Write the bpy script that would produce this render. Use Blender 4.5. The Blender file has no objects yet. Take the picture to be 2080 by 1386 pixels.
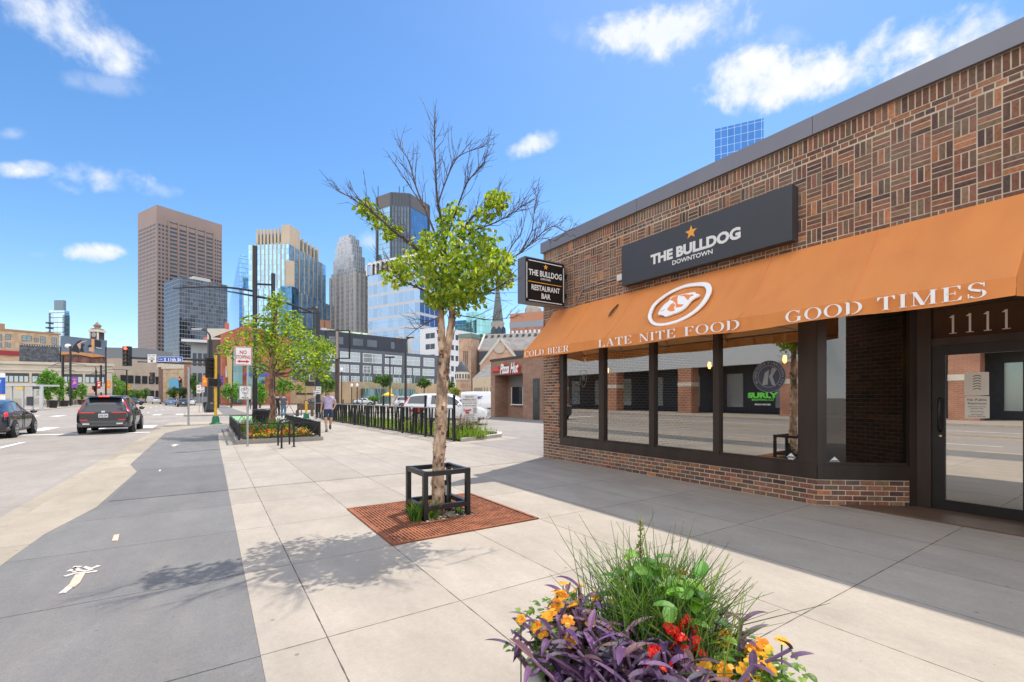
import bpy, math, random
from mathutils import Vector, Matrix
# ------------------------------------------------------------------ camera, sky, sun
S = bpy.context.scene
COL = S.collection
YAW = math.radians(33.5)
SY, CY = math.sin(YAW), math.cos(YAW)
FPX, CX, HY, CAMH = 924.4, 1040.0, 809.0, 1.45
cam = bpy.data.cameras.new("camera"); camo = bpy.data.objects.new("camera", cam); COL.objects.link(camo)
cam.lens = 16.0; cam.sensor_width = 36.0; cam.sensor_fit = 'HORIZONTAL'
cam.shift_y = (HY - 693.0) / 2080.0
cam.clip_start = 0.05; cam.clip_end = 20000
camo.location = (0, 0, CAMH); camo.rotation_euler = (math.radians(90), 0, -YAW)
S.camera = camo
S.view_settings.view_transform = 'Standard'; S.view_settings.look = 'None'
S.view_settings.exposure = 0.75; S.view_settings.gamma = 1.0
S.cycles.max_bounces = 7; S.cycles.transparent_max_bounces = 16; S.cycles.glossy_bounces = 4
S.cycles.caustics_reflective = False; S.cycles.caustics_refractive = False
S.cycles.sample_clamp_indirect = 6.0
SUN = Vector((0.51, 0.27, 1.0)).normalized()
lt = bpy.data.lights.new("sun", 'SUN'); lt.energy = 2.95; lt.angle = math.radians(0.53); lt.color = (1.0, 0.93, 0.82)
lo = bpy.data.objects.new("sun", lt); COL.objects.link(lo)
lo.rotation_euler = SUN.to_track_quat('Z', 'Y').to_euler(); lo.location = (20, 10, 60)

def ray(x, y):
    v = Vector((((x - CX) / FPX) * CY + SY, -((x - CX) / FPX) * SY + CY, (HY - y) / FPX))
    return v
W = bpy.data.worlds.new("World"); S.world = W; W.use_nodes = True
def build_world():
    nt = W.node_tree; N = nt.nodes; L = nt.links
    N.clear()
    out = N.new('ShaderNodeOutputWorld')
    sky = N.new('ShaderNodeTexSky'); sky.sky_type = 'NISHITA'; sky.sun_disc = False
    sky.sun_elevation = math.asin(SUN.z); sky.sun_rotation = math.atan2(SUN.x, SUN.y)
    sky.altitude = 250; sky.air_density = 1.0; sky.dust_density = 0.3; sky.ozone_density = 2.2
    hs = N.new('ShaderNodeHueSaturation'); hs.inputs['Saturation'].default_value = 1.22; hs.inputs['Hue'].default_value = .5
    L.new(sky.outputs[0], hs.inputs['Color'])
    bg = N.new('ShaderNodeBackground'); bg.inputs[1].default_value = 0.12
    L.new(hs.outputs[0], bg.inputs[0])
    tc = N.new('ShaderNodeTexCoord'); DIR = tc.outputs['Generated']
    def mth(op, a, b=None, clamp=False):
        n = N.new('ShaderNodeMath'); n.operation = op; n.use_clamp = clamp
        for i, q in enumerate((a, b)):
            if q is None: continue
            if isinstance(q, (int, float)): n.inputs[i].default_value = q
            else: L.new(q, n.inputs[i])
        return n.outputs[0]
    def dot(v):
        n = N.new('ShaderNodeVectorMath'); n.operation = 'DOT_PRODUCT'
        L.new(DIR, n.inputs[0]); n.inputs[1].default_value = v
        return n.outputs['Value']
    def noise(sc, det, dist=0.0, rough=0.6):
        n = N.new('ShaderNodeTexNoise'); n.inputs['Scale'].default_value = sc; n.inputs['Detail'].default_value = det
        n.inputs['Roughness'].default_value = rough; n.inputs['Distortion'].default_value = dist
        L.new(DIR, n.inputs['Vector']); return n.outputs['Fac']
    n1 = noise(9.0, 7, 0.3, 0.55); n2 = noise(30.0, 6, 0.2, 0.6)
    nn = mth('ADD', mth('MULTIPLY', mth('SUBTRACT', n1, 0.5), 4.2), mth('MULTIPLY', mth('SUBTRACT', n2, 0.5), 2.2))
    # centre and half size of each cloud as seen from the street, tilt, strength
    CL = [(120, 35, 95, 55, .25, .8), (205, 90, 75, 48, .35, .8), (215, 170, 70, 20, .1, .35), (1340, 62, 140, 45, -.12, .85), (1180, 75, 60, 22, .2, .3),
          (1560, 160, 125, 52, -.12, 1.), (1810, 110, 150, 62, -.05, 1.), (1960, 95, 90, 45, -.1, .9), (1610, 80, 50, 22, 0, .35),
          (1085, 292, 62, 18, -.33, .8), (45, 344, 52, 17, -.05, .9), (235, 372, 85, 32, .1, .85), (320, 388, 45, 18, .1, .6),
          (178, 511, 46, 18, 0, .9), (82, 520, 27, 14, .05, .8), (752, 487, 22, 22, 0, .6), (555, 215, 25, 40, 0, .12), (20, 272, 32, 12, -.2, .4)]
    dens = None
    for (x, y, a, b, th, k) in CL:
        d = ray(x, y).normalized(); 
        r = Vector((CY, -SY, 0)); u = d.cross(r).normalized() * -1
        if u.z < 0: u = -u
        r = u.cross(d).normalized()
        if r.dot(Vector((CY, -SY, 0))) < 0: r = -r
        t = math.cos(th) * r - math.sin(th) * u; bb = math.sin(th) * r + math.cos(th) * u
        sc = 1.0 / ray(x, y).length
        dd = mth('MAXIMUM', dot(d), 0.05)
        p = mth('DIVIDE', dot(t), mth('MULTIPLY', dd, a / FPX * sc * 1.15))
        q = mth('DIVIDE', dot(bb), mth('MULTIPLY', dd, b / FPX * sc * 1.15))
        r2 = mth('ADD', mth('MULTIPLY', p, p), mth('MULTIPLY', q, q))
        v = mth('MULTIPLY', mth('MULTIPLY', mth('SUBTRACT', mth('ADD', 1.0, nn), r2), 0.75, True), k)
        dens = v if dens is None else mth('MAXIMUM', dens, v)
    # unseen broken cloud added behind and beside the view to fill the shade
    fw = Vector((SY, CY, .3)).normalized()
    mk = N.new('ShaderNodeMapRange'); mk.interpolation_type = 'SMOOTHSTEP'; mk.inputs[1].default_value = .5; mk.inputs[2].default_value = .12; mk.inputs[3].default_value = 0; mk.inputs[4].default_value = 1; L.new(dot(fw), mk.inputs[0])
    n3 = noise(2.6, 8, .4, .55)
    dens = mth('MAXIMUM', dens, mth('MULTIPLY', mk.outputs[0], mth('MULTIPLY', mth('SUBTRACT', n3, mth('ADD', .22, mth('MULTIPLY', mth('MAXIMUM', dot((0, 0, 1)), 0.0), .14))), 5.0, True)))
    ss = N.new('ShaderNodeMapRange'); ss.interpolation_type = 'SMOOTHSTEP'; L.new(dens, ss.inputs[0])
    cw = N.new('ShaderNodeMix'); cw.data_type = 'RGBA'
    cw.inputs[6].default_value = (.78, .84, .95, 1); cw.inputs[7].default_value = (1, 1, 1, 1)
    L.new(mth('MULTIPLY', dens, n2, True), cw.inputs[0])
    bc = N.new('ShaderNodeBackground'); L.new(cw.outputs[2], bc.inputs[0]); L.new(mth('ADD', mth('MULTIPLY', mk.outputs[0], .65), .66), bc.inputs[1])  # the added cloud outside the view is brighter, for more fill
    mx = N.new('ShaderNodeMixShader'); L.new(ss.outputs[0], mx.inputs[0]); L.new(bg.outputs[0], mx.inputs[1]); L.new(bc.outputs[0], mx.inputs[2])
    L.new(mx.outputs[0], out.inputs[0])
build_world()

# ------------------------------------------------------------------ where things stand, measured off the photograph
def P(x, y, Z):                      # a point at depth Z (metres along the view axis)
    r = ray(x, y); return Vector((r.x * Z, r.y * Z, CAMH + r.z * Z))
def G(x, y, z=0.0):                  # a point on level ground
    return P(x, y, FPX * (CAMH - z) / (y - HY))
def YonX(x, X):                      # how far along the street column x meets the plane X
    r = (x - CX) / FPX
    return X * (CY - r * SY) / (SY + r * CY)
def XonY(x, Y):
    r = (x - CX) / FPX
    return Y * (SY + r * CY) / (CY - r * SY)
def depth(p): return p[0] * SY + p[1] * CY
def Zat(p, y): return CAMH + (HY - y) / FPX * depth(p)
# ------------------------------------------------------------------ helpers
def thing(name, label, cat, loc=(0, 0, 0), rz=0.0, group=None, kind=None):
    o = bpy.data.objects.new(name, None); COL.objects.link(o)
    o.empty_display_size = 0.2
    o.location = tuple(loc)[:3]; o.rotation_euler = (0, 0, rz)
    o["label"] = label; o["category"] = cat
    if group: o["group"] = group
    if kind: o["kind"] = kind
    return o
def tag(o, label, cat, group=None, kind=None):
    o["label"] = label; o["category"] = cat
    if group: o["group"] = group
    if kind: o["kind"] = kind
    return o
def struct(o): o["kind"] = "structure"; return o
def dup(root, loc, rz=None, label=None, group=None, scale=None):
    r = root.copy(); COL.objects.link(r); r.location = loc
    if rz is not None: r.rotation_euler = (0, 0, rz)
    if label: r["label"] = label
    if group: r["group"] = group
    if scale: r.scale = (scale,) * 3 if isinstance(scale, (int, float)) else scale
    for ch in KIDS.get(root.name, []):
        c = ch.copy(); COL.objects.link(c); c.parent = r; KIDS.setdefault(r.name, []).append(c)
        for g in KIDS.get(ch.name, []):
            d = g.copy(); COL.objects.link(d); d.parent = c; KIDS.setdefault(c.name, []).append(d)
    return r
KIDS = {}
def xf(o):
    m = Matrix.Translation(o.location) @ Matrix.Rotation(o.rotation_euler[2], 4, 'Z')
    return m
class MB:
    def __init__(s): s.v = []; s.f = []; s.uv = []; s.c = []; s.mi = []; s.sm = []
    def face(s, pts, uv=None, col=None, mi=0, sm=False, uo=(0, 0)):
        pts = [Vector(p) for p in pts]
        if uv is None:
            n = (pts[1] - pts[0]).cross(pts[2] - pts[0])
            if n.length > 1e-12: n.normalize()
            if abs(n.z) > .8: uv = [(p.x + uo[0], p.y + uo[1]) for p in pts]
            else:
                t = Vector((-n.y, n.x, 0)); t = t.normalized() if t.length > 1e-9 else Vector((1, 0, 0))
                if abs(n.z) > .15:
                    b = n.cross(t); b = b if b.z > 0 else -b
                    uv = [(p.dot(t) + uo[0], p.dot(b) + uo[1]) for p in pts]
                else: uv = [(p.dot(t) + uo[0], p.z + uo[1]) for p in pts]
        i = len(s.v); s.v.extend(pts); s.f.append(list(range(i, i + len(pts)))); s.uv.append(uv); s.c.append(col); s.mi.append(mi); s.sm.append(sm)
    def box(s, c, d, rz=0.0, col=None, mi=0, M=None, skip=()):
        cx, cy, cz = c; hx, hy, hz = d[0] / 2, d[1] / 2, d[2] / 2
        R = M if M is not None else Matrix.Rotation(rz, 3, 'Z')
        q = lambda x, y, z: Vector((cx, cy, cz)) + R @ Vector((x * hx, y * hy, z * hz))
        F = {'-y': [(-1, -1, -1), (1, -1, -1), (1, -1, 1), (-1, -1, 1)], '+x': [(1, -1, -1), (1, 1, -1), (1, 1, 1), (1, -1, 1)],
             '+y': [(1, 1, -1), (-1, 1, -1), (-1, 1, 1), (1, 1, 1)], '-x': [(-1, 1, -1), (-1, -1, -1), (-1, -1, 1), (-1, 1, 1)],
             '+z': [(-1, -1, 1), (1, -1, 1), (1, 1, 1), (-1, 1, 1)], '-z': [(-1, 1, -1), (1, 1, -1), (1, -1, -1), (-1, -1, -1)]}
        for k, a in F.items():
            if k in skip: continue
            s.face([q(*p) for p in a], col=col, mi=mi)
        return s
    def bx(s, x0, x1, y0, y1, z0, z1, **k): return s.box(((x0 + x1) / 2, (y0 + y1) / 2, (z0 + z1) / 2), (abs(x1 - x0), abs(y1 - y0), abs(z1 - z0)), **k)
    def bar(s, a, b, w, h=None, up=(0, 0, 1), **k):
        a, b = Vector(a), Vector(b); d = b - a; L = d.length; h = h or w
        z = d.normalized(); u = Vector(up)
        if abs(z.dot(u)) > .98: u = Vector((1, 0, 0))
        x = u.cross(z).normalized(); y = z.cross(x)
        M = Matrix((x, y, z)).transposed()
        return s.box((a + b) / 2, (w, h, L), M=M, **k)
    def grid(s, rows, cu=False, cv=False, col=None, mi=0, sm=True, uvs=1.0):
        i0 = len(s.v); nr, nc = len(rows), len(rows[0])
        for r in rows: s.v.extend(Vector(p) for p in r)
        for a in range(nr if cv else nr - 1):
            for b in range(nc if cu else nc - 1):
                a2, b2 = (a + 1) % nr, (b + 1) % nc
                s.f.append([i0 + a * nc + b, i0 + a * nc + b2, i0 + a2 * nc + b2, i0 + a2 * nc + b])
                s.uv.append([(b * uvs, a * uvs), ((b + 1) * uvs, a * uvs), ((b + 1) * uvs, (a + 1) * uvs), (b * uvs, (a + 1) * uvs)])
                s.c.append(col); s.mi.append(mi); s.sm.append(sm)
        return s
    def tube(s, pts, r, n=8, cap=True, col=None, mi=0, sm=True, jit=None):
        pts = [Vector(p) for p in pts]; rr = r if isinstance(r, (list, tuple)) else [r] * len(pts)
        rows = []; px = None
        for i, p in enumerate(pts):
            d = (pts[min(i + 1, len(pts) - 1)] - pts[max(i - 1, 0)])
            d = d.normalized() if d.length > 1e-9 else Vector((0, 0, 1))
            if px is None:
                u = Vector((0, 0, 1)) if abs(d.z) < .9 else Vector((1, 0, 0))
                px = u.cross(d).normalized()
            else:
                px = px - d * px.dot(d); px = px.normalized() if px.length > 1e-9 else Vector((1, 0, 0))
            py = d.cross(px)
            rows.append([p + (px * math.cos(2 * math.pi * k / n) + py * math.sin(2 * math.pi * k / n)) * (rr[i] * (1 + (jit() if jit else 0))) for k in range(n)])
        s.grid(rows, cu=True, col=col, mi=mi, sm=sm)
        if cap:
            s.face(rows[-1], col=col, mi=mi); s.face(rows[0][::-1], col=col, mi=mi)
        return s
    def lathe(s, prof, c=(0, 0, 0), n=16, col=None, mi=0, sm=True, cap=True):
        c = Vector(c); rows = [[c + Vector((r * math.cos(2 * math.pi * k / n), r * math.sin(2 * math.pi * k / n), z)) for k in range(n)] for r, z in prof]
        s.grid(rows, cu=True, col=col, mi=mi, sm=sm)
        if cap:
            if prof[-1][0] > 1e-4: s.face(rows[-1], col=col, mi=mi)
            if prof[0][0] > 1e-4: s.face(rows[0][::-1], col=col, mi=mi)
        return s
    def ell(s, c, r, nu=12, nv=8, col=None, mi=0, M=None):
        c = Vector(c); rows = []
        for i in range(nv + 1):
            t = math.pi * i / nv - math.pi / 2
            row = []
            for k in range(nu):
                p = Vector((r[0] * math.cos(t) * math.cos(2 * math.pi * k / nu), r[1] * math.cos(t) * math.sin(2 * math.pi * k / nu), r[2] * math.sin(t)))
                row.append(c + (M @ p if M is not None else p))
            rows.append(row)
        return s.grid(rows, cu=True, col=col, mi=mi)
    def prism(s, poly, z0, z1, col=None, mi=0, bottom=False):   # poly counter-clockwise (x, y)
        n = len(poly)
        s.face([(p[0], p[1], z1) for p in poly], col=col, mi=mi)
        if bottom: s.face([(p[0], p[1], z0) for p in poly[::-1]], col=col, mi=mi)
        for i in range(n):
            a, b = poly[i], poly[(i + 1) % n]
            s.face([(a[0], a[1], z0), (b[0], b[1], z0), (b[0], b[1], z1), (a[0], a[1], z1)], col=col, mi=mi)
        return s
    def plate(s, poly, O, A, B, d, t, col=None, mi=0):   # 2-D outline on axes A, B from O at distance d along the normal, thickness t
        A, B, O = Vector(A), Vector(B), Vector(O); n = A.cross(B).normalized()
        f = [O + A * p[0] + B * p[1] + n * (d + t) for p in poly]; b = [O + A * p[0] + B * p[1] + n * d for p in poly]
        ar = sum(poly[i][0] * poly[(i + 1) % len(poly)][1] - poly[(i + 1) % len(poly)][0] * poly[i][1] for i in range(len(poly)))
        if ar < 0: f.reverse(); b.reverse()
        s.face(f, col=col, mi=mi)
        for i in range(len(f)):
            j = (i + 1) % len(f); s.face([b[i], b[j], f[j], f[i]], col=col, mi=mi)
        return s
    def strip(s, line, w, O, A, B, d, t, closed=False, **k):   # a stroke of width w along a 2-D line (w may be a list)
        n = len(line); A, B, O = Vector(A), Vector(B), Vector(O); nn = A.cross(B).normalized()
        L, R = [], []
        for i in range(n):
            if closed: a, b = line[i - 1], line[(i + 1) % n]
            else: a, b = line[max(i - 1, 0)], line[min(i + 1, n - 1)]
            dx, dy = b[0] - a[0], b[1] - a[1]; m = math.hypot(dx, dy) or 1
            ww = (w[i] if isinstance(w, (list, tuple)) else w) / 2
            L.append((line[i][0] - dy / m * ww, line[i][1] + dx / m * ww)); R.append((line[i][0] + dy / m * ww, line[i][1] - dx / m * ww))
        for i in range(n if closed else n - 1):
            j = (i + 1) % n
            s.plate([R[i], R[j], L[j], L[i]], O, A, B, d, t, **k)
        return s
    def merge(s, o, M=None):
        i = len(s.v); s.v.extend([(M @ p if M is not None else p) for p in o.v])
        s.f.extend([[a + i for a in f] for f in o.f]); s.uv.extend(o.uv); s.c.extend(o.c); s.mi.extend(o.mi); s.sm.extend(o.sm)
        return s
    def build(s, name, mats, parent=None, world=True, root=None):
        me = bpy.data.meshes.new(name)
        v = s.v
        if parent is not None and world:
            top = root or parent
            M = xf(top).inverted(); v = [M @ p for p in v]
        me.from_pydata([tuple(p) for p in v], [], s.f)
        ul = me.uv_layers.new(name="uv")
        k = 0; data = []
        for u in s.uv:
            for a in u: data.extend((a[0], a[1]))
        ul.data.foreach_set("uv", data)
        if any(c is not None for c in s.c):
            ca = me.color_attributes.new("tint", 'FLOAT_COLOR', 'CORNER'); cd = []
            for f, c in zip(s.f, s.c):
                c = c or (1, 1, 1); cd.extend((c[0], c[1], c[2], 1.0) * len(f))
            ca.data.foreach_set("color", cd)
        for m in (mats if isinstance(mats, (list, tuple)) else [mats]): me.materials.append(m)
        me.polygons.foreach_set("material_index", s.mi); me.polygons.foreach_set("use_smooth", s.sm)
        me.update()
        o = bpy.data.objects.new(name, me); COL.objects.link(o)
        if parent is not None:
            o.parent = parent; KIDS.setdefault(parent.name, []).append(o)
        return o
def bez(pts, n=8):
    out = []
    for i in range(len(pts) - 1):
        p0, p1, p2, p3 = pts[max(i - 1, 0)], pts[i], pts[i + 1], pts[min(i + 2, len(pts) - 1)]
        for k in range(n):
            t = k / n
            out.append(tuple(.5 * (2 * b + (c - a) * t + (2 * a - 5 * b + 4 * c - d) * t * t + (-a + 3 * b - 3 * c + d) * t ** 3) for a, b, c, d in zip(p0, p1, p2, p3)))
    out.append(tuple(pts[-1])); return out
# text in the built-in sans face, as polygons laid on a plane
def sans(mb, text, O, A, B, h, d=.004, t=.003, bold=0.0, col=None, mi=0, align='C', width=None):
    cu = bpy.data.curves.new("lettering", 'FONT'); cu.body = text; cu.size = 1.0; cu.offset = bold; cu.resolution_u = 3
    ob = bpy.data.objects.new("lettering", cu); me = ob.to_mesh()
    vs = [v.co.copy() for v in me.vertices]; fs = [list(p.vertices) for p in me.polygons]
    ob.to_mesh_clear(); bpy.data.objects.remove(ob); bpy.data.curves.remove(cu)
    if not vs: return mb
    x0, x1 = min(v.x for v in vs), max(v.x for v in vs); k = h / .729
    kx = (width / (x1 - x0)) if width else k
    ox = {'C': (x0 + x1) / 2, 'L': x0, 'R': x1}[align]
    A, B, O = Vector(A), Vector(B), Vector(O); n = A.cross(B).normalized()
    for f in fs:
        mb.face([O + A * ((vs[i].x - ox) * kx) + B * (vs[i].y * k) + n * (d + t) for i in f], col=col, mi=mi)
    return mb
# a high-contrast roman capital alphabet (only the letters the place needs), drawn from stems, hairlines and serifs
def serif_glyph(ch):
    T, H = .17, .035; o = []
    def R(x0, y0, x1, y1): o.append([(x0, y0), (x1, y0), (x1, y1), (x0, y1)])
    def sf(x, y, w=.34): R(x - w / 2, y, x + w / 2, y + H)
    def stem(x): R(x - T / 2, 0, x + T / 2, 1); sf(x, 0); sf(x, 1 - H)
    def arc(cx, cy, rx, ry, a0, a1, thick, thin, n=18):
        for i in range(n):
            q = []
            for a in (a0 + (a1 - a0) * i / n, a0 + (a1 - a0) * (i + 1) / n):
                a = math.radians(a); w = thin + (thick - thin) * abs(math.cos(a)) ** 1.4
                q.append((cx + rx * math.cos(a), cy + ry * math.sin(a), cx + (rx - w) * math.cos(a), cy + (ry - w * .8 if ry > w else ry * .3) * math.sin(a)))
            o.append([(q[0][0], q[0][1]), (q[1][0], q[1][1]), (q[1][2], q[1][3]), (q[0][2], q[0][3])])
    def dia(x0, y0, x1, y1, w): o.append([(x0 - w / 2, y0), (x0 + w / 2, y0), (x1 + w / 2, y1), (x1 - w / 2, y1)])
    W_ = .8
    if ch == 'C': arc(.45, .5, .45, .52, 40, 320, T, H); R(.76, .66, .8, .98); W_ = .84
    elif ch == 'G': arc(.45, .5, .45, .52, 40, 320, T, H); R(.76, .66, .8, .98); R(.7, .06, .86, .42); sf(.76, .4, .36); W_ = .96
    elif ch == 'O': arc(.46, .5, .46, .52, 0, 360, T, H, 26); W_ = .92
    elif ch == 'L': stem(.17); R(.1, 0, .7, H); o.append([(.7, 0), (.7, .28), (.66, .28), (.56, H)]); W_ = .72
    elif ch == 'D': stem(.17); arc(.34, .5, .5, .5, -90, 90, T, H); R(.17, 0, .36, H); R(.17, 1 - H, .36, 1); W_ = .86
    elif ch == 'B': stem(.17); arc(.38, .75, .33, .25, -90, 90, T * .9, H); arc(.38, .26, .38, .26, -90, 90, T, H); R(.17, 0, .4, H); R(.17, 1 - H, .4, 1); R(.17, .49, .4, .49 + H); W_ = .78
    elif ch in 'EF':
        stem(.17); R(.17, 1 - H, .68, 1); o.append([(.68, 1), (.68, .74), (.65, .74), (.55, 1 - H)]); R(.17, .49, .5, .49 + H); R(.47, .38, .5, .64); W_ = .72
        if ch == 'E': R(.17, 0, .7, H); o.append([(.72, .27), (.7, 0), (.56, H), (.69, .27)]); W_ = .76
    elif ch == 'R': stem(.17); arc(.4, .74, .33, .26, -90, 90, T, H); R(.17, 1 - H, .42, 1); R(.17, .48, .42, .48 + H); dia(.7, 0, .46, .5, T); sf(.74, 0, .26); W_ = .86
    elif ch == 'A': dia(.72, 0, .42, 1, T); dia(.12, 0, .4, 1, H * 1.3); R(.22, .32, .6, .32 + H); sf(.12, 0, .28); sf(.72, 0, .36); W_ = .88
    elif ch == 'T': R(.38 - T / 2, 0, .38 + T / 2, 1); sf(.38, 0); R(0, 1 - H, .76, 1); o.append([(0, 1), (0, .72), (.03, .72), (.14, 1 - H)]); o.append([(.76, 1), (.76, .72), (.73, .72), (.62, 1 - H)]); W_ = .78
    elif ch == 'N': R(.13, 0, .13 + H, 1); R(.76, 0, .76 + H, 1); dia(.76, 0, .17, 1, T); sf(.15, 0, .26); sf(.78, 1 - H, .26); sf(.12, 1 - H, .2); W_ = .92
    elif ch == 'I': stem(.18); W_ = .36
    elif ch == 'M': R(.13, 0, .13 + H, 1); R(.88 - T / 2, 0, .88 + T / 2, 1); dia(.5, 0, .17, 1, T); dia(.5, 0, .88, 1, H * 1.2); sf(.15, 0, .26); sf(.88, 0, .32); sf(.1, 1 - H, .22); sf(.9, 1 - H, .3); W_ = 1.08
    elif ch == 'S': arc(.34, .74, .29, .28, 30, 268, T * .75, H); arc(.36, .27, .31, .29, -150, 92, T * .75, H); R(.57, .7, .61, .98); R(.05, .03, .09, .32); o.append([(.2, .66), (.52, .5), (.46, .36), (.14, .52)]); W_ = .7
    elif ch == '1': R(.24, 0, .38, 1); sf(.31, 0, .46); o.append([(.24, .86), (.3, 1), (.24, .98), (.05, .88)]); W_ = .62
    elif ch == ' ': W_ = .42
    return o, W_
def serif(mb, text, O, A, B, h, width=None, d=.004, t=.002, gap=.1, col=None, mi=0):
    gl = [serif_glyph(c) for c in text]; tot = sum(w for _, w in gl) + gap * (len(gl) - 1)
    kx = width / tot if width else h; x = 0
    for polys, w in gl:
        for k, p in enumerate(polys): mb.plate([((x + a) * kx, b * h) for a, b in p], O, A, B, d + .0002 * (k % 5), t, col=col, mi=mi)
        x += w + gap
    return mb

# ------------------------------------------------------------------ materials
MATS = {}
def nodes(m): return m.node_tree.nodes, m.node_tree.links
def mat(name, c=(.5, .5, .5), rough=.6, metal=0.0, var=0.0, vscale=3.0, bump=0.0, bscale=40.0, tint=False, spec=.5, emit=None, es=1.0, alpha=None, coat=0.0, dirt=None, dscale=.5, damt=.5, stretch=None):
    if name in MATS: return MATS[name]
    m = bpy.data.materials.new(name); m.use_nodes = True; N, L = nodes(m)
    b = N["Principled BSDF"]; b.inputs["Base Color"].default_value = (*c, 1); b.inputs["Roughness"].default_value = rough
    b.inputs["Metallic"].default_value = metal; b.inputs["Specular IOR Level"].default_value = spec; b.inputs["Coat Weight"].default_value = coat
    cur = None
    if tint:
        a = N.new('ShaderNodeAttribute'); a.attribute_name = "tint"; cur = a.outputs['Color']
    if var or bump or dirt:
        g = N.new('ShaderNodeTexCoord'); co = g.outputs['Object']
        if stretch:
            mp = N.new('ShaderNodeMapping'); mp.inputs['Scale'].default_value = stretch; L.new(co, mp.inputs[0]); co = mp.outputs[0]
    if var:
        n = N.new('ShaderNodeTexNoise'); n.inputs['Scale'].default_value = vscale; n.inputs['Detail'].default_value = 6; L.new(co, n.inputs['Vector'])
        r = N.new('ShaderNodeMapRange'); r.inputs[1].default_value = .3; r.inputs[2].default_value = .7; r.inputs[3].default_value = 1 - var; r.inputs[4].default_value = 1 + var
        L.new(n.outputs['Fac'], r.inputs[0])
        x = N.new('ShaderNodeMix'); x.data_type = 'RGBA'; x.blend_type = 'MULTIPLY'; x.inputs[0].default_value = 1
        if cur is not None: L.new(cur, x.inputs[6])
        else: x.inputs[6].default_value = (*c, 1)
        L.new(r.outputs[0], x.inputs[7]); cur = x.outputs[2]
    if dirt:
        n = N.new('ShaderNodeTexNoise'); n.inputs['Scale'].default_value = dscale; n.inputs['Detail'].default_value = 9; n.inputs['Roughness'].default_value = .65; L.new(co, n.inputs['Vector'])
        r = N.new('ShaderNodeMapRange'); r.inputs[1].default_value = .48; r.inputs[2].default_value = .72; r.inputs[4].default_value = damt; L.new(n.outputs['Fac'], r.inputs[0])
        x = N.new('ShaderNodeMix'); x.data_type = 'RGBA'; L.new(r.outputs[0], x.inputs[0])
        if cur is not None: L.new(cur, x.inputs[6])
        else: x.inputs[6].default_value = (*c, 1)
        x.inputs[7].default_value = (*dirt, 1); cur = x.outputs[2]
    if cur is not None: L.new(cur, b.inputs["Base Color"])
    if bump:
        n = N.new('ShaderNodeTexNoise'); n.inputs['Scale'].default_value = bscale; n.inputs['Detail'].default_value = 4; L.new(co, n.inputs['Vector'])
        bp = N.new('ShaderNodeBump'); bp.inputs['Strength'].default_value = bump; bp.inputs['Distance'].default_value = .02; L.new(n.outputs['Fac'], bp.inputs['Height']); L.new(bp.outputs[0], b.inputs['Normal'])
    if emit: b.inputs["Emission Color"].default_value = (*emit, 1); b.inputs["Emission Strength"].default_value = es
    MATS[name] = m; return m
def foliage(name, trans=.45):
    if name in MATS: return MATS[name]
    m = bpy.data.materials.new(name); m.use_nodes = True; N, L = nodes(m)
    b = N["Principled BSDF"]; b.inputs["Roughness"].default_value = .45; b.inputs["Specular IOR Level"].default_value = .35
    a = N.new('ShaderNodeAttribute'); a.attribute_name = "tint"; L.new(a.outputs['Color'], b.inputs['Base Color'])
    t = N.new('ShaderNodeBsdfTranslucent')
    x = N.new('ShaderNodeMix'); x.data_type = 'RGBA'; x.blend_type = 'MULTIPLY'; x.inputs[0].default_value = 1; L.new(a.outputs['Color'], x.inputs[6]); x.inputs[7].default_value = (1.9, 1.7, .55, 1)
    L.new(x.outputs[2], t.inputs['Color'])
    mx = N.new('ShaderNodeMixShader'); mx.inputs[0].default_value = trans
    L.new(b.outputs[0], mx.inputs[1]); L.new(t.outputs[0], mx.inputs[2]); L.new(mx.outputs[0], N['Material Output'].inputs[0])
    MATS[name] = m; return m
def glass(name, tint=(.03, .035, .04), refl=.35, clear=.5, rough=.01):
    """window pane: part mirror, part see-through with a tint"""
    if name in MATS: return MATS[name]
    m = bpy.data.materials.new(name); m.use_nodes = True; N, L = nodes(m)
    N.remove(N["Principled BSDF"])
    t = N.new('ShaderNodeBsdfTransparent'); t.inputs[0].default_value = (clear, clear, clear, 1)
    d = N.new('ShaderNodeBsdfDiffuse'); d.inputs[0].default_value = (*tint, 1)
    g = N.new('ShaderNodeBsdfGlossy'); g.inputs['Roughness'].default_value = rough; g.inputs[0].default_value = (.9, .88, .83, 1)
    lw = N.new('ShaderNodeLayerWeight'); lw.inputs[0].default_value = .25
    r = N.new('ShaderNodeMapRange'); r.inputs[3].default_value = refl; r.inputs[4].default_value = 1.0; L.new(lw.outputs['Fresnel'], r.inputs[0])
    m1 = N.new('ShaderNodeMixShader'); m1.inputs[0].default_value = .12; L.new(t.outputs[0], m1.inputs[1]); L.new(d.outputs[0], m1.inputs[2])
    m2 = N.new('ShaderNodeMixShader'); L.new(r.outputs[0], m2.inputs[0]); L.new(m1.outputs[0], m2.inputs[1]); L.new(g.outputs[0], m2.inputs[2])
    L.new(m2.outputs[0], N['Material Output'].inputs[0]); MATS[name] = m; return m
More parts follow.
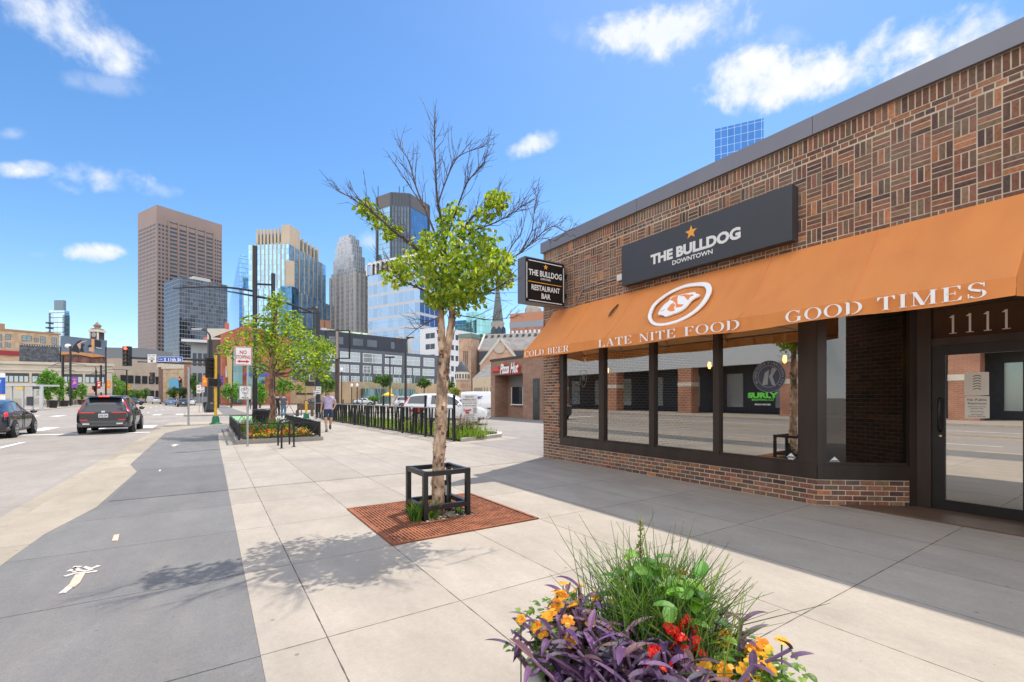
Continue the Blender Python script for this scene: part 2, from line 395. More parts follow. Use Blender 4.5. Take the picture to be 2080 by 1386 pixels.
def facade(name, cw=1.5, ch=3.6, mw=.12, mh=.2, pane=(.05, .09, .14), frame=(.3, .3, .3), band=0.0, bandcol=None, refl=.6, var=.35, rough=.06, frough=.5, wave=.02):
    """curtain wall drawn in the wall's own metres: panes cw x ch, mullions mw x mh, an opaque band per storey"""
    if name in MATS: return MATS[name]
    m = bpy.data.materials.new(name); m.use_nodes = True; N, L = nodes(m)
    def mth(op, a, b=None):
        n = N.new('ShaderNodeMath'); n.operation = op
        for i, q in enumerate((a, b)):
            if q is None: continue
            if isinstance(q, (int, float)): n.inputs[i].default_value = q
            else: L.new(q, n.inputs[i])
        return n.outputs[0]
    uv = N.new('ShaderNodeUVMap'); uv.uv_map = "uv"; sp = N.new('ShaderNodeSeparateXYZ'); L.new(uv.outputs[0], sp.inputs[0])
    u, v = mth('DIVIDE', sp.outputs[0], cw), mth('DIVIDE', sp.outputs[1], ch)
    fu, fv = mth('FRACT', u), mth('FRACT', v)
    fr = mth('MAXIMUM', mth('LESS_THAN', fu, mw / cw), mth('LESS_THAN', fv, mh / ch))
    cell = N.new('ShaderNodeCombineXYZ'); L.new(mth('FLOOR', u), cell.inputs[0]); L.new(mth('FLOOR', v), cell.inputs[1])
    wn = N.new('ShaderNodeTexWhiteNoise'); wn.noise_dimensions = '2D'; L.new(cell.outputs[0], wn.inputs['Vector'])
    k = N.new('ShaderNodeMapRange'); k.inputs[3].default_value = 1 - var; k.inputs[4].default_value = 1 + var; L.new(wn.outputs['Value'], k.inputs[0])
    pc = N.new('ShaderNodeMix'); pc.data_type = 'RGBA'; pc.blend_type = 'MULTIPLY'; pc.inputs[0].default_value = 1; pc.inputs[6].default_value = (*pane, 1); L.new(k.outputs[0], pc.inputs[7])
    gl = N.new('ShaderNodeBsdfPrincipled'); gl.inputs['Roughness'].default_value = rough; gl.inputs['Metallic'].default_value = refl; L.new(pc.outputs[2], gl.inputs['Base Color'])
    if wave:
        # each pane hangs a hair out of true, so reflections break at its edges
        nm = N.new('ShaderNodeVectorMath'); nm.operation = 'SUBTRACT'; L.new(wn.outputs['Color'], nm.inputs[0]); nm.inputs[1].default_value = (.5, .5, .5)
        sc = N.new('ShaderNodeVectorMath'); sc.operation = 'SCALE'; L.new(nm.outputs[0], sc.inputs[0]); sc.inputs['Scale'].default_value = wave
        ge = N.new('ShaderNodeNewGeometry'); ad = N.new('ShaderNodeVectorMath'); ad.operation = 'ADD'; L.new(ge.outputs['Normal'], ad.inputs[0]); L.new(sc.outputs[0], ad.inputs[1])
        no = N.new('ShaderNodeVectorMath'); no.operation = 'NORMALIZE'; L.new(ad.outputs[0], no.inputs[0]); L.new(no.outputs[0], gl.inputs['Normal'])
    fb = N.new('ShaderNodeBsdfPrincipled'); fb.inputs['Roughness'].default_value = frough; fb.inputs['Base Color'].default_value = (*frame, 1)
    mx = N.new('ShaderNodeMixShader'); L.new(fr, mx.inputs[0]); L.new(gl.outputs[0], mx.inputs[1]); L.new(fb.outputs[0], mx.inputs[2]); last = mx
    if band:
        bd = N.new('ShaderNodeBsdfPrincipled'); bd.inputs['Roughness'].default_value = .5; bd.inputs['Base Color'].default_value = (*bandcol, 1)
        m2 = N.new('ShaderNodeMixShader'); L.new(mth('GREATER_THAN', fv, 1 - band), m2.inputs[0]); L.new(mx.outputs[0], m2.inputs[1]); L.new(bd.outputs[0], m2.inputs[2]); last = m2
    L.new(last.outputs[0], N['Material Output'].inputs[0]); MATS[name] = m; return m
def brickmat(name, c1, c2, mortar, bw=.21, bh=.075, mort=.012, rough=.85, offset=.5, bump=.4):
    if name in MATS: return MATS[name]
    m = bpy.data.materials.new(name); m.use_nodes = True; N, L = nodes(m); b = N["Principled BSDF"]; b.inputs['Roughness'].default_value = rough
    uv = N.new('ShaderNodeUVMap'); uv.uv_map = "uv"
    t = N.new('ShaderNodeTexBrick'); t.inputs['Scale'].default_value = 1; t.inputs['Brick Width'].default_value = bw; t.inputs['Row Height'].default_value = bh; t.inputs['Mortar Size'].default_value = mort
    t.inputs['Color1'].default_value = (*c1, 1); t.inputs['Color2'].default_value = (*c2, 1); t.inputs['Mortar'].default_value = (*mortar, 1); t.offset = offset
    L.new(uv.outputs[0], t.inputs['Vector'])
    n = N.new('ShaderNodeTexNoise'); n.inputs['Scale'].default_value = .7; n.inputs['Detail'].default_value = 8; L.new(uv.outputs[0], n.inputs['Vector'])
    r = N.new('ShaderNodeMapRange'); r.inputs[1].default_value = .3; r.inputs[2].default_value = .7; r.inputs[3].default_value = .78; r.inputs[4].default_value = 1.2; L.new(n.outputs['Fac'], r.inputs[0])
    x = N.new('ShaderNodeMix'); x.data_type = 'RGBA'; x.blend_type = 'MULTIPLY'; x.inputs[0].default_value = 1; L.new(t.outputs['Color'], x.inputs[6]); L.new(r.outputs[0], x.inputs[7]); L.new(x.outputs[2], b.inputs['Base Color'])
    bp = N.new('ShaderNodeBump'); bp.inputs['Strength'].default_value = bump; bp.inputs['Distance'].default_value = .01; bp.invert = True; L.new(t.outputs['Fac'], bp.inputs['Height']); L.new(bp.outputs[0], b.inputs['Normal'])
    MATS[name] = m; return m
def slabs(name, c, jx=None, jy=None, ox=0, oy=0, jw=.006, c2=None, stain=(.2, .17, .13), rough=.85, samt=.35, speck=.12, jcol=(.1, .08, .065), cellv=(.87, 1.07), streak=0.0):
    """cast concrete in bays: saw joints along x and y, patchy tone per bay, stains and specks"""
    if name in MATS: return MATS[name]
    m = bpy.data.materials.new(name); m.use_nodes = True; N, L = nodes(m); b = N["Principled BSDF"]; b.inputs['Roughness'].default_value = rough; b.inputs['Specular IOR Level'].default_value = .3
    tc = N.new('ShaderNodeTexCoord'); co = tc.outputs['Object']; sp = N.new('ShaderNodeSeparateXYZ'); L.new(co, sp.inputs[0])
    def mth(op, a, b_=None):
        n = N.new('ShaderNodeMath'); n.operation = op
        for i, q in enumerate((a, b_)):
            if q is None: continue
            if isinstance(q, (int, float)): n.inputs[i].default_value = q
            else: L.new(q, n.inputs[i])
        return n.outputs[0]
    def noise(s, d, rg=.6, st=None):
        n = N.new('ShaderNodeTexNoise'); n.inputs['Scale'].default_value = s; n.inputs['Detail'].default_value = d; n.inputs['Roughness'].default_value = rg
        if st:
            mp = N.new('ShaderNodeMapping'); mp.inputs['Scale'].default_value = st; L.new(co, mp.inputs[0]); L.new(mp.outputs[0], n.inputs['Vector'])
        else: L.new(co, n.inputs['Vector'])
        return n.outputs['Fac']
    def mr(v, a, b_, c_, d_):
        r = N.new('ShaderNodeMapRange'); r.inputs[1].default_value = a; r.inputs[2].default_value = b_; r.inputs[3].default_value = c_; r.inputs[4].default_value = d_; L.new(v, r.inputs[0]); return r.outputs[0]
    def mix(f, a, b_, bt='MIX'):
        x = N.new('ShaderNodeMix'); x.data_type = 'RGBA'; x.blend_type = bt
        for i, q in ((0, f), (6, a), (7, b_)):
            if isinstance(q, tuple): x.inputs[i].default_value = (*q, 1)
            elif isinstance(q, (int, float)): x.inputs[i].default_value = q
            else: L.new(q, x.inputs[i])
        return x.outputs[2]
    col = mix(mr(noise(.6, 8, .7), .35, .65, 0, 1), c, c2 or tuple(q * .86 for q in c))
    joint = None; cell = N.new('ShaderNodeCombineXYZ')
    for ax, j, o in ((0, jx, ox), (1, jy, oy)):
        if not j: continue
        t = mth('DIVIDE', mth('SUBTRACT', sp.outputs[ax], o), j); L.new(mth('FLOOR', mth('ADD', t, .5)) if False else mth('FLOOR', t), cell.inputs[ax])
        f = mth('FRACT', t); e = mth('MINIMUM', f, mth('SUBTRACT', 1.0, f)); hit = mth('LESS_THAN', e, mth('MULTIPLY', mr(noise(7, 4), .35, .65, .55, 1.35), jw / j))
        joint = hit if joint is None else mth('MAXIMUM', joint, hit)
    if joint is not None:
        wn = N.new('ShaderNodeTexWhiteNoise'); wn.noise_dimensions = '2D'; L.new(cell.outputs[0], wn.inputs['Vector'])
        col = mix(1.0, col, mr(wn.outputs['Value'], 0, 1, *cellv), 'MULTIPLY')
    col = mix(1.0, col, mr(noise(2.2, 9, .7, (1, .45, 1)), .3, .7, .86, 1.1), 'MULTIPLY')
    col = mix(mr(noise(.35, 10, .72), .55, .8, 0, samt), col, stain)
    col = mix(1.0, col, mr(noise(150, 3, .8), .3, .7, 1 - speck, 1 + speck), 'MULTIPLY')
    vo = N.new('ShaderNodeTexVoronoi'); vo.inputs['Scale'].default_value = 3.3; L.new(co, vo.inputs['Vector'])
    col = mix(mth('MULTIPLY', mth('LESS_THAN', vo.outputs['Distance'], .042), .5), col, (.06, .055, .05))
    if streak: col = mix(mr(noise(1.1, 6, .6, (2.4, .05, 1)), .48, .72, 0, streak), col, stain)
    col = mix(mr(noise(6, 8, .7), .53, .74, 0, .32), col, stain)
    col = mix(1.0, col, mr(noise(26, 6, .75), .3, .7, .92, 1.06), 'MULTIPLY')
    if joint is not None: col = mix(joint, col, jcol)
    L.new(col, b.inputs['Base Color'])
    bp = N.new('ShaderNodeBump'); bp.inputs['Strength'].default_value = .25; bp.inputs['Distance'].default_value = .004; L.new(noise(220, 3), bp.inputs['Height']); L.new(bp.outputs[0], b.inputs['Normal'])
    MATS[name] = m; return m
rnd = random.Random(7)
def jc(c, a, r=rnd):
    k = 1 + r.uniform(-a, a); return tuple(max(0, min(1, q * k * (1 + r.uniform(-a, a) * .4))) for q in c)
BLACK = mat("black_paint", (.012, .012, .014), .38, bump=.08, bscale=90)
DARKM = mat("dark_bronze_metal", (.045, .033, .027), .35, metal=.3, var=.25, vscale=4, stretch=(1, 1, .2))
WHITE = mat("white_paint", (.8, .8, .78), .5, var=.05)
GREYM = mat("galvanised_steel", (.42, .43, .44), .42, metal=.6, var=.12, vscale=12)
CONC = mat("pale_concrete", (.5, .46, .4), .85, var=.12, vscale=2, bump=.15)
RUB = mat("tyre_rubber", (.015, .015, .016), .8)
# ------------------------------------------------------------------ ground, road, pavements, markings
RZ = -0.13
ROADM = slabs("road_concrete", (0.336, 0.296, 0.261), 3.45, 4.6, -2.3, .4, .007, (0.296, 0.264, 0.232), streak=.4, cellv=(.92, 1.05), samt=.3, stain=(.25, .22, .2), jcol=(.2, .17, .15))
WALK = slabs("pavement_concrete", (0.409, 0.357, 0.301), .9, 1.45, -.31, .02, .004, (0.352, 0.309, 0.261), cellv=(.92, 1.04), stain=(.34, .29, .23), samt=.75)
TAN = slabs("kerb_concrete", (0.392, 0.336, 0.264), None, 3.0, 0, .4, .004, (0.344, 0.296, 0.232), samt=.3)
BIKE = slabs("bike_lane_asphalt", (0.188, 0.182, 0.178), None, 1.45, 0, .02, .005, (0.164, 0.16, 0.158), cellv=(.95, 1.03), streak=.15, stain=(.26, .22, .19), samt=.35, speck=.25, jcol=(.05, .05, .05))
BIKE2 = slabs("bike_lane_worn_asphalt", (0.164, 0.16, 0.157), None, 1.45, 0, .02, .005, (0.144, 0.142, 0.141), cellv=(.95, 1.03), streak=.15, stain=(.22, .2, .18), samt=.3, speck=.2)
APRON = slabs("driveway_concrete", (.375, .33, .285), .9, 3.3, -.31, 8.5, .004, (.345, .305, .262), stain=(.28, .25, .22), samt=.4, cellv=(.93, 1.04))
LOT = slabs("lot_asphalt", (0.304, 0.276, 0.248), None, None, c2=(0.264, 0.24, 0.216), stain=(.2, .19, .18), samt=.5, speck=.3)
PAINT = mat("road_paint_white", (.75, .75, .73), .7, var=.12, vscale=8, dirt=(.4, .38, .36), dscale=3, damt=.6)
YEL = mat("road_paint_yellow", (.62, .36, .07), .7, var=.15, vscale=6, dirt=(.4, .36, .3), dscale=3, damt=.6)
GRNP = mat("road_paint_green", (.22, .42, .2), .75, var=.15, vscale=5, dirt=(.36, .36, .33), dscale=2, damt=.7)
def sheet(name, polys, m, z):
    b = MB()
    for p in polys:
        a = sum(p[i][0] * p[(i + 1) % len(p)][1] - p[(i + 1) % len(p)][0] * p[i][1] for i in range(len(p)))
        b.face([(q[0], q[1], z) for q in (p if a > 0 else p[::-1])])
    return struct(b.build(name, m))
def slab(name, poly, m, z=0.0, z0=-.3):
    a = sum(poly[i][0] * poly[(i + 1) % len(poly)][1] - poly[(i + 1) % len(poly)][0] * poly[i][1] for i in range(len(poly)))
    return struct(MB().prism(poly if a > 0 else poly[::-1], z0, z).build(name, m))
g = MB(); g.face([(-4000, -4000, RZ), (4000, -4000, RZ), (4000, 4000, RZ), (-4000, 4000, RZ)]); struct(g.build("road", ROADM))
LE = [(-1.5, -12), (-1.52, 5.7), (-1.48, 6.8), (-1.27, 8.1), (-1.22, 11.6), (-1.47, 12.9), (-1.58, 23.7)]
RE = [(.25, -12), (.22, 18), (.26, 22.1), (.87, 24.2), (2.3, 26.8), (3.3, 29.6), (3.4, 34.7)]
slab("kerb", [(-1.92, -12), (-1.5, -12)] + LE[1:] + [(-1.1, 26), (-.1, 28.6), (1.4, 30.6), (1.7, 34.7), (-1.8, 34.7), (-2.1, 32), (-1.92, 24)], TAN)
slab("bike_lane", LE + [(-1.1, 26), (-.1, 28.6), (1.4, 30.6), (1.7, 34.7)] + RE[::-1], BIKE, -.003)
slab("pavement", RE + [(70, 34.7), (70, -12)], WALK)
sheet("gutter", [[(-2.32, -12), (-1.92, -12), (-1.92, 24), (-2.1, 31), (-2.32, 31)]], TAN, RZ + .004)
sheet("driveway_apron", [[(.24, 8.45), (6.84, 8.45), (6.84, 8.97), (6.95, 8.97), (6.95, 11.9), (.24, 11.9)]], APRON, .004)
sheet("bike_lane_crossing", [[(-1.2, 8.45), (.23, 8.45), (.23, 11.9), (-1.2, 11.9)]], BIKE2, .002)
sheet("parking_lot", [[(6.96, 8.97), (70, 8.97), (70, 33), (9.5, 33), (9.5, 13.6), (6.96, 13.0)]], LOT, .005)
slab("far_pavement", [(-1.9, 48), (90, 48), (90, 88), (3.2, 88), (-2.2, 160), (-5, 160)], WALK)
sheet("far_bike_lane", [[(.9, 48.1), (2.9, 48.1), (2.0, 120), (.4, 120)]], BIKE, .004)
slab("corner_pavement", [(-17, 67), (-20.6, 116), (-28, 170), (-60, 170), (-70, 86)], WALK)
slab("opposite_pavement", [(-19.5, -40), (-19.5, 52), (-60, 64), (-60, -40)], WALK)
sheet("green_crossing", [[(1.4 + .55 * i + .02, 35.2 + 1.3 * i) for i in (0,)] + [(3.2, 35.2), (2.9, 47.6), (1.2, 47.6)]], GRNP, RZ + .004)
# stop bar, crosswalk bars, lane lines
bars = []
for x0 in (-13.9, -11.6, -9.3, -7.1, -4.9, -2.9):
    y0 = 30.6 - .12 * (x0 + 3); bars.append([(x0 - .3, y0), (x0 + .32, y0), (x0 + .32, y0 + 3), (x0 - .3, y0 + 3)])
bars.append([(-2.35, 26.5), (-14.2, 29.0), (-14.2, 29.5), (-2.35, 27.0)])
for i in range(9):
    x0 = -16.5 + i * 1.75; y0 = 53.2 - .12 * x0 - .4; bars.append([(x0 - .3, y0), (x0 + .3, y0), (x0 + .3, y0 + 3.2), (x0 - .3, y0 + 3.2)])
for i in range(8):
    y0 = 36.2 + i * 1.45; bars.append([(4.2, y0), (7.0, y0 - .4), (7.0, y0 + .15), (4.2, y0 + .55)])
sheet("crosswalk", bars, PAINT, RZ + .005)
ln = []
for y in (-34, -22, -9.5, 3.5, 19.9): ln.append([(-5.66, y), (-5.5, y), (-5.5, y + 3.3), (-5.66, y + 3.3)])
for k in range(9): ln.append([(-5.7, 62 + k * 9), (-5.5, 62 + k * 9), (-5.6 - .2, 65 + k * 9), (-5.8, 65 + k * 9)])
for k in range(8): ln.append([(-8.4, 60 + k * 9), (-8.2, 60 + k * 9), (-8.4, 63 + k * 9), (-8.6, 63 + k * 9)])
ln.append([(-14.2, -40), (-14.0, -40), (-14.0, 27), (-14.2, 27)])
sheet("lane_lines", ln, PAINT, RZ + .006)
yl = []
for o in (0, .3): yl.append([(-10.9 + o, -60), (-10.78 + o, -60), (-10.78 + o, 27), (-10.9 + o, 27)])
yl.append([(-10.9, 60), (-10.6, 60), (-11.4, 105), (-11.7, 105)]); yl.append([(-11.7, 105), (-11.4, 105), (-13.5, 184), (-14, 184)])
sheet("centre_lines", yl, YEL, RZ + .007)
# paint marks on the bike lane: a worn squiggle with an arrow tail, a dash and a far arrow
WORN = mat("worn_utility_paint", (.62, .55, .5), .8, var=.15, vscale=30, dirt=(.3, .28, .27), dscale=14, damt=.8)
PEACH = mat("pink_utility_paint", (.66, .45, .34), .8, var=.15, vscale=30, dirt=(.35, .3, .28), dscale=12, damt=.7)
def onlane(pts): return [G(x * .36515, 880 + y * .36515)[:2] for x, y in pts]
up = MB(); pp = MB()
for (line, w) in (([(345, 892), (375, 868), (392, 852)], .045), ([(357, 798), (420, 780), (470, 778), (540, 768)], .035), ([(385, 770), (415, 750), (440, 762), (470, 745), (500, 756), (552, 738)], .045), ([(400, 775), (440, 765), (480, 768), (520, 757)], .03), ([(412, 757), (420, 742), (450, 745)], .035)):
    up.strip(onlane(line), w, (0, 0, 0), (1, 0, 0), (0, 1, 0), .0, .003)
pp.strip(onlane([(388, 860), (415, 838), (430, 812), (447, 785)]), .06, (0, 0, 0), (1, 0, 0), (0, 1, 0), .001, .003)
pp.plate(onlane([(622, 600), (634, 568), (664, 562), (656, 598)]), (0, 0, 0), (1, 0, 0), (0, 1, 0), 0, .003)
up.plate(onlane([(882, 213), (886, 204), (898, 204), (892, 213)]), (0, 0, 0), (1, 0, 0), (0, 1, 0), 0, .003)
up.strip(onlane([(966, 74), (972, 68), (976, 62)]), .1, (0, 0, 0), (1, 0, 0), (0, 1, 0), 0, .003); up.strip(onlane([(950, 66), (975, 69), (992, 63)]), .08, (0, 0, 0), (1, 0, 0), (0, 1, 0), .001, .003)
struct(up.build("lane_paint_marks", WORN)); struct(pp.build("lane_utility_marks", PEACH))
# worn bump of yellow paint at the driveway edge
sheet("yellow_kerb_mark", [[(3.95, 8.36), (4.5, 8.36), (4.45, 8.46), (4.0, 8.46)]], mat("yellow_mark", (.75, .52, .08), .7, var=.2, vscale=9), .006)
# ------------------------------------------------------------------ the corner restaurant
WX, YE = 6.85, 8.94
rest = thing("restaurant_building", "single storey brown brick restaurant with basketweave brickwork, dark storefront windows and grey roof edge", "restaurant", (WX + 3, 1.4, 0))
PAL = [(.16, .074, .048), (.2, .09, .055), (.24, .1, .058), (.12, .067, .05), (.085, .055, .046), (.22, .13, .075), (.31, .135, .068), (.42, .17, .075), (.17, .105, .066)]
PW = [5, 5, 5, 4, 1.5, 3, 3, 1.6, 3]
BRK = mat("ironspot_brick", tint=True, dirt=(.34, .29, .24), dscale=1.1, damt=.35, rough=.8, var=.28, vscale=26, bump=.5, bscale=130)
MORT = mat("buff_mortar", (.6, .5, .38), .9, var=.2, vscale=6, bump=.2, dirt=(.28, .22, .16), dscale=1.3, damt=.6)
BRM = brickmat("plain_brown_brick", (.12, .07, .05), (.2, .1, .065), (.45, .38, .29))
def brickcol(): return jc(rnd.choices(PAL, PW)[0], .18)
def brick(mb, O, A, B, u0, u1, z0, z1, t=.0035): mb.plate([(u0, z0), (u1, z0), (u1, z1), (u0, z1)], O, A, B, 0, t + rnd.uniform(-.001, .001), col=brickcol())
def running(mb, O, A, B, u0, u1, z0, z1, bl=.17, bh=.0555, j=.0132):
    k = 0; z = z0 + j * .5
    while z + bh <= z1 + .004:
        u = u0 - (bl + j) * (.5 if k % 2 else 0)
        while u < u1:
            a, b = max(u, u0), min(u + bl, u1)
            if b - a > .03: brick(mb, O, A, B, a, b, z, z + bh)
            u += bl + j
        z += bh + j; k += 1
A1, B1 = Vector((0, -1, 0)), Vector((0, 0, 1)); O1 = Vector((WX, YE, 0))
wb = MB()
# upper wall: soldier course, stretcher row, header row, basketweave
U1 = 9.3
u = .004
while u < U1: brick(wb, O1, A1, B1, u, u + .05, 4.83, 5.012); u += .0635
u = .004
while u < U1: brick(wb, O1, A1, B1, u, u + .172, 4.768, 4.818); u += .186
u = .004
while u < U1: brick(wb, O1, A1, B1, u, u + .08, 4.702, 4.754); u += .0935
blk = .186; nu = int(U1 / blk); nz = 8
for a in range(nu):
    for c in range(nz):
        u0, z0 = .004 + a * blk, 4.69 - (c + 1) * blk
        for k in range(3):
            q = k * blk / 3
            if (a + c) % 2 == 0: brick(wb, O1, A1, B1, u0, u0 + blk - .0125, z0 + q, z0 + q + blk / 3 - .0125)
            else: brick(wb, O1, A1, B1, u0 + q, u0 + q + blk / 3 - .0125, z0, z0 + blk - .0125)
YJ = YonX(1138, WX)                      # pier / storefront edge
YC = 2.86                                # bay corner post
running(wb, O1, A1, B1, .004, YE - YJ, 0, 3.1)
running(wb, O1, A1, B1, YE - YJ, YE - YC, 0, .35)
DC, DE = Vector((WX, YC, 0)), Vector((7.83, 2.07, 0)); DA = (DE - DC).normalized(); DL = (DE - DC).length
running(wb, DC, DA, B1, 0, DL - .02, 0, .35)
running(wb, Vector((7.83, .86, 0)), Vector((-.98, -.66, 0)).normalized(), B1, 0, 1.18, 0, 3.05)
wb.build("brickwork", BRK, rest)
co = MB()
co.bx(WX, WX + .3, -6, YE, 3.05, 5.03); co.bx(WX, WX + .3, YJ, YE, 0, 3.05)          # upper wall, corner pier
co.bx(WX, WX + .22, YC, YJ, 0, .352)                                                   # dwarf wall
co.prism([(WX, YC), (7.83, 2.07), (7.95, 2.2), (WX + .22, YC)][::-1] if False else [(7.83, 2.07), (7.95, 2.2), (WX + .22, YC), (WX, YC)], 0, .352)
co.prism([(7.83, .86), (6.85, .2), (7.0, .1), (7.95, .75)], 0, 3.05); co.build("wall", MORT, rest)
sw = MB(); sw.bx(WX + .3, 22, YE - .3, YE, 0, 5.03); sw.bx(21.7, 22, -6, YE - .3, 0, 5.03); sw.bx(WX + .3, 21.7, -6, -5.7, 0, 5.03); sw.bx(WX, WX + .3, -6, .2, 0, 3.05)
sw.bx(WX + .003, WX + .3, YE, YE + .002, 0, 5.03)
sw.build("side_wall", BRM, rest)
rf = MB(); rf.bx(WX + .3, 21.7, -5.7, YE - .3, 4.7, 4.85); rf.build("roof", mat("roof_membrane", (.2, .2, .2), .9), rest)
COPM = mat("roof_edge_metal", (.19, .19, .215), .42, metal=.35, var=.06, vscale=1.2)
cp = MB()
yy = YE + .05; 
while yy > -6:
    y2 = max(yy - 3.05, -6.05); cp.bx(WX - .06, WX + .34, y2 + .006, yy, 5.02, 5.27); yy = y2
cp.bx(WX + .34, 22.05, YE - .32, YE + .05, 5.022, 5.268); cp.build("coping", COPM, rest)
# storefront
SF = MB()
SF.bx(WX - .012, WX + .2, YC, YJ, .352, .54)                                            # sill panel
mull = [(1135, 1144), (1216, 1226), (1318, 1328), (1448, 1460)]
edges = []
for a, b in mull:
    y1, y0 = YonX(a, WX), YonX(b, WX); edges.append((y0, y1)); SF.bx(WX + .0, WX + .13, y0, y1, .54, 3.05)
pj = YonX(1621, WX); SF.bx(WX - .005, WX + .14, YC, pj, .54, 3.05)
for i in range(4):
    yl_ = edges[i][0]; yr_ = edges[i + 1][1] if i < 3 else pj
    SF.bx(WX + .02, WX + .1, yr_, yl_, .54, .575); SF.bx(WX + .02, WX + .1, yr_, yl_, 2.72, 3.05)
def along(mb, O, A, u0, u1, z0, z1, d0, d1):
    n = A.cross(B1).normalized(); mb.plate([(u0, z0), (u1, z0), (u1, z1), (u0, z1)], O, A, B1, d0, d1 - d0)
    mb.face([O + A * u0 + B1 * z + n * d for z, d in ((z0, d1), (z0, d0), (z1, d0), (z1, d1))] if False else [O + A * u1 + B1 * z0 + n * d0, O + A * u0 + B1 * z0 + n * d0, O + A * u0 + B1 * z1 + n * d0, O + A * u1 + B1 * z1 + n * d0])
along(SF, DC, DA, 0, DL, .352, .54, -.15, .012)
along(SF, DC, DA, 0, .12, .54, 3.05, -.14, .004); along(SF, DC, DA, DL - .1, DL + .02, .0, 3.05, -.14, .006)
along(SF, DC, DA, .12, DL - .1, .54, .58, -.09, -.02); along(SF, DC, DA, .12, DL - .1, 2.72, 3.05, -.09, -.02)
SF.bx(7.815, 7.95, 1.93, 2.07, 0, 3.05); SF.bx(7.815, 7.95, .86, 1.0, 0, 3.05)
SF.bx(7.83, 7.95, 1.0, 1.93, 2.13, 2.22); SF.bx(7.83, 7.95, 1.0, 1.93, 2.6, 3.05)
rO, rA = Vector((7.83, .86, 0)), Vector((-.98, -.66, 0)).normalized()
SF.build("storefront_frame", DARKM, rest)
GL = glass("shop_glass", (.02, .022, .024), .42, .85)
GLB = glass("bay_glass", (.012, .012, .012), .1, .5)
def pane(O, A, u0, u1, z0, z1, d, m, parent=rest, name="window"):
    b = MB(); n = A.cross(B1).normalized(); b.plate([(u0, z0), (u1, z0), (u1, z1), (u0, z1)], O, A, B1, d, .006); return b.build(name, m, parent, root=rest)
for i in range(4):
    yl_ = edges[i][0]; yr_ = edges[i + 1][1] if i < 3 else pj
    pane(O1, A1, YE - yl_, YE - yr_, .575, 2.72, -.066, GL)
pane(DC, DA, .12, DL - .1, .58, 2.72, -.06, GLB)
# soffit of the recess and interior shell
inn = MB(); inn.bx(WX + .14, 12.4, -1, YE - .3, 2.9, 2.96); inn.build("ceiling", mat("inner_ceiling", (.12, .1, .09), .8), rest)
inn = MB(); inn.bx(WX + .22, 12.4, -1, YE - .3, -.02, .015); inn.build("floor", mat("inner_floor", (.12, .075, .05), .5, var=.2), rest)
inn = MB(); inn.bx(12.4, 12.5, -1, YE - .3, .0, 3.0); inn.bx(8.4, 12.4, -1.1, -1, 0, 3); inn.build("inner_wall", mat("inner_wall_paint", (.11, .055, .04), .7, var=.2), rest)
# grey strip behind the upper glass
bl = MB(); bl.bx(WX + .16, WX + .18, pj + .05, YJ - .1, 2.42, 2.9)
bl.build("upper_glass_strip", mat("grey_strip", (.35, .33, .3), .8, var=.1), rest)
# door with its frame, pane, pull handle, number panel
dr = MB()
for a in ((1.9, 1.93), (1.0, 1.03)): dr.bx(7.845, 7.9, a[0], a[1], .01, 2.13)
dr.bx(7.845, 7.9, 1.80, 1.9, .01, 2.1); dr.bx(7.845, 7.9, 1.03, 1.13, .01, 2.1); dr.bx(7.845, 7.9, 1.13, 1.8, .01, .15); dr.bx(7.845, 7.9, 1.13, 1.8, 2.0, 2.1); dr.bx(7.845, 7.9, 1.03, 1.9, 2.1, 2.13)
BLD = mat("black_door_metal", (.02, .018, .018), .38, metal=.2, var=.2, vscale=5)
door = dr.build("door", BLD, rest)
O2 = Vector((7.845, 1.93, 0))
pane(O2, A1, .13, .8, .15, 2.0, -.03, glass("door_glass", (.02, .02, .02), .68, .5), door, "pane")
h = MB(); h.tube([(7.845, 1.845, 1.02), (7.78, 1.845, 1.05), (7.78, 1.845, 1.42), (7.845, 1.845, 1.45)], .014, 8); h.build("handle", BLACK, door, root=rest)
h = MB(); h.lathe([(.0, 0), (.02, 0), (.02, .012), (0, .014)], n=12, cap=False); hh = MB(); hh.merge(h, Matrix.Translation((7.843, 1.845, .96)) @ Matrix.Rotation(-math.pi / 2, 4, 'Y')); hh.build("lock", mat("brass_lock", (.7, .55, .4), .3, metal=.9), door, root=rest)
tp = MB(); tp.bx(7.87, 7.89, 1.0, 1.93, 2.22, 2.6); tr = tp.build("transom_panel", mat("transom_glass", (.03, .018, .014), .12, spec=.6), rest)
nb = MB(); serif(nb, "1111", Vector((7.87, YonX(1926, 7.87), 2.27)), A1, B1, .235, width=YonX(1926, 7.87) - YonX(2056, 7.87), gap=.42); nb.build("street_number", mat("number_vinyl", (.72, .66, .6), .5), tr, root=rest)
# ---- awning
AX, AZ0, AZ1, AT = 5.98, 2.36, 2.54, 3.52
AY0, AY1 = .9, 8.53
ORG = mat("orange_canvas", (1.0, .37, .105), .75, var=.05, vscale=2.5, bump=.22, bscale=4, dirt=(.8, .25, .07), dscale=1.5, damt=.35, stretch=(1, 1.6, .5))
def canvas():
    N, L = nodes(ORG); b = N["Principled BSDF"]; t = N.new('ShaderNodeBsdfTranslucent'); t.inputs[0].default_value = (1, .42, .12, 1)
    mx = N.new('ShaderNodeMixShader'); mx.inputs[0].default_value = .3; L.new(b.outputs[0], mx.inputs[1]); L.new(t.outputs[0], mx.inputs[2]); L.new(mx.outputs[0], N['Material Output'].inputs[0])
canvas()
aw = thing("awning", "long sloping orange canvas awning with white lettering over the restaurant windows", "awning", (AX, 4.7, AZ0))
c = MB()
rows = []
nY = 60
def sag(y): return .03 * math.sin(math.pi * (y - AY0) * 6 / (AY1 - AY0)) ** 2
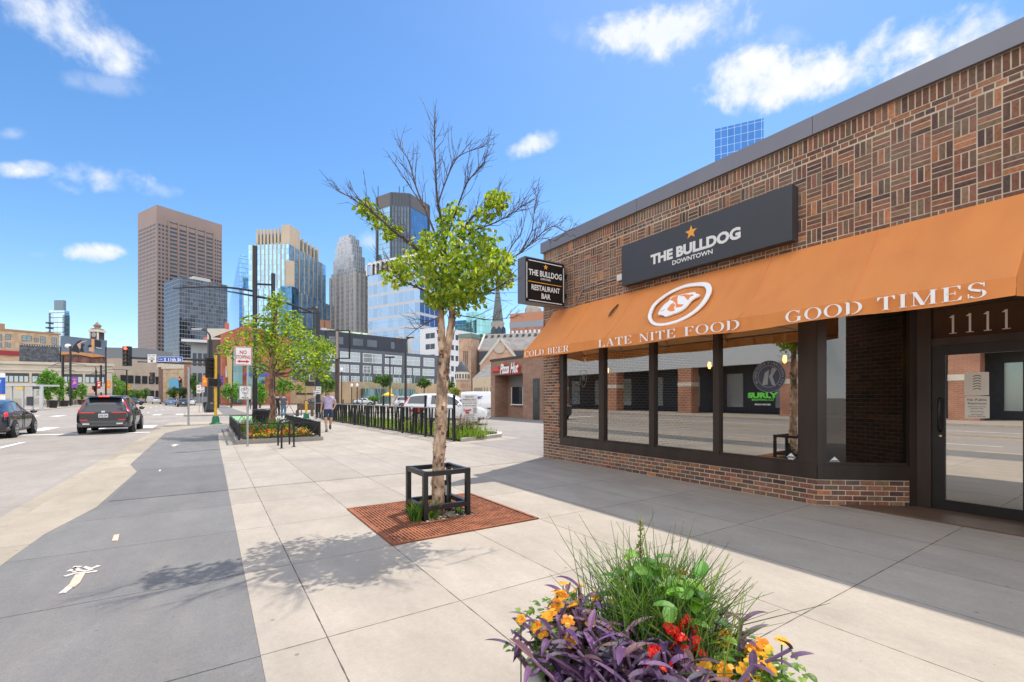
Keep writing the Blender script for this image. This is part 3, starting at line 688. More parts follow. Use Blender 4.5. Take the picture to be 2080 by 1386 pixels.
for k in range(7):
    f = k / 6
    rows.append([Vector((AX + (WX - .004 - AX) * f + .03 * math.sin(math.pi * f), AY0 + (AY1 - AY0) * i / nY, AZ1 + (AT - AZ1) * f - .035 * math.sin(math.pi * f) - (sag(AY0 + (AY1 - AY0) * i / nY) * math.sin(math.pi * f)))) for i in range(nY + 1)])
c.grid([r[::-1] for r in rows])
for y, fl in ((AY0, 0), (AY1, 1)):
    p = [(AX, y, AZ0), (AX, y, AZ1)] + [tuple(r[0 if not fl else -1]) for r in rows[1:]] + [(WX - .004, y, AZ0 + .1)]
    c.face(p if not fl else p[::-1])
c.build("canopy", ORG, aw)
for i in range(1, 6):
    sm_ = MB(); yy = AY0 + (AY1 - AY0) * i / 6; k_ = round((yy - AY0) / (AY1 - AY0) * nY); sm_.tube([r[k_] + Vector((-.003, 0, .004)) for r in rows], .005, 4, cap=False); sm_.build("seam", mat("canvas_seam", (.85, .3, .1), .8), aw)
v = MB(); vr = []
for k in range(4):
    z = AZ1 - (AZ1 - AZ0) * k / 3
    vr.append([Vector((AX - .004 * k + .012 * math.sin(y * 4.1 + .3) * k / 3 + .008 * math.sin(y * 11) * k / 3, y, z + (.012 * math.sin(y * 3.3) if k == 3 else 0))) for y in [AY1 + (AY0 - AY1) * i / 90 for i in range(91)]])
v.grid(vr[::-1]); v.build("valance", ORG, aw)
LW = mat("white_vinyl_lettering", (.93, .92, .88), .6)
LO = mat("orange_emblem_detail", (.9, .27, .07), .7)
t = MB()
for s_, a, b_, h_ in (("COLD BEER", 1066, 1156, .125), ("LATE NITE FOOD", 1216, 1503, .135), ("GOOD TIMES", 1596, 2006, .14)):
    y0, y1 = YonX(a, AX - .02), YonX(b_, AX - .02); serif(t, s_, Vector((AX - .022, y0, AZ0 + .024)), A1, B1, h_, width=y0 - y1, gap=.12)
t.build("lettering", LW, aw)
SB = Vector((WX - AX, 0, AT - AZ1)).normalized(); SN = A1.cross(SB).normalized(); SO = Vector((AX, 5, AZ1))
def hit(x, y, O, N):
    o = Vector((0, 0, CAMH)); d = ray(x, y); return o + d * ((O - o).dot(N) / d.dot(N))
def on(x, y, O, A, B):
    p = hit(x, y, O, A.cross(B)); return ((p - O).dot(A), (p - O).dot(B))
em = MB(); k = 160 / 1848.0
ctr = [on(1300 + x * k, 560 + y * k, SO, A1, SB) for x, y in [(225, 985), (240, 880), (330, 690), (520, 520), (760, 370), (1050, 250), (1330, 205), (1500, 205), (1590, 250), (1620, 350), (1570, 500), (1430, 700), (1200, 900), (900, 1060), (620, 1140), (400, 1150), (280, 1090)]]
ring = bez(ctr + [ctr[0]], 4)[:-1]
em.strip(ring, [.05 + .035 * abs(math.sin(math.pi * i / len(ring) + .25)) for i in range(len(ring))], SO, A1, SB, -.015, .02, closed=True)
dog = bez([on(1300 + x * k, 560 + y * k, SO, A1, SB) for x, y in [(425, 920), (450, 850), (560, 700), (680, 600), (720, 530), (800, 485), (900, 475), (1060, 435), (1280, 395), (1320, 430), (1400, 450), (1380, 480), (1260, 545), (1180, 610), (1120, 690), (1030, 780), (900, 860), (760, 910), (600, 965), (540, 930), (425, 920)]], 4)[:-1]
em.plate(dog, SO, A1, SB, -.02, .027)
em.build("emblem", LW, aw)
ed = MB()
for L_ in ([(480, 840), (560, 830), (600, 800), (490, 850)], [(640, 800), (690, 740), (720, 690), (790, 650), (830, 700), (800, 770), (830, 820), (760, 850), (680, 840)], [(700, 575), (800, 500), (900, 485), (880, 570), (890, 680), (1030, 690), (980, 740), (850, 760), (840, 660), (780, 600)],
           [(930, 490), (1060, 450), (1180, 465), (1240, 445), (1260, 480), (1190, 500), (1160, 550), (1130, 590), (1080, 540), (1040, 490)]):
    ed.plate([on(1300 + x * k, 560 + y * k, SO, A1, SB) for x, y in L_], SO, A1, SB, .007, .004)
ed.build("emblem_detail", LO, aw)
fr = MB()
for y in [AY0 + .05 + i * (AY1 - AY0 - .1) / 6 for i in range(7)]:
    fr.tube([(AX + .05, y, AZ1 - .06), (WX - .02, y, AT - .1)], .014, 6); fr.tube([(AX + .03, y, AZ1 - .03), (WX - .01, y, AZ1 - .03)], .014, 6)
fr.tube([(AX + .03, AY0, AZ1 - .02), (AX + .03, AY1, AZ1 - .02)], .014, 6); fr.build("awning_frame", GREYM, aw)
st = MB(); st.strip(bez([on(1255, 618, SO, A1, SB), on(1243, 632, SO, A1, SB), on(1236, 642, SO, A1, SB)], 4), [.02, .03, .035, .045, .05, .05, .04, .03, .015], SO, A1, SB, -.017, .02); st.build("soot_stain", mat("soot", (.12, .06, .03), .9, var=.4, vscale=12), aw)
# ---- main sign board
SGN = mat("charcoal_sign_face", (.038, .041, .05), .42, var=.06, vscale=1.5)
LET = mat("sign_letter_white", (.72, .72, .7), .5); STAR = mat("sign_star_orange", (.85, .36, .05), .5)
sx = 6.67; y0, y1 = YonX(1263, sx), YonX(1609, sx); zb, zt = 3.63, 4.40
bd = thing("restaurant_sign", "long charcoal sign board with white lettering and orange star above the awning", "sign", (sx, (y0 + y1) / 2, zb))
b = MB(); b.bx(sx, WX - .01, y1, y0, zb, zt); b.build("sign_box", SGN, bd)
SO2 = Vector((sx, y0, 0))
b = MB(); n_ = "THE BULLDOG"
def line(mb, s_, x0, x1, yb, O, A, hgt, bold=.03):
    p, q = on(x0, yb, O, A, B1), on(x1, yb, O, A, B1); mb = sans(mb, s_, O + A * ((p[0] + q[0]) / 2) + B1 * hgt[0], A, B1, hgt[1], bold=bold, width=abs(q[0] - p[0])); return mb
line(b, "THE BULLDOG", 1322, 1505, 525, SO2, A1, (3.875, .17), .05); line(b, "DOWNTOWN", 1366, 1448, 530, SO2, A1, (3.755, .075), .025)
b.build("lettering", LET, bd)
def star(mb, c, r, O, A, B): mb.plate([(c[0] + (r if i % 2 == 0 else r * .42) * math.sin(i * math.pi / 5), c[1] + (r if i % 2 == 0 else r * .42) * math.cos(i * math.pi / 5)) for i in range(10)], O, A, B, .002, .004)
b = MB(); p = on(1404, 472, SO2, A1, B1); star(b, p, .115, SO2, A1, B1); b.build("star", STAR, bd)
# ---- projecting blade sign at the corner
by0, by1, bx0, bx1, bz0, bz1 = 7.98, 8.25, 5.61, 6.72, 3.52, 4.50
bs = thing("projecting_sign", "square black two-sided sign projecting from the corner of the brick restaurant", "sign", ((bx0 + bx1) / 2, 8.1, bz0))
b = MB(); b.bx(bx0, bx1, by0, by1, bz0, bz1); b.build("sign_box", mat("sign_can_grey", (.12, .125, .14), .45, metal=.2), bs)
O3 = Vector((bx0, by0, bz0)); A3 = Vector((1, 0, 0)); 
b = MB(); b.plate([(.02, .02), (1.09, .02), (1.09, .96), (.02, .96)], O3, A3, B1, .0, .004); b.build("sign_face", mat("black_acrylic", (.008, .008, .009), .25), bs)
b = MB(); sans(b, "THE BULLDOG", O3 + A3 * .56 + B1 * .6, A3, B1, .125, bold=.03, width=.92); sans(b, "DOWNTOWN", O3 + A3 * .56 + B1 * .525, A3, B1, .045, bold=.02, width=.27)
sans(b, "RESTAURANT", O3 + A3 * .57 + B1 * .285, A3, B1, .115, bold=.025, width=.79); sans(b, "BAR", O3 + A3 * .57 + B1 * .12, A3, B1, .115, bold=.025, width=.25)
for q in ([(.05, .09), (.05, .86)], [(.1, .05), (1.03, .05)], [(1.07, .1), (1.07, .88)], [(.1, .91), (1.03, .91)]): b.strip(q, .018, O3, A3, B1, .004, .003)
b.build("lettering", LET, bs)
b = MB(); star(b, (.56, .82), .065, O3 + Vector((0, -.004, 0)), A3, B1); b.strip([(.09, .455), (1.02, .455)], .014, O3, A3, B1, .004, .003); b.build("star", STAR, bs)
for z_ in (4.2, 3.75): b = MB(); b.bx(bx1, WX, 8.06, 8.12, z_, z_ + .1); b.build("bracket", BLACK, bs)
cd = thing("electrical_conduit", "thin grey conduit running along brick from junction box to the projecting sign", "conduit", (WX - .02, 7.2, 3.7))
b = MB(); pts = [(WX - .025, 8.0, 3.5), (WX - .025, 7.72, 3.56), (WX - .025, 7.55, 3.78), (WX - .025, 7.4, 3.84), (WX - .025, 6.45, 3.86)]; b.tube(bez(pts, 5), .012, 6); b.build("pipe", GREYM, cd)
b = MB(); b.bx(WX - .06, WX - .004, 6.32, 6.45, 3.8, 3.92); b.build("junction_box", mat("pvc_white", (.7, .7, .68), .5), cd)
# ---- papers and stickers on the glass
OD = Vector((7.868, 1.93, 0))
nt = thing("door_notice", "two white printed notices taped to the glass entrance door", "notice", (7.85, 1.5, 1.1))
PAPER = mat("paper", (.78, .77, .7), .7); INK = mat("ink", (.05, .05, .05), .7)
b = MB(); pa = [on(x, y, OD, A1, B1) for x, y in ((1959, 803), (2009, 803), (2009, 756), (1959, 756))]; pb = [on(x, y, OD, A1, B1) for x, y in ((1960, 850), (2010, 850), (2010, 805), (1960, 805))]
b.plate(pa, OD, A1, B1, .0, .002); b.plate(pb, OD, A1, B1, .0, .002); b.build("sheet", PAPER, nt)
b = MB(); um = (pb[0][0] + pb[1][0]) / 2
for s_, z, h_, w_ in (("No Public", .135, .024, .17), ("Restroom", .108, .022, .16), ("Restrooms are for", .087, .011, .16), ("patrons only", .073, .011, .11), ("No Smoking", .05, .011, .11), ("No Outside", .028, .011, .1), ("Food or Beverage", .014, .011, .15)):
    sans(b, s_, OD + A1 * um + B1 * (pb[0][1] + z * (pb[2][1] - pb[0][1]) / .17), A1, B1, h_ * 1.2, d=.002, t=.001, bold=.01, width=w_)
for i in range(6): b.strip(bez([(um - .035, pa[2][1] - .05 - i * .032), (um, pa[2][1] - .035 - i * .032), (um + .035, pa[2][1] - .05 - i * .032)], 3), .008, OD, A1, B1, .002, .001)
b.build("printing", INK, nt)
DCL = mat("frosted_decal", (.27, .28, .3), .6); DCB = mat("decal_navy", (.04, .05, .08), .5); DG = mat("decal_green", (.12, .62, .06), .5)
dO = Vector((WX + .058, YE, 0))
de = thing("window_decal", "round grey and navy team badge with ring lettering on the last front window", "decal", (WX + .05, 3.5, 1.5))
b = MB(); cc = on(1562, 765, dO, A1, B1); r0 = .235
b.plate([(cc[0] + r0 * math.cos(i * math.pi / 20), cc[1] + r0 * math.sin(i * math.pi / 20)) for i in range(40)], dO, A1, B1, 0, .001); b.build("badge_disc", DCB, de)
b = MB()
for rr in (r0, r0 * .68): b.strip([(cc[0] + rr * math.cos(i * math.pi / 24), cc[1] + rr * math.sin(i * math.pi / 24)) for i in range(48)], .006, dO, A1, B1, .001, .001, closed=True)
for s_, a0, a1 in (("MINNESOTA", 205, 110), ("TIMBERWOLVES", 92, -40)):
    for i, ch in enumerate(s_):
        a = math.radians(a0 + (a1 - a0) * i / (len(s_) - 1)); aa = (A1 * math.sin(a) - B1 * math.cos(a)); bb = A1 * math.cos(a) + B1 * math.sin(a)
        sans(b, ch, dO + A1 * (cc[0] + r0 * .78 * math.cos(a)) + B1 * (cc[1] + r0 * .78 * math.sin(a)), aa, bb, .034, d=.001, t=.001, bold=.02)
for q in ([(-.1, -.13), (-.06, .06), (.0, .1), (-.02, -.12)], [(0, .0), (.07, .13), (.11, .1), (.05, .0), (.1, -.15), (.04, -.12)], [(.02, .06), (.05, .14), (.07, .08)]): b.plate([(cc[0] + x, cc[1] + y) for x, y in q], dO, A1, B1, .001, .001)
b.build("badge_lettering", DCL, de)
ds = thing("window_decal", "green and white brewery lettering below the round badge on the window", "decal", (WX + .05, 3.5, 1.2))
b = MB(); p, q = on(1519, 806, dO, A1, B1), on(1581, 806, dO, A1, B1); um = (p[0] + q[0]) / 2; zc = p[1]
sans(b, "SURLY", dO + A1 * um + B1 * (zc - .015), A1, B1, .075, d=.001, t=.001, bold=.06, width=q[0] - p[0]); sans(b, "BREWING CO", dO + A1 * um + B1 * (zc - .062), A1, B1, .034, d=.001, t=.001, bold=.02, width=(q[0] - p[0]) * .72); b.build("lettering", DG, ds)
b = MB(); sans(b, "PROUD PARTNER", dO + A1 * um + B1 * (zc - .13), A1, B1, .024, d=.001, t=.001, bold=.03, width=(q[0] - p[0]) * .52); b.build("small_lettering", LET, ds)
dh = thing("window_decal", "small faint grey shield outline on the first front window", "decal", (WX + .05, 7.5, 1.5))
b = MB(); cc = on(1185, 768, dO, A1, B1)
b.strip(bez([(cc[0] - .1, cc[1] + .14), (cc[0], cc[1] + .17), (cc[0] + .1, cc[1] + .14), (cc[0] + .1, cc[1] - .06), (cc[0], cc[1] - .2), (cc[0] - .1, cc[1] - .06), (cc[0] - .1, cc[1] + .14)], 3), .008, dO, A1, B1, 0, .001)
for i in (-1, 0, 1): b.strip([(cc[0] + i * .04, cc[1] + .09), (cc[0] + i * .04, cc[1] - .06)], .012, dO, A1, B1, 0, .001)
b.build("outline", DCL, dh)
def diamond(x, y, O, A, lab):
    d = thing("alarm_sticker", lab, "sticker", tuple(O)); c_ = on(x, y, O, A, B1); b = MB()
    b.plate([(c_[0] - .062, c_[1]), (c_[0], c_[1] - .062), (c_[0] + .062, c_[1]), (c_[0], c_[1] + .062)], O, A, B1, .001, .001); b.build("diamond", WHITE, d)
    b = MB(); b.plate([(c_[0] - .05, c_[1] - .012), (c_[0] + .05, c_[1] - .012), (c_[0] + .05, c_[1] + .012), (c_[0] - .05, c_[1] + .012)], O, A, B1, .002, .001); b.build("band", DCB, d)
    b = MB(); sans(b, "Protection One", O + A * c_[0] + B1 * (c_[1] - .007), A, B1, .014, d=.003, t=.001, bold=.02, width=.09); b.build("lettering", LET, d)
diamond(1607, 929, dO, A1, "white diamond alarm sticker low on the widest front window")
nD = DA.cross(B1).normalized(); diamond(1695, 937, DC - nD * .052, DA, "white diamond alarm sticker in the corner of the angled bay window")
# ---- what one sees inside
BULB = mat("glowing_filament", (1, .6, .15), .4, emit=(1, .5, .08), es=5)
for i, (px, py, x, lab) in enumerate(((1234, 752, 8.0, "lit amber pendant bulb behind the second front window"), (1441, 741, 8.0, "lit amber pendant bulb behind the third front window"), (1594, 728, 8.0, "lit amber pendant bulb behind the tree reflection in the last window"), (1890, 752, 9.4, "lit amber pendant bulb deep inside past the angled bay window"))):
    yb = YonX(px, x); z = Zat((x, yb), py)
    l = thing("pendant_lamp", lab, "lamp", (x, yb, z), group="pendant lamps inside the restaurant")
    b = MB(); b.tube([(x, yb, 2.9), (x, yb, z + .1)], .006, 6); b.build("cord", BLACK, l)
    b = MB(); b.lathe([(.0, z + .12), (.03, z + .11), (.03, z + .06), (.02, z + .05)], (x, yb, 0), 10); b.build("socket", BLACK, l)
    b = MB(); b.lathe([(.015, z + .06), (.028, z + .02), (.032, z - .03), (.022, z - .07), (0.002, z - .085)], (x, yb, 0), 12); b.build("bulb", BULB, l)
tb = None
WOOD = mat("table_wood", (.3, .17, .09), .4, var=.2, vscale=3, stretch=(1, 8, 1))
def table():
    t = thing("dining_table", "wooden dining table inside behind the first front window", "table", (8.2, 7.4, .015), group="dining tables inside the restaurant")
    b = MB(); b.bx(7.85, 8.55, 6.95, 7.85, .73, .77); b.build("tabletop", WOOD, t)
    b = MB(); b.tube([(8.2, 7.4, .03), (8.2, 7.4, .73)], .035, 10); b.lathe([(.25, .015), (.25, .03), (.04, .05)], (8.2, 7.4, 0), 14); b.build("pedestal", BLACK, t); return t
tb = table()
dup(tb, (8.2, 5.9, .015), 0, "wooden dining table inside behind the second front window"); dup(tb, (8.2, 4.3, .015), 0, "wooden dining table inside behind the badge on the last window")
bc = thing("bar_counter", "long dark bar counter at the back of the restaurant room", "bar counter", (11, 4, .015))
b = MB(); b.bx(10.8, 11.4, .5, 7.5, .015, 1.05); b.build("counter_front", mat("bar_front", (.09, .05, .035), .5, var=.2), bc); b = MB(); b.bx(10.7, 11.5, .4, 7.6, 1.05, 1.1); b.build("counter_top", mat("bar_top", (.2, .11, .06), .25), bc)
# ------------------------------------------------------------------ downtown
def foot(cx, yc, l, r, yr, Zc, yl=None):
    """footprint of a block from its near corner column, its left and right columns and the fall of its roof line"""
    Cc = P(cx, HY, Zc); H = CAMH + (HY - yc) / FPX * Zc
    Zr = Zc * (HY - yc) / (HY - yr); R = P(r, HY, Zr)
    Cc = Vector((Cc.x, Cc.y, 0)); R = Vector((R.x, R.y, 0)); d = (R - Cc).normalized(); p = Vector((-d.y, d.x, 0))
    rr = (l - CX) / FPX
    latC = Cc.x * CY - Cc.y * SY; latp = p.x * CY - p.y * SY; ZC = depth(Cc); zp = depth(p)
    t = (rr * ZC - latC) / (latp - rr * zp)
    if depth(p) < 0: p = -p; t = -t
    if t <= 0: t = 16.0
    return Cc, R, Cc + p * t, H
def block(mb, C, R, L, z0, z1, mi=0, top=0, mL=None):
    B = R + L - C
    for a, b, m in ((L, C, mi if mL is None else mL), (C, R, mi), (R, B, mi), (B, L, mi)):
        w = (b - a).length
        mb.face([(a.x, a.y, z0), (b.x, b.y, z0), (b.x, b.y, z1), (a.x, a.y, z1)], uv=[(0, z0), (w, z0), (w, z1), (0, z1)], mi=m)
    mb.face([(q.x, q.y, z1) for q in (L, C, R, B)], mi=top)
def mid(*ps): s = sum((Vector(p) for p in ps), Vector()); return s / len(ps)
def panels(root, quads, m, name="window", frame=None, fw=.1, out=.03):
    """punched openings: the nearest hundred are windows of their own, the rest one part"""
    ql = sorted(quads, key=lambda q: depth(mid(*q)))
    rest_ = MB()
    for i, q in enumerate(ql):
        n = (q[1] - q[0]).cross(q[3] - q[0]).normalized()
        b = MB() if i < 100 else rest_
        b.face([p + n * out for p in q], uv=[(0, 0), ((q[1] - q[0]).length, 0), ((q[1] - q[0]).length, (q[3] - q[0]).length), (0, (q[3] - q[0]).length)])
        if i < 100:
            w = b.build(name, m, root)
            if frame is not None:
                f = MB(); u, v = (q[1] - q[0]).normalized(), (q[3] - q[0]).normalized(); W_, H_ = (q[1] - q[0]).length, (q[3] - q[0]).length
                o = q[0]
                for x0, x1, y0, y1 in ((-fw, W_ + fw, -fw, 0), (-fw, W_ + fw, H_, H_ + fw), (-fw, 0, 0, H_), (W_, W_ + fw, 0, H_), (W_ / 2 - fw * .4, W_ / 2 + fw * .4, 0, H_), (0, W_ / 2 - fw * .4, H_ * .55, H_ * .55 + fw * .7), (W_ / 2 + fw * .4, W_, H_ * .55, H_ * .55 + fw * .7)):
                    f.plate([(x0, y0), (x1, y0), (x1, y1), (x0, y1)], o, u, v, out * .4, out * 2.2)
                f.build("frame", frame, w, root=root)
    if rest_.f: rest_.build(name, m, root)["kind"] = "stuff"
def wallgrid(a, b, cols, rows):
    """cells on the wall a-b: cols = [(u0, u1)], rows = [(z0, z1)] as fractions / metres"""
    d = b - a
    return [[Vector((a.x + d.x * u0, a.y + d.y * u0, z0)), Vector((a.x + d.x * u1, a.y + d.y * u1, z0)), Vector((a.x + d.x * u1, a.y + d.y * u1, z1)), Vector((a.x + d.x * u0, a.y + d.y * u0, z1))] for z0, z1 in rows for u0, u1 in cols]
def fins(mb, a, b, n, z0, z1, w, d, mi=0, ends=True):
    dr = (b - a); nn = Vector((dr.y, -dr.x, 0)).normalized()
    for i in range(n + 1):
        if not ends and i in (0, n): continue
        p = a + dr * (i / n) + nn * d * .4
        mb.bar((p.x, p.y, z0), (p.x, p.y, z1), w, d, up=nn, mi=mi)
STONE = mat("rose_granite", (.29, .21, .18), .7, var=.06, vscale=.05)
DGL = mat("dark_window_glass", (.035, .045, .06), .08, metal=.55)
BGL = mat("blue_window_glass", (.2, .32, .42), .06, metal=.8)
LGL = mat("pale_window_glass", (.42, .48, .5), .12, metal=.5)
ROOFG = mat("flat_roof_gravel", (.3, .29, .28), .9)
# 1 rose granite slab tower
C, R, L, H = foot(318, 416, 280, 451, 457, 400)
t = thing("skyscraper", "tall rose-brown granite slab tower with dark ribbon windows, tallest at left", "skyscraper", C)
b = MB(); block(b, C, R, L, 0, H); b.build("wall", STONE, t)
rows = [(z, z + 1.9) for z in [8 + 3.55 * i for i in range(int((H - 22) / 3.55))]]
bay = [(.025, .055), (.075, .105), (.125, .155)] + [(.18 + .138 * i, .18 + .138 * i + .112) for i in range(5)] + [(.876, .9), (.915, .94), (.955, .985)]
q = wallgrid(C, R, bay, rows)
q += wallgrid(L, C, [(.05 + i * .0765, .05 + i * .0765 + .042) for i in range(12)], rows)
q += wallgrid(C, R, [(.18 + .138 * i, .18 + .138 * i + .12) for i in range(5)], [(H - 12.6, H - 11.6)])
panels(t, q, DGL, out=.06)
b = MB()
for u in [.17 + .138 * i for i in range(6)]:
    p = C + (R - C) * u; nn = Vector(((R - C).y, -(R - C).x, 0)).normalized(); p = p + nn * .3; b.bar((p.x, p.y, 0), (p.x, p.y, H - 10), 1.1, .8, up=nn)
b.build("pier", STONE, t)
# 2 black glass hotel block
C, R, L, H = foot(364, 562, 362, 462, 580, 300)
nn = Vector(((R - C).y, -(R - C).x, 0)).normalized(); L = C - nn * 28
t = thing("hotel_tower", "black glass hotel block with fine pale grid in front of rose granite tower", "hotel", C)
b = MB(); block(b, C, R, L, 0, H); b.build("curtain_wall", facade("black_grid_wall", 1.55, 2.75, .14, .34, (.05, .068, .095), (.24, .23, .22), refl=.7, var=.35), t)
b = MB(); c0 = C + (R - C) * .35 - nn * 6; block(b, c0, c0 + (R - C) * .36, c0 - nn * 12, H, H + 3.4); b.build("penthouse", mat("pale_penthouse", (.6, .58, .54), .7), t)
# 3 pale blue glass tower
C, R, L, H = foot(486, 523, 455, 520, 528, 390)
t = thing("glass_tower", "pale blue glass tower between black hotel block and gold-ribbed tower", "skyscraper", C)
b = MB(); block(b, C, R, L, 0, H); b.build("curtain_wall", facade("pale_blue_wall", 1.6, 3.9, .1, .5, (.16, .34, .56), (.16, .27, .42), refl=.9, var=.15, wave=.008), t)
b = MB(); nn = Vector(((R - C).y, -(R - C).x, 0)).normalized(); block(b, C - nn * 6 + (R - C) * .1, R - nn * 6, C - nn * 18 + (R - C) * .1, H, H + 5); b.build("roof_plant", facade("pale_blue_wall", 1.6), t)
# 4 gold and blue crowned tower
GOLD = mat("gold_stone", (.5, .41, .3), .65, var=.08, vscale=.1)
BLU = facade("bright_blue_wall", 1.3, 3.7, .1, .16, (.3, .5, .7), (.14, .26, .4), refl=.92, var=.2)
C, R, L, H = foot(588, 548, 494, 673, 590, 320)
t = thing("skyscraper", "blue glass tower with stepped gold stone crown and vertical gold ribs", "skyscraper", C)
dR, dL = R - C, L - C
b = MB(); block(b, C, R, L, 0, H * .86); b.build("lower_shaft", BLU, t)
Cm, Rm, Lm = C + dR * .035 + dL * .05, C + dR * .9 + dL * .05, C + dR * .035 + dL * .93
b = MB(); block(b, Cm, Rm, Lm, H * .86, CAMH + (HY - 503) / FPX * 330); b.build("upper_shaft", BLU, t)
Hm = CAMH + (HY - 503) / FPX * 330
c1, r1, l1 = C + dR * .12 + dL * .12, C + dR * .74 + dL * .12, C + dR * .12 + dL * .82
Ht = CAMH + (HY - 478) / FPX * 340
b = MB(); block(b, c1, r1, l1, Hm - 4, Ht - 3); b.build("crown", BLU, t)
b = MB(); fins(b, L, C, 9, 0, H * .86, .4, .3); fins(b, C, R, 8, 0, H * .86, .45, .3); b.build("rib", GOLD, t)
b = MB(); fins(b, Lm, Cm, 10, H * .74, Hm + 1, .7, .35, ends=False); fins(b, Cm, Rm, 8, H * .76, Hm + 1, .7, .35, ends=False); b.build("upper_rib", GOLD, t)
b = MB(); fins(b, l1, c1, 9, Hm - 6, Ht, 1.5, 1.2); fins(b, c1, r1, 7, Hm - 6, Ht - 1.5, 1.4, 1.2); b.build("crown_rib", GOLD, t)
b = MB(); k1 = c1 + dR * .02 + dL * .02; block(b, k1 - dR * .05 - dL * .05, k1 + dR * .16 - dL * .05, k1 + dL * .13 - dR * .05, Hm - 14, Ht + 2.5); p = C + dR * .06 + dL * .06; b.bar((p.x, p.y, H * .80), (p.x, p.y, Hm - 12), 5, 5, up=nn); b.build("corner_turret", GOLD, t)
dk = C - (dR.normalized() + dL.normalized()) * .25; b = MB(); b.bar((dk.x, dk.y, 0), (dk.x, dk.y, H * .86), 8.5, 8.5, up=dR.normalized()); b.build("corner_strip", facade("deep_blue_wall", 1.3, 3.7, .1, .16, (.06, .16, .27), (.03, .06, .1), refl=.9, var=.3), t)
# 5 stepped grey stone tower
t5 = facade("ribbed_stone_wall", 1.9, 3.7, .95, .5, (.35, .38, .43), (.54, .52, .5), refl=.5, var=.3)
C, R, L, H = foot(722, 545, 672, 748, 552, 360); dR, dL = R - C, L - C
t = thing("skyscraper", "grey stone tower with stepped top and fine vertical window strips", "skyscraper", C)
lo_ = MB(); block(lo_, C, R, L, 0, H); lo_.build("lower_shaft", t5, t)
for k, (f, y) in enumerate(((.10, 520), (.19, 497), (.27, 482), (.38, 473))):
    z1 = CAMH + (HY - y) / FPX * 366; b = MB(); o = C + dR * f * .6 + dL * f; block(b, o, o + dR * (1 - f * 1.2), o + dL * (1 - f * 1.6), H * .8, z1); b.build(("setback"), t5, t)
b = MB(); fins(b, L, C, 5, 0, H - 3, 1.2, 1.2); fins(b, C, R, 3, 0, H - 3, 1.2, 1.2); b.build("buttress", mat("warm_stone", (.52, .49, .46), .8), t)
# 6 dark chamfered tower
t = thing("skyscraper", "dark blue-black chamfered glass tower behind street tree crown", "skyscraper", P(800, HY, 330))
H = CAMH + (HY - 392) / FPX * 330
pl = [P(766, HY, 338), P(795, HY, 330), P(832, HY, 332), P(871, HY, 352), P(868, HY, 385), P(770, HY, 385)]
pl = [(p.x, p.y) for p in pl]
b = MB(); b.prism(pl, 0, H); b.build("curtain_wall", facade("navy_wall", 1.5, 3.7, .08, .25, (.2, .34, .47), (.09, .13, .17), refl=.9, var=.12), t)
b = MB()
for i in range(5): fins(b, Vector((*pl[i], 0)), Vector((*pl[i + 1], 0)), 6 if i == 1 else 1, 0, H, 1.8, .7)
b.build("fin", mat("black_metal_fin", (.06, .068, .085), .4, metal=.3), t)
pb = [(C_[0], C_[1]) for C_ in pl]; cxm = sum(p[0] for p in pb) / 6, sum(p[1] for p in pb) / 6
b = MB(); b.prism([(cxm[0] + (p[0] - cxm[0]) * 1.012, cxm[1] + (p[1] - cxm[1]) * 1.012) for p in pb], H - 9, H + .5); b.build("top_band", mat("brown_black_band", (.11, .095, .09), .45), t)
b = MB()
for x in (768, 811, 820): p = P(x, HY, 350); b.tube([(p.x, p.y, H), (p.x, p.y, H + 14)], .3, 5)
b.build("antenna", BLACK, t)
# 7 white banded office block
C, R, L, H = foot(852, 512, 747, 892, 528, 230); dR, dL = R - C, L - C
t = thing("office_tower", "white and blue banded office block with open colonnade along its roof", "office", C)
wb7 = facade("white_band_wall", 3.8, 6.4, .35, .2, (.2, .3, .42), (.48, .5, .53), band=.2, bandcol=(.46, .48, .52), refl=.85, var=.12)
b = MB(); block(b, C, R, L, 0, H - 7); b.build("curtain_wall", wb7, t)
b = MB(); i_ = .05; block(b, C + dR * .1 + dL * .03, R - dR * .1 + dL * .03, L + dR * .1, H - 7, H - 1.2); b.build("roof_plant", DGL, t)
b = MB(); block(b, C, R, L, H - 1.2, H); fins(b, L, C, 11, H - 7, H - 1.2, .9, .9); fins(b, C, R, 4, H - 7, H - 1.2, .9, .9); b.build("colonnade", mat("white_concrete", (.66, .65, .63), .7), t)
b = MB(); n7 = Vector((dL.y, -dL.x, 0)).normalized(); n7 = n7 if depth(n7) < 0 else -n7
z0 = CAMH + (HY - 676) / FPX * 232; b.plate([(0, z0), (1, z0), (1, z0 + 7), (0, z0 + 7)], C + dL * .02, (dL * .98), (0, 0, 1), -.1 if (dL.cross(Vector((0, 0, 1)))).dot(n7) < 0 else .1, .15); b.build("dark_storey", facade("dark_storey_wall", 1.9, 3.5, .15, .3, (.06, .08, .11), (.3, .32, .35), refl=.7), t)
# 8 low white office wing
C, R, L, H = foot(893, 664, 853, 970, 678, 170); dR, dL = R - C, L - C
t = thing("office_building", "white low office wing with square windows behind the brick church tower", "office", C)
b = MB(); block(b, C, R, L, 0, H); b.build("wall", mat("white_stucco", (.68, .68, .68), .7, var=.04), t)
q = []
rows = [(H - 4 - 4.1 * i, H - 2 - 4.1 * i) for i in range(5)]
q += wallgrid(C, R, [(.05 + .115 * i, .05 + .115 * i + .07) for i in range(8)], rows); q += wallgrid(L, C, [(.3, .52), (.54, .76)], rows)
panels(t, q, DGL, out=.05)
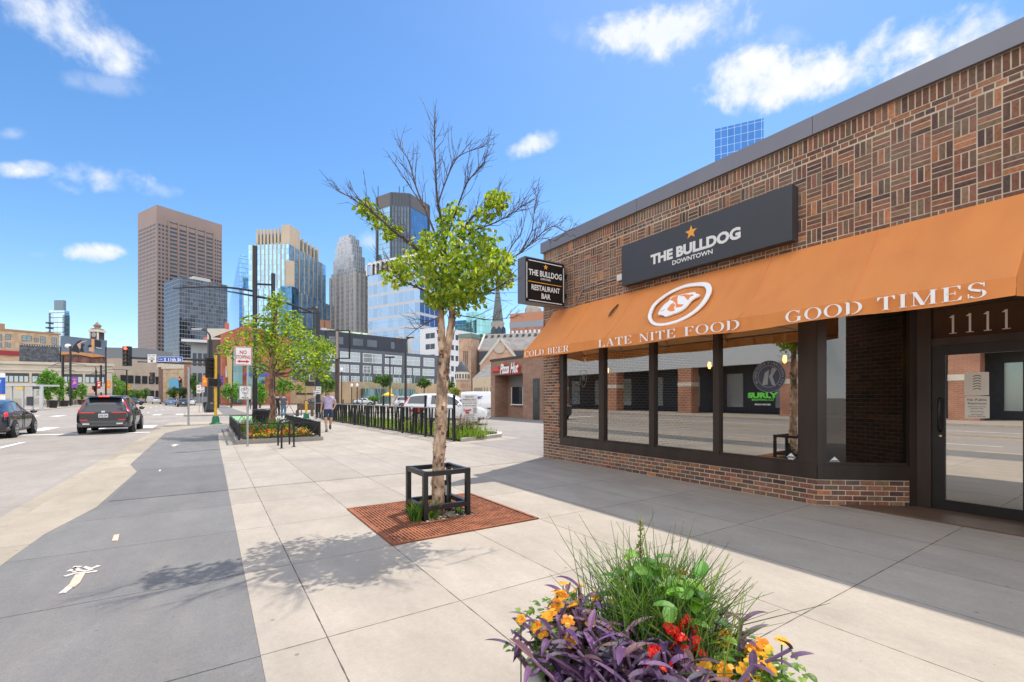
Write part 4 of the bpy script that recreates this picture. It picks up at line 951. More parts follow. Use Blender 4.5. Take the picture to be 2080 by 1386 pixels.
# 9 chateau-like stone mansion block with a green roof
C, R, L, H = foot(655, 690, 650, 768, 700, 185); dR = R - C; nn = Vector((dR.y, -dR.x, 0)).normalized(); L = C - nn * 20
t = thing("stone_mansion", "pale stone gabled building with green copper roof behind grey block", "building", C)
b = MB(); block(b, C, R, L, 0, H); b.build("wall", mat("mansion_stone", (.45, .4, .32), .85, var=.15, vscale=.6), t)
b = MB(); zt = H + 5.5; m1, m2 = C - nn * 7, R - nn * 7
b.face([(C.x, C.y, H), (R.x, R.y, H), (m2.x, m2.y, zt), (m1.x, m1.y, zt)]); b.face([(L.x, L.y, H), (C.x, C.y, H), (m1.x, m1.y, zt)]); b.face([(R.x, R.y, H), (R.x - nn.x * 20, R.y - nn.y * 20, H), (m2.x, m2.y, zt)])
b.build("roof", mat("copper_green_roof", (.3, .4, .27), .75, var=.15, vscale=.5), t)
for i in range(5):
    p = C + dR * (.1 + .19 * i) + nn * .4; a = dR.normalized()
    b = MB(); b.plate([(-2.4, H - 4), (2.4, H - 4), (2.4, H), (0, H + 4.6), (-2.4, H)], p, a, (0, 0, 1), 0, .6); g = b.build("gable", mat("mansion_stone"), t)
    b = MB(); b.plate([(-.9, H - 3), (.9, H - 3), (.9, H - .5), (0, H + .7), (-.9, H - .5)], p, a, (0, 0, 1), .6, .05); b.build("window", DGL, g, root=t)
b = MB()
for u in (.03, .14): p = C + dR * u - nn * 4; b.bar((p.x, p.y, H), (p.x, p.y, H + 8.5), 2.4, 2.4)
b.build("chimney", mat("brick_red_far", (.3, .15, .1), .9), t)
# 10 long grey painted school-like block with navy penthouse
Ag, Bg = P(560, HY, 112), P(892, HY, 147); Ag, Bg = Vector((Ag.x, Ag.y, 0)), Vector((Bg.x, Bg.y, 0)); dG = (Bg - Ag); uG = dG.normalized(); nG = Vector((dG.y, -dG.x, 0)).normalized()
HG = Zat(tuple(Ag + uG * ((663 - 560) / 330 * dG.length * .9)), 703) - .3
t = thing("grey_building", "long grey painted four storey building with white windows and navy penthouse", "building", Ag)
b = MB(); block(b, Ag, Bg, Ag - nG * 24, 0, HG); b.build("wall", mat("slate_grey_paint", (.09, .105, .127), .7, var=.06, vscale=.3), t)
def ong(x, y): 
    p = hit(x, y, Ag, nG); return ((p - Ag).dot(uG), p.z)
pa, pb = ong(622, 690), ong(832, 716)
b = MB(); pA, pB = Ag + uG * pa[0] - nG * 2, Ag + uG * pb[0] - nG * 2; block(b, pA, pB, pA - nG * 18, HG, HG + 4.6); b.build("penthouse", mat("navy_cladding", (.018, .025, .04), .5, var=.1), t)
q = [[pA + (pB - pA) * u0 + Vector((0, 0, HG + 1.2)), pA + (pB - pA) * u1 + Vector((0, 0, HG + 1.2)), pA + (pB - pA) * u1 + Vector((0, 0, HG + 3.2)), pA + (pB - pA) * u0 + Vector((0, 0, HG + 3.2))] for u0, u1 in ((.02, .1), (.14, .2), (.22, .35), (.44, .54), (.58, .68), (.83, .87))]
panels(t, q, mat("penthouse_glass", (.09, .11, .13), .2, metal=.3), out=.05)
rws = [(716, 733.5, [(600, 615), (625, 650), (662, 681), (692, 730), (738, 774), (783, 815), (824, 852), (861, 881)]), (742, 755.5, [(603, 614), (620, 632), (640, 652), (671, 682), (691, 707.5), (713, 728), (738, 752.5), (759.5, 773.5), (782, 796), (801, 814), (824, 835), (840, 852), (859, 881)]),
       (765, 775, [(583, 592), (610, 628), (691, 707), (714, 729), (738, 754), (800, 814), (824, 835), (860, 880)])]
q = []
for y0, y1, xs in rws:
    zr0, zr1 = ong(700, y1)[1], ong(700, y0)[1]
    for x0, x1 in xs:
        u0, u1 = ong(x0, 740)[0], ong(x1, 740)[0]; q.append([Ag + uG * u0 + Vector((0, 0, zr0)), Ag + uG * u1 + Vector((0, 0, zr0)), Ag + uG * u1 + Vector((0, 0, zr1)), Ag + uG * u0 + Vector((0, 0, zr1))])
panels(t, q, mat("old_window_glass", (.3, .34, .35), .12, metal=.45), frame=mat("white_window_frame", (.7, .7, .68), .6), fw=.16, out=.04)
r2 = random.Random(5)
for i in range(12): b = MB(); p = Ag + uG * (pa[0] + r2.uniform(.25, 1.2) * (pb[0] - pa[0])) - nG * r2.uniform(4, 16); b.bx(p.x - .7, p.x + .7, p.y - .7, p.y + .7, HG, HG + (6.3 if i % 2 else 5.6)); b.build("roof_vent", mat("duct_grey", (.5, .5, .48), .5, metal=.3), t)
# beige garden wall in front
t = thing("beige_wall", "long tan corrugated concrete wall running in front of the grey building", "wall", Ag + nG * 3)
q0, q1 = Ag + nG * 3, Bg + nG * 3; zt = ong(700, 776)[1]
bm_ = mat("tan_ribbed_concrete", (.46, .33, .2), .85, var=.12, vscale=.5, dirt=(.33, .24, .16), dscale=.6)
b = MB(); block(b, q0, q1, q0 - nG * .4, 0, zt); b.build("wall_slab", bm_, t)
b = MB(); fins(b, q0, q1, 40, 0, zt, .12, .06); fins(b, q0, q1, 8, 0, zt, .4, .16); b.build("rib", bm_, t)
b = MB()
for x0, x1, y0, y1 in ((623, 636, 776, 785), (606, 618, 799, 802)):
    a0, a1 = ong(x0, y0), ong(x1, y1); p = Ag + uG * ((a0[0] + a1[0]) / 2) + nG * 3.1; b.plate([(-2.4, a1[1]), (2.4, a1[1]), (2.4, a0[1]), (-2.4, a0[1])], p, uG, (0, 0, 1), 0, .06)
b.build("vent_grille", BLACK, t)
# low glazed pavilion at the wall's far end
t = thing("glass_pavilion", "low green-framed glazed entrance in the tan wall near the yellow booth", "pavilion", Ag)
a0, a1 = ong(722, 790), ong(826, 812); p0 = Ag + uG * a0[0] + nG * 3.1; p1 = Ag + uG * a1[0] + nG * 3.1; b = MB(); block(b, p0 + nG * 1.6, p1 + nG * 1.6, p0, 0, a0[1]); b.build("glazing", facade("pavilion_glass", 1.6, 2.0, .12, .12, (.12, .18, .2), (.1, .16, .14), refl=.5), t)
b = MB()
for i in range(5):
    p = p0 + (p1 - p0) * (.05 + .22 * i) + nG * 1.9
    for s_ in (-1, 1): b.tube([(p.x, p.y, 0), (p.x + uG.x * s_ * .9, p.y + uG.y * s_ * .9, a0[1] + 4.4)], .1, 6)
b.build("mast", mat("mast_green", (.2, .36, .28), .6), t)
# ---- the church group
CB = brickmat("church_brick", (.4, .22, .14), (.5, .32, .2), (.42, .33, .26), .6, .22, .03); STN = mat("cream_stone", (.6, .54, .44), .85, var=.1); SHG = brickmat("grey_shingles", (.17, .16, .153), (.22, .205, .19), (.12, .115, .11), .8, .35, .03)
SLT = mat("dark_slate", (.055, .06, .07), .6, var=.2, vscale=.6)
t = thing("church", "brick and stone church with grey shingle roofs and square bell tower", "church", P(1000, HY, 82))
def fr_on(x, y, Z): p = P(x, y, Z); return p
rgt = Vector((CY, -SY, 0)); fwd = Vector((SY, CY, 0))
def gable(mb, l, r, ybase, ax, ay, Z, depth_, yb2=None):
    a, c_, ap = P(l, ybase, Z), P(r, yb2 or ybase, Z), P(ax, ay, Z); return a, c_, ap
# nave: long grey roof, its ridge left to right
b = MB(); e0, e1, r0, r1 = P(972, 712, 86), P(1150, 708, 86), P(985, 681, 92), P(1150, 674, 92)
b.face([e0, e1, r1, r0]); e2, e3 = e0 + fwd * 14, e1 + fwd * 14; b.face([e3, e2, r0, r1]); b.build("nave_roof", SHG, t)
b = MB(); b.face([e2, e0, r0]); b.face([(e0.x, e0.y, 0), (e1.x, e1.y, 0), e1, e0]); b.face([(e2.x, e2.y, 0), (e0.x, e0.y, 0), e0, e2]); b.face([e1, e3, r1]); b.build("nave_wall", CB, t)
b = MB(); b.bar(e0 - fwd * .2, r0 - fwd * .2, .35, .35); b.bar(r0, r1, .2, .2); b.build("nave_coping", mat("pale_coping", (.5, .46, .4), .8), t)
for i in range(13): b = MB(); p = r0 + (r1 - r0) * (.03 + .075 * i) + (e0 - r0) * .16; b.box((p.x, p.y, p.z + .15), (.5, .5, .4), rz=-YAW); b.build("roof_vent", SLT, t)
b = MB(); q0, q1 = P(972, 731, 85.5), P(1150, 728, 85.5); b.face([q0, q1, P(1150, 711, 85.5), P(972, 714, 85.5)]); b.face([(q0.x, q0.y, 0), (q1.x, q1.y, 0), q1, q0]); b.build("slate_skirt", SLT, t)
# front gable
b = MB(); a, c_, ap = P(975, 741, 79), P(1052, 731, 79), P(1016, 688, 79); lo1, lo2 = P(968, 800, 79), P(1056, 800, 79)
b.face([(a.x, a.y, 0), (c_.x, c_.y, 0), c_, ap, a]); b.build("front_gable", CB, t)
b = MB(); b.face([c_, c_ + fwd * 7, ap + fwd * 7 + rgt * 1.5, ap]); b.face([a + fwd * 7, a, ap, ap + fwd * 7 + rgt * 1.5]); b.build("gable_roof", SHG, t)
b = MB(); b.bar(a - fwd * .1, ap - fwd * .1, .26, .4); b.bar(c_ - fwd * .1, ap - fwd * .1, .26, .4); b.bar(ap - fwd * .1, ap + fwd * 7 + rgt * 1.5, .3, .3); b.build("gable_coping", mat("pale_coping"), t)
b = MB(); p = P(1014, 707, 78.9); b.strip([(.85 * math.cos(i * math.pi / 10), .85 * math.sin(i * math.pi / 10)) for i in range(20)], .22, p, rgt, (0, 0, 1), 0, .1, closed=True); b.plate([(.75 * math.cos(i * math.pi / 10), .75 * math.sin(i * math.pi / 10)) for i in range(20)], p, rgt, (0, 0, 1), -.02, .06); b.build("round_window", mat("stone_tracery", (.42, .36, .3), .8), t)
# bell tower
C, R, L, H = foot(957, 686, 932, 973, 690, 84)
b = MB(); block(b, C, R, L, 0, H, mL=0); tw = b.build("bell_tower", CB, t)
b = MB(); block(b, C + (C - L) * .05 + (C - R) * .06, R + (R - C) * .06 + (C - L) * .05, L + (L - C) * .05, H, H + .8); b.build("tower_roof", mat("verdigris_roof", (.13, .2, .18), .7), tw, root=t)
q = wallgrid(L, C, [(.36, .44), (.5, .58), (.64, .72)], [(H - 5.2, H - 2.4)]) + wallgrid(L, C, [(.3, .38), (.62, .7)], [(H - 12, H - 8)])
for w_ in q: b = MB(); b.face([p - fwd * .06 for p in w_]); b.build("louvre", mat("louvre_dark", (.16, .11, .08), .8), tw, root=t)
b = MB(); block(b, C + (C - L) * .03 + (C - R) * .04, R + (C - L) * .03 + (R - C) * .04, L + (L - C) * .03, H - 6.4, H - 6.0); b.build("string_course", CB, tw, root=t)
# round stair turret
p = P(939, 790, 77); b = MB(); rT = 13 / FPX * 77; b.lathe([(rT, 0), (rT, CAMH + (HY - 772) / FPX * 77)], (p.x, p.y, 0), 20); tu = b.build("stair_turret", CB, t)
z1 = CAMH + (HY - 772) / FPX * 77; z2 = CAMH + (HY - 756) / FPX * 77; z3 = CAMH + (HY - 733) / FPX * 77
b = MB(); b.lathe([(rT * 1.08, z1), (rT * 1.08, z2)], (p.x, p.y, 0), 20); b.build("turret_band", STN, tu, root=t)
b = MB(); b.lathe([(rT * 1.12, z2), (rT * .8, z2 + .8), (rT * .35, z3 - .3), (.02, z3)], (p.x, p.y, 0), 20); b.build("turret_roof", SLT, tu, root=t)
for i in range(8):
    a_ = -math.pi / 2 - YAW + (i - 3.5) * .42; b = MB(); d = Vector((math.cos(a_), math.sin(a_), 0)); b.box((p.x + d.x * rT * 1.09, p.y + d.y * rT * 1.09, (z1 + z2) / 2 - .1), (.06, .22, .75), rz=a_); b.build("window", DGL, tu, root=t)
# low cream wing
b = MB(); C, R, L, H = foot(960, 769, 950, 1010, 764, 66); block(b, C, R, L, 0, H); wgw = b.build("low_wing", mat("cream_wing", (.55, .44, .3), .85, var=.08), t)
for u in [.06 + .055 * i for i in range(7)] + [.5, .6, .74]: b = MB(); w_ = wallgrid(C, R, [(u, u + .035)], [(H - 3.6, H - 1.4)])[0]; b.face([x - fwd * .05 for x in w_]); b.build("window", mat("slit_window", (.22, .16, .1), .5), wgw, root=t)
b = MB(); up_ = P(988, 742, 70); b.face([Vector((C.x, C.y, H)), Vector((R.x, R.y, H)), P(1012, 739, 71), up_]); b.face([Vector((L.x, L.y, H)), Vector((C.x, C.y, H)), up_]); b.build("low_wing_roof", SHG, wgw, root=t)
# steeple of a second church behind
t = thing("steeple", "slender grey stone church spire with arched belfry base", "steeple", P(1010, HY, 118))
p = P(1011, HY, 118); k = 118 / FPX; zz = lambda y: CAMH + (HY - y) * k
b = MB(); b.lathe([(12 * k, zz(657)), (3 * k, zz(583)), (.05, zz(530))], (p.x, p.y, 0), 8, sm=False); b.build("spire", mat("spire_lead", (.12, .14, .14), .7, var=.12, vscale=.6, stretch=(1, 1, .2)), t)
b = MB(); b.lathe([(16.5 * k, 0), (16.5 * k, zz(682)), (13 * k, zz(664)), (14.5 * k, zz(656)), (12 * k, zz(655))], (p.x, p.y, 0), 8, sm=False); b.build("belfry", mat("belfry_stone", (.33, .31, .27), .8, var=.1), t)
for i in range(4):
    a_ = math.pi / 8 + (i + 4) * math.pi / 4 + .02; d = Vector((math.cos(a_), math.sin(a_), 0)); tt = Vector((-d.y, d.x, 0)); o = Vector((p.x, p.y, 0)) + d * (14.3 * k)
    b = MB(); b.plate([(-.75, zz(688)), (.75, zz(688)), (.75, zz(672)), (0, zz(665)), (-.75, zz(672))], o, tt, (0, 0, 1), -.35, .5); b.build("arch_opening", DGL, t)
# 11 far right blocks: teal glass, terracotta hotel, stone dome
t = thing("glass_office", "teal glass office cluster left of the grey steeple", "office", P(960, HY, 260))
TEAL = facade("teal_wall", 1.8, 3.6, .12, .3, (.2, .42, .42), (.25, .4, .4), refl=.85, var=.15)
for (cx, y, l, r, yr, Z) in ((962, 633, 947, 986, 637, 270), (968, 648, 960, 998, 650, 262), (950, 650, 924, 953, 651, 280)):
    C, R, L, H = foot(cx, y, l, r, yr, Z); b = MB(); block(b, C, R, L, 0, H); b.build("wing", TEAL, t)
C, R, L, H = foot(1036, 655, 1020, 1150, 648, 200)
t = thing("brick_hotel", "red brick building with grey mansard and terracotta upper tier at far right of church", "building", C)
b = MB(); block(b, C, R, L, 0, H - 2.5); b.build("wall", brickmat("red_far_brick", (.32, .12, .08), (.38, .16, .1), (.3, .2, .16), 1.2, .5, .05), t)
b = MB(); block(b, C + (C - R) * .01, R, L, H - 2.5, H); b.build("mansard", mat("mansard_grey", (.22, .25, .28), .6), t)
q = wallgrid(C, R, [(.03 + .08 * i, .07 + .08 * i) for i in range(12)], [(H - 6.4, H - 3.8), (H - 11.5, H - 8.5)]); panels(t, q, LGL, out=.08)
b = MB(); q0 = C + (R - C) * .05 + (L - C) * .4; 
C2, R2, L2, H2 = foot(1036, 638, 1034, 1150, 628, 225); b.face([(C2.x, C2.y, H * .5), (R2.x, R2.y, H * .5), (R2.x, R2.y, H2), (C2.x, C2.y, H2)]); n2 = Vector(((R2 - C2).y, -(R2 - C2).x, 0)).normalized(); b2 = MB(); block(b2, C2, R2, C2 - n2 * 20, 0, H2); b2.build("upper_tier", mat("terracotta", (.44, .2, .12), .8, var=.06), t)
b = MB(); block(b, C2 + n2 * .3, R2 + n2 * .3, C2, H2 - 5.2, H2 - 4.4); b.build("cornice", mat("pale_coping"), t)
t = thing("domed_tower", "weathered stone dome rising above the terracotta rooftop", "tower", P(1083, HY, 300))
p = P(1083, HY, 300); k = 300 / FPX; b = MB(); b.lathe([(17 * k, 0), (17 * k, CAMH + (HY - 628) * k)], (p.x, p.y, 0), 8, sm=False); b.build("drum", mat("dome_stone", (.4, .36, .3), .85, var=.15, vscale=.2), t)
b = MB(); b.lathe([(17 * k, CAMH + (HY - 628) * k), (13 * k, CAMH + (HY - 620) * k), (7 * k, CAMH + (HY - 613) * k), (.1, CAMH + (HY - 610) * k)], (p.x, p.y, 0), 8, sm=False); b.build("dome", mat("dome_stone"), t)
C, R, L, H = foot(1451, 263, 1449, 1551, 240, 300)
t = thing("glass_tower", "blue glass tower with white grid rising over the restaurant roof", "skyscraper", C)
b = MB(); block(b, C, R, L, 0, H); b.build("curtain_wall", facade("sky_blue_grid_wall", 3.9, 5.2, .22, .22, (.035, .15, .42), (.45, .58, .72), refl=.5, var=.08, wave=.006), t)
# ---- the parking-lot restaurant with the red roof sign
px = 18.0; ya, yb = YonX(997, px), 20.5; hz = Zat((px, ya), 735)
t = thing("pizza_restaurant", "small brown brick carry-out restaurant with red sign and service window", "restaurant", (px, ya, 0))
PB = brickmat("pizza_brick", (.27, .15, .1), (.33, .19, .13), (.26, .18, .14), .4, .2, .012)
q1, q2 = YonX(1005, px), YonX(1062, px); zh = Zat((px, q1), 763)
d1, d2 = YonX(1083, px), YonX(1096, px)
b = MB(); b.bx(px, px + 10, q1, ya, 0, hz); b.bx(px, px + 10, yb, q2, 0, hz, skip=()); b.bx(px, px + 10, q2, q1, zh, hz); b.bx(px + 1.2, px + 10, q2, q1, 0, zh); b.build("wall", PB, t)
b = MB(); b.bx(px - .06, px + 10.1, yb - .1, ya + .08, hz, hz + .16); b.build("parapet_cap", DARKM, t)
b = MB(); b.bx(px + 1.1, px + 1.2, q2 + .05, q1 - .4, 2.3, zh - .02); b.build("shutter_panel", mat("grey_panel", (.16, .155, .14), .6), t)
b = MB(); b.bx(px + 1.12, px + 1.18, q2 + .1, q1 - .7, 1.02, 2.28); b.build("service_window", DGL, t)
b = MB(); b.bx(px + 1.0, px + 1.19, q2 + .05, q1 - .6, .92, 1.0); [b.bx(px + 1.08, px + 1.19, y - .04, y + .04, 1.0, 2.3) for y in (q2 + .1, (q2 + q1) / 2 - .3, q1 - .66)]; b.build("window_sill", mat("white_sill", (.66, .65, .62), .6), t)
b = MB(); b.bx(px - .02, px + .08, d2, d1, .02, 2.75); b.build("door", mat("dark_green_door", (.02, .022, .02), .3), t)
b = MB(); b.bx(px - .03, px - .021, d2 + .15, d1 - .15, 1.2, 2.5); b.build("door_pane", DGL, t)
RED = mat("sign_red", (.62, .04, .03), .4); Op = Vector((px, ya, 0)); 
b = MB(); rf_ = bez([on(x, y, Op, A1, B1) for x, y in ((1001, 755), (1004, 751), (1008, 750), (1010, 746.5), (1015, 745.5), (1017, 750), (1021, 754))], 3); b.plate(rf_, Op, A1, B1, .1, .12); b.build("sign_roof_shape", RED, t)
a_, c_ = on(1021, 755, Op, A1, B1), on(1057, 742, Op, A1, B1); b = MB()
zc = Zat((px, YonX(1040, px)), 749) - .3
sans(b, "Pizza Hut", Op + A1 * ((a_[0] + c_[0]) / 2) + B1 * zc + Vector((-.12, 0, 0)), A1, (Vector((0, -.25, 1))).normalized(), .72, d=.1, t=.02, bold=.035, width=(c_[0] - a_[0])); b.build("sign_lettering", WHITE, t)
b = MB(); sans(b, "Pizza Hut", Op + A1 * ((a_[0] + c_[0]) / 2 + .05) + B1 * (zc - .05), A1, (Vector((0, -.25, 1))).normalized(), .78, d=.02, t=.1, bold=.06, width=(c_[0] - a_[0]) * 1.03); b.build("sign_backing", RED, t)
# ---- left side, beyond the cross street
Al, Bl = P(-160, HY, 95), P(228, HY, 108); Al, Bl = Vector((Al.x, Al.y, 0)), Vector((Bl.x, Bl.y, 0)); dl = Bl - Al; ul = dl.normalized(); nl = Vector((dl.y, -dl.x, 0)).normalized()
def onl(x, y): p = hit(x, y, Al, nl); return ((p - Al).dot(ul), p.z)
Hl = onl(100, 737)[1]
t = thing("beige_storefront_building", "long low cream stone two storey building with dark grouped windows at left", "building", Al)
CR = mat("cream_limestone", (.52, .46, .37), .85, var=.08, vscale=.6)
b = MB(); b.prism([(Al.x, Al.y), (Bl.x, Bl.y), (Bl.x * 1.1, Bl.y * 1.1), (Al.x * 1.1, Al.y * 1.1)], 0, Hl); b.build("wall", CR, t)
b = MB(); block(b, Al + nl * .45, Bl + nl * .45 + ul * .4, Al, Hl - .5, Hl + .1); block(b, Al + nl * .25, Bl + nl * .25 + ul * .2, Al, onl(100, 752)[1] - .2, onl(100, 752)[1] + .25); b.build("cornice", CR, t)
q = []
for x0, x1, n_ in ((-60, -2, 5), (8, 59, 5), (65, 118, 4), (128, 168, 4), (173, 213, 4)):
    u0, u1, z0, z1 = onl(x0, 770)[0], onl(x1, 770)[0], onl(30, 777)[1], onl(30, 758)[1]
    bb = MB(); bb.plate([(u0, z0), (u1, z0), (u1, z1), (u0, z1)], Al, ul, (0, 0, 1), .02, .05); w_ = bb.build("window", mat("bronze_window_frame", (.03, .03, .032), .4), t)
    for i in range(n_):
        a0, a1 = u0 + (u1 - u0) * (i + .1) / n_, u0 + (u1 - u0) * (i + .86) / n_
        bb = MB(); bb.plate([(a0, z0 + .12), (a1, z0 + .12), (a1, z0 + (z1 - z0) * .68), (a0, z0 + (z1 - z0) * .68)], Al, ul, (0, 0, 1), .07, .02); bb.build("pane", mat("blind_behind_glass", (.4, .46, .46), .2, metal=.2), w_, root=t)
bb = MB(); u0, u1 = onl(150, 800)[0], onl(226, 800)[0]; bb.plate([(u0, 0), (u1, 0), (u1, 2.6), (u0, 2.6)], Al, ul, (0, 0, 1), .0, .06); bb.build("base_panel", mat("pink_stone", (.4, .29, .24), .8), t)
# tan hotel behind
C, R, L, H = foot(118, 682, 116, 121, 684, 92); C = P(-140, HY, 118); R = P(121, HY, 138); C, R = Vector((C.x, C.y, 0)), Vector((R.x, R.y, 0)); d = R - C; n_ = Vector((d.y, -d.x, 0)).normalized(); H = Zat(tuple(P(60, HY, 133)), 674)
t = thing("tan_hotel", "tan brick four storey building behind the black billboard panels", "building", C)
b = MB(); block(b, C, R, C - n_ * 18, 0, H); b.build("wall", brickmat("tan_brick", (.5, .34, .2), (.56, .4, .25), (.5, .38, .27), .8, .3, .03), t)
def onh(x, y): p = hit(x, y, C, n_); return ((p - C).dot(d.normalized()), p.z)
q = []
for x0, x1, y0, y1 in ((-4, 2.5, 680, 691), (12, 21, 680, 689), (45, 63, 683, 692), (70, 77, 688, 694), (83, 91, 685, 697), (106, 114, 687, 699), (-4, 2.5, 697, 705), (11, 20, 697, 705)):
    a0, a1 = onh(x0, y1), onh(x1, y0); z0, z1 = onh((x0 + x1) / 2, y1)[1], onh((x0 + x1) / 2, y0)[1]; e = d.normalized()
    q.append([C + e * a0[0] + Vector((0, 0, z0)), C + e * a1[0] + Vector((0, 0, z0)), C + e * a1[0] + Vector((0, 0, z1)), C + e * a0[0] + Vector((0, 0, z1))])
panels(t, q, mat("hotel_glass", (.2, .26, .28), .15, metal=.4), frame=mat("hotel_frame", (.12, .13, .14), .6), fw=.12, out=.03)
e = d.normalized(); b = MB(); b.plate([(0, onh(20, 722)[1]), (onh(39, 720)[0], onh(20, 722)[1]), (onh(39, 720)[0], onh(20, 713)[1]), (0, onh(20, 713)[1])], C, e, (0, 0, 1), .1, .3); b.build("red_canopy", mat("crimson_awning", (.32, .03, .04), .7), t)
b = MB(); z = H; block(b, C + n_ * .2, R + n_ * .2 + e * .3, C, z - .3, z + .2); b.build("cornice", mat("cornice_brown", (.4, .22, .12), .8), t)
b = MB(); block(b, C, C + e * onh(10, 680)[0], C - n_ * 6, H + .2, H + 1.6); b.build("stair_head", mat("cornice_brown"), t)
# rooftop billboards (the artwork is a plain stand-in)
Ab = P(40, HY, 105)
t = thing("billboard", "blank dark weathered billboard panel on the cream building's roof", "billboard", Ab)
b = MB(); p, q_ = P(40, 0, 106), P(121, 0, 110); Ab = Vector((p.x, p.y, 0)); Bb = Vector((q_.x, q_.y, 0)); e = (Bb - Ab).normalized(); w_ = (Bb - Ab).length; z0, z1 = Hl + .15, Zat(tuple(Ab), 701)
b.plate([(0, z0), (w_, z0), (w_, z1), (0, z1)], Ab, e, (0, 0, 1), 0, .3); b.build("panel", mat("faded_black_panel", (.06, .066, .078), .8, var=.5, vscale=2.2, dirt=(.16, .17, .19), dscale=1.6, damt=.8), t)
b = MB()
for i in range(16): b.plate([(w_ * (i + .25) / 16, z1), (w_ * (i + .7) / 16, z1), (w_ * (i + .7) / 16, z1 + .14), (w_ * (i + .25) / 16, z1 + .14)], Ab, e, (0, 0, 1), 0, .3)
b.build("edge_bulb", mat("bulb_white", (.6, .6, .58), .5), t)
b = MB(); b.plate([(0, z1), (w_, z1), (w_, z1 + .3), (0, z1 + .3)], Ab, e, (0, 0, 1), -.1, .1); [b.plate([(w_ * i / 4, Hl - .2), (w_ * i / 4 + .2, Hl - .2), (w_ * i / 4 + .2, z1), (w_ * i / 4, z1)], Ab, e, (0, 0, 1), -.5, .2) for i in range(5)]; b.build("frame", BLACK, t)
t = thing("billboard", "wide slate blue and orange billboard with dim seated figures beside deco tower", "billboard", P(120, HY, 112))
p, q_ = P(119, 0, 111), P(216, 0, 121); Ab = Vector((p.x, p.y, 0)); e = (Vector((q_.x, q_.y, 0)) - Ab).normalized(); w_ = (Vector((q_.x, q_.y, 0)) - Ab).length
def onb(x, y): p = hit(x, y, Ab, e.cross(Vector((0, 0, 1)))); return ((p - Ab).dot(e), p.z)
bp_ = lambda pts: [onb(x * 240 / 2079, 640 + y * 160 / 1386) for x, y in pts]
b = MB(); b.plate(bp_([(1050, 690), (1858, 740), (1868, 450), (1065, 365)]), Ab, e, (0, 0, 1), 0, .35); b.build("panel", mat("slate_poster", (.12, .16, .22), .6, var=.15, vscale=.3), t)
b = MB(); b.plate(bp_([(1050, 700), (1330, 690), (1600, 745), (1850, 735), (1700, 690), (1400, 660), (1060, 645)]), Ab, e, (0, 0, 1), .37, .03); b.plate(bp_([(1585, 660), (1640, 670), (1640, 425), (1590, 420)]), Ab, e, (0, 0, 1), .37, .03); b.build("orange_field", mat("poster_orange", (.55, .27, .1), .6, var=.2, vscale=.4), t)
b = MB(); b.plate(bp_([(1230, 625), (1380, 680), (1360, 560), (1420, 440), (1340, 470), (1280, 540)]), Ab, e, (0, 0, 1), .38, .03); b.plate(bp_([(1380, 640), (1460, 660), (1440, 560), (1480, 530), (1420, 500)]), Ab, e, (0, 0, 1), .39, .03); b.plate(bp_([(1530, 540), (1560, 520), (1600, 545), (1590, 570), (1530, 570)]), Ab, e, (0, 0, 1), .39, .03); b.plate(bp_([(1655, 590), (1760, 600), (1760, 455), (1650, 440)]), Ab, e, (0, 0, 1), .38, .03); b.build("dark_shape", mat("poster_black", (.02, .02, .025), .6), t)
b = MB(); b.plate(bp_([(1540, 640), (1640, 650), (1600, 560), (1545, 575)]), Ab, e, (0, 0, 1), .4, .02); b.plate(bp_([(1330, 520), (1410, 470), (1510, 450), (1500, 465), (1400, 500), (1400, 590), (1370, 590)]), Ab, e, (0, 0, 1), .41, .02); b.build("light_shape", mat("poster_skin", (.5, .33, .25), .6), t)
b = MB(); p = bp_([(1715, 590)])[0]; sans(b, "Theater", Ab + e * p[0] + Vector((0, 0, p[1])), e, (0, 0, 1), .32, d=.42, t=.02, bold=.03); b.build("lettering", WHITE, t)
b = MB(); ps = bp_([(1090, 700), (1390, 720), (1600, 745), (1845, 755)]); [b.plate([(u_, Hl - .3), (u_ + .2, Hl - .3), (u_ + .2, z_ + .5), (u_, z_ + .5)], Ab, e, (0, 0, 1), -.3, .25) for u_, z_ in ps]; b.plate([(0, Hl - .2), (w_, Hl - .2), (w_ * .99, ps[3][1] + .4), (0, ps[0][1] + .4)], Ab, e, (0, 0, 1), -.35, .1); b.build("frame", mat("rust_frame", (.2, .1, .08), .8, var=.4, vscale=1), t)
# glass apartment tower
C, R, L, H = foot(131, 622, 99, 141, 624, 320); dR, dL = R - C, L - C
t = thing("glass_tower", "slim steel blue apartment tower with side balconies at far left", "skyscraper", C)
b = MB(); block(b, C, R, L, 0, H - 3); b.build("curtain_wall", facade("steel_blue_wall", 3.2, 3.4, .12, .5, (.4, .55, .62), (.1, .15, .19), refl=.85, var=.15), t)
b = MB(); block(b, C + dL * .08, C + dL * .08 + dR * .6, C + dL * .66, H - 3, H + 4.2); b.build("penthouse", mat("steel_panel", (.16, .22, .27), .5), t)
b = MB(); block(b, C - dL * .0, R + dR * .1, C + dL * .12, 0, H - 6); block(b, L - dL * .14, L - dL * .14 + dR * .1, L, 0, H - 5); b.build("corner_pier", mat("steel_panel"), t)
b = MB()
for i in range(14):
    z = H - 12 - i * 3.4
    for q0 in (L - dL * .05, C + dR * .7): b.box((q0.x - fwd.x * 1, q0.y - fwd.y * 1, z), (1.7, 2.0, 1.1), rz=-YAW)
b.build("balcony", mat("balcony_steel", (.08, .1, .12), .5), t)
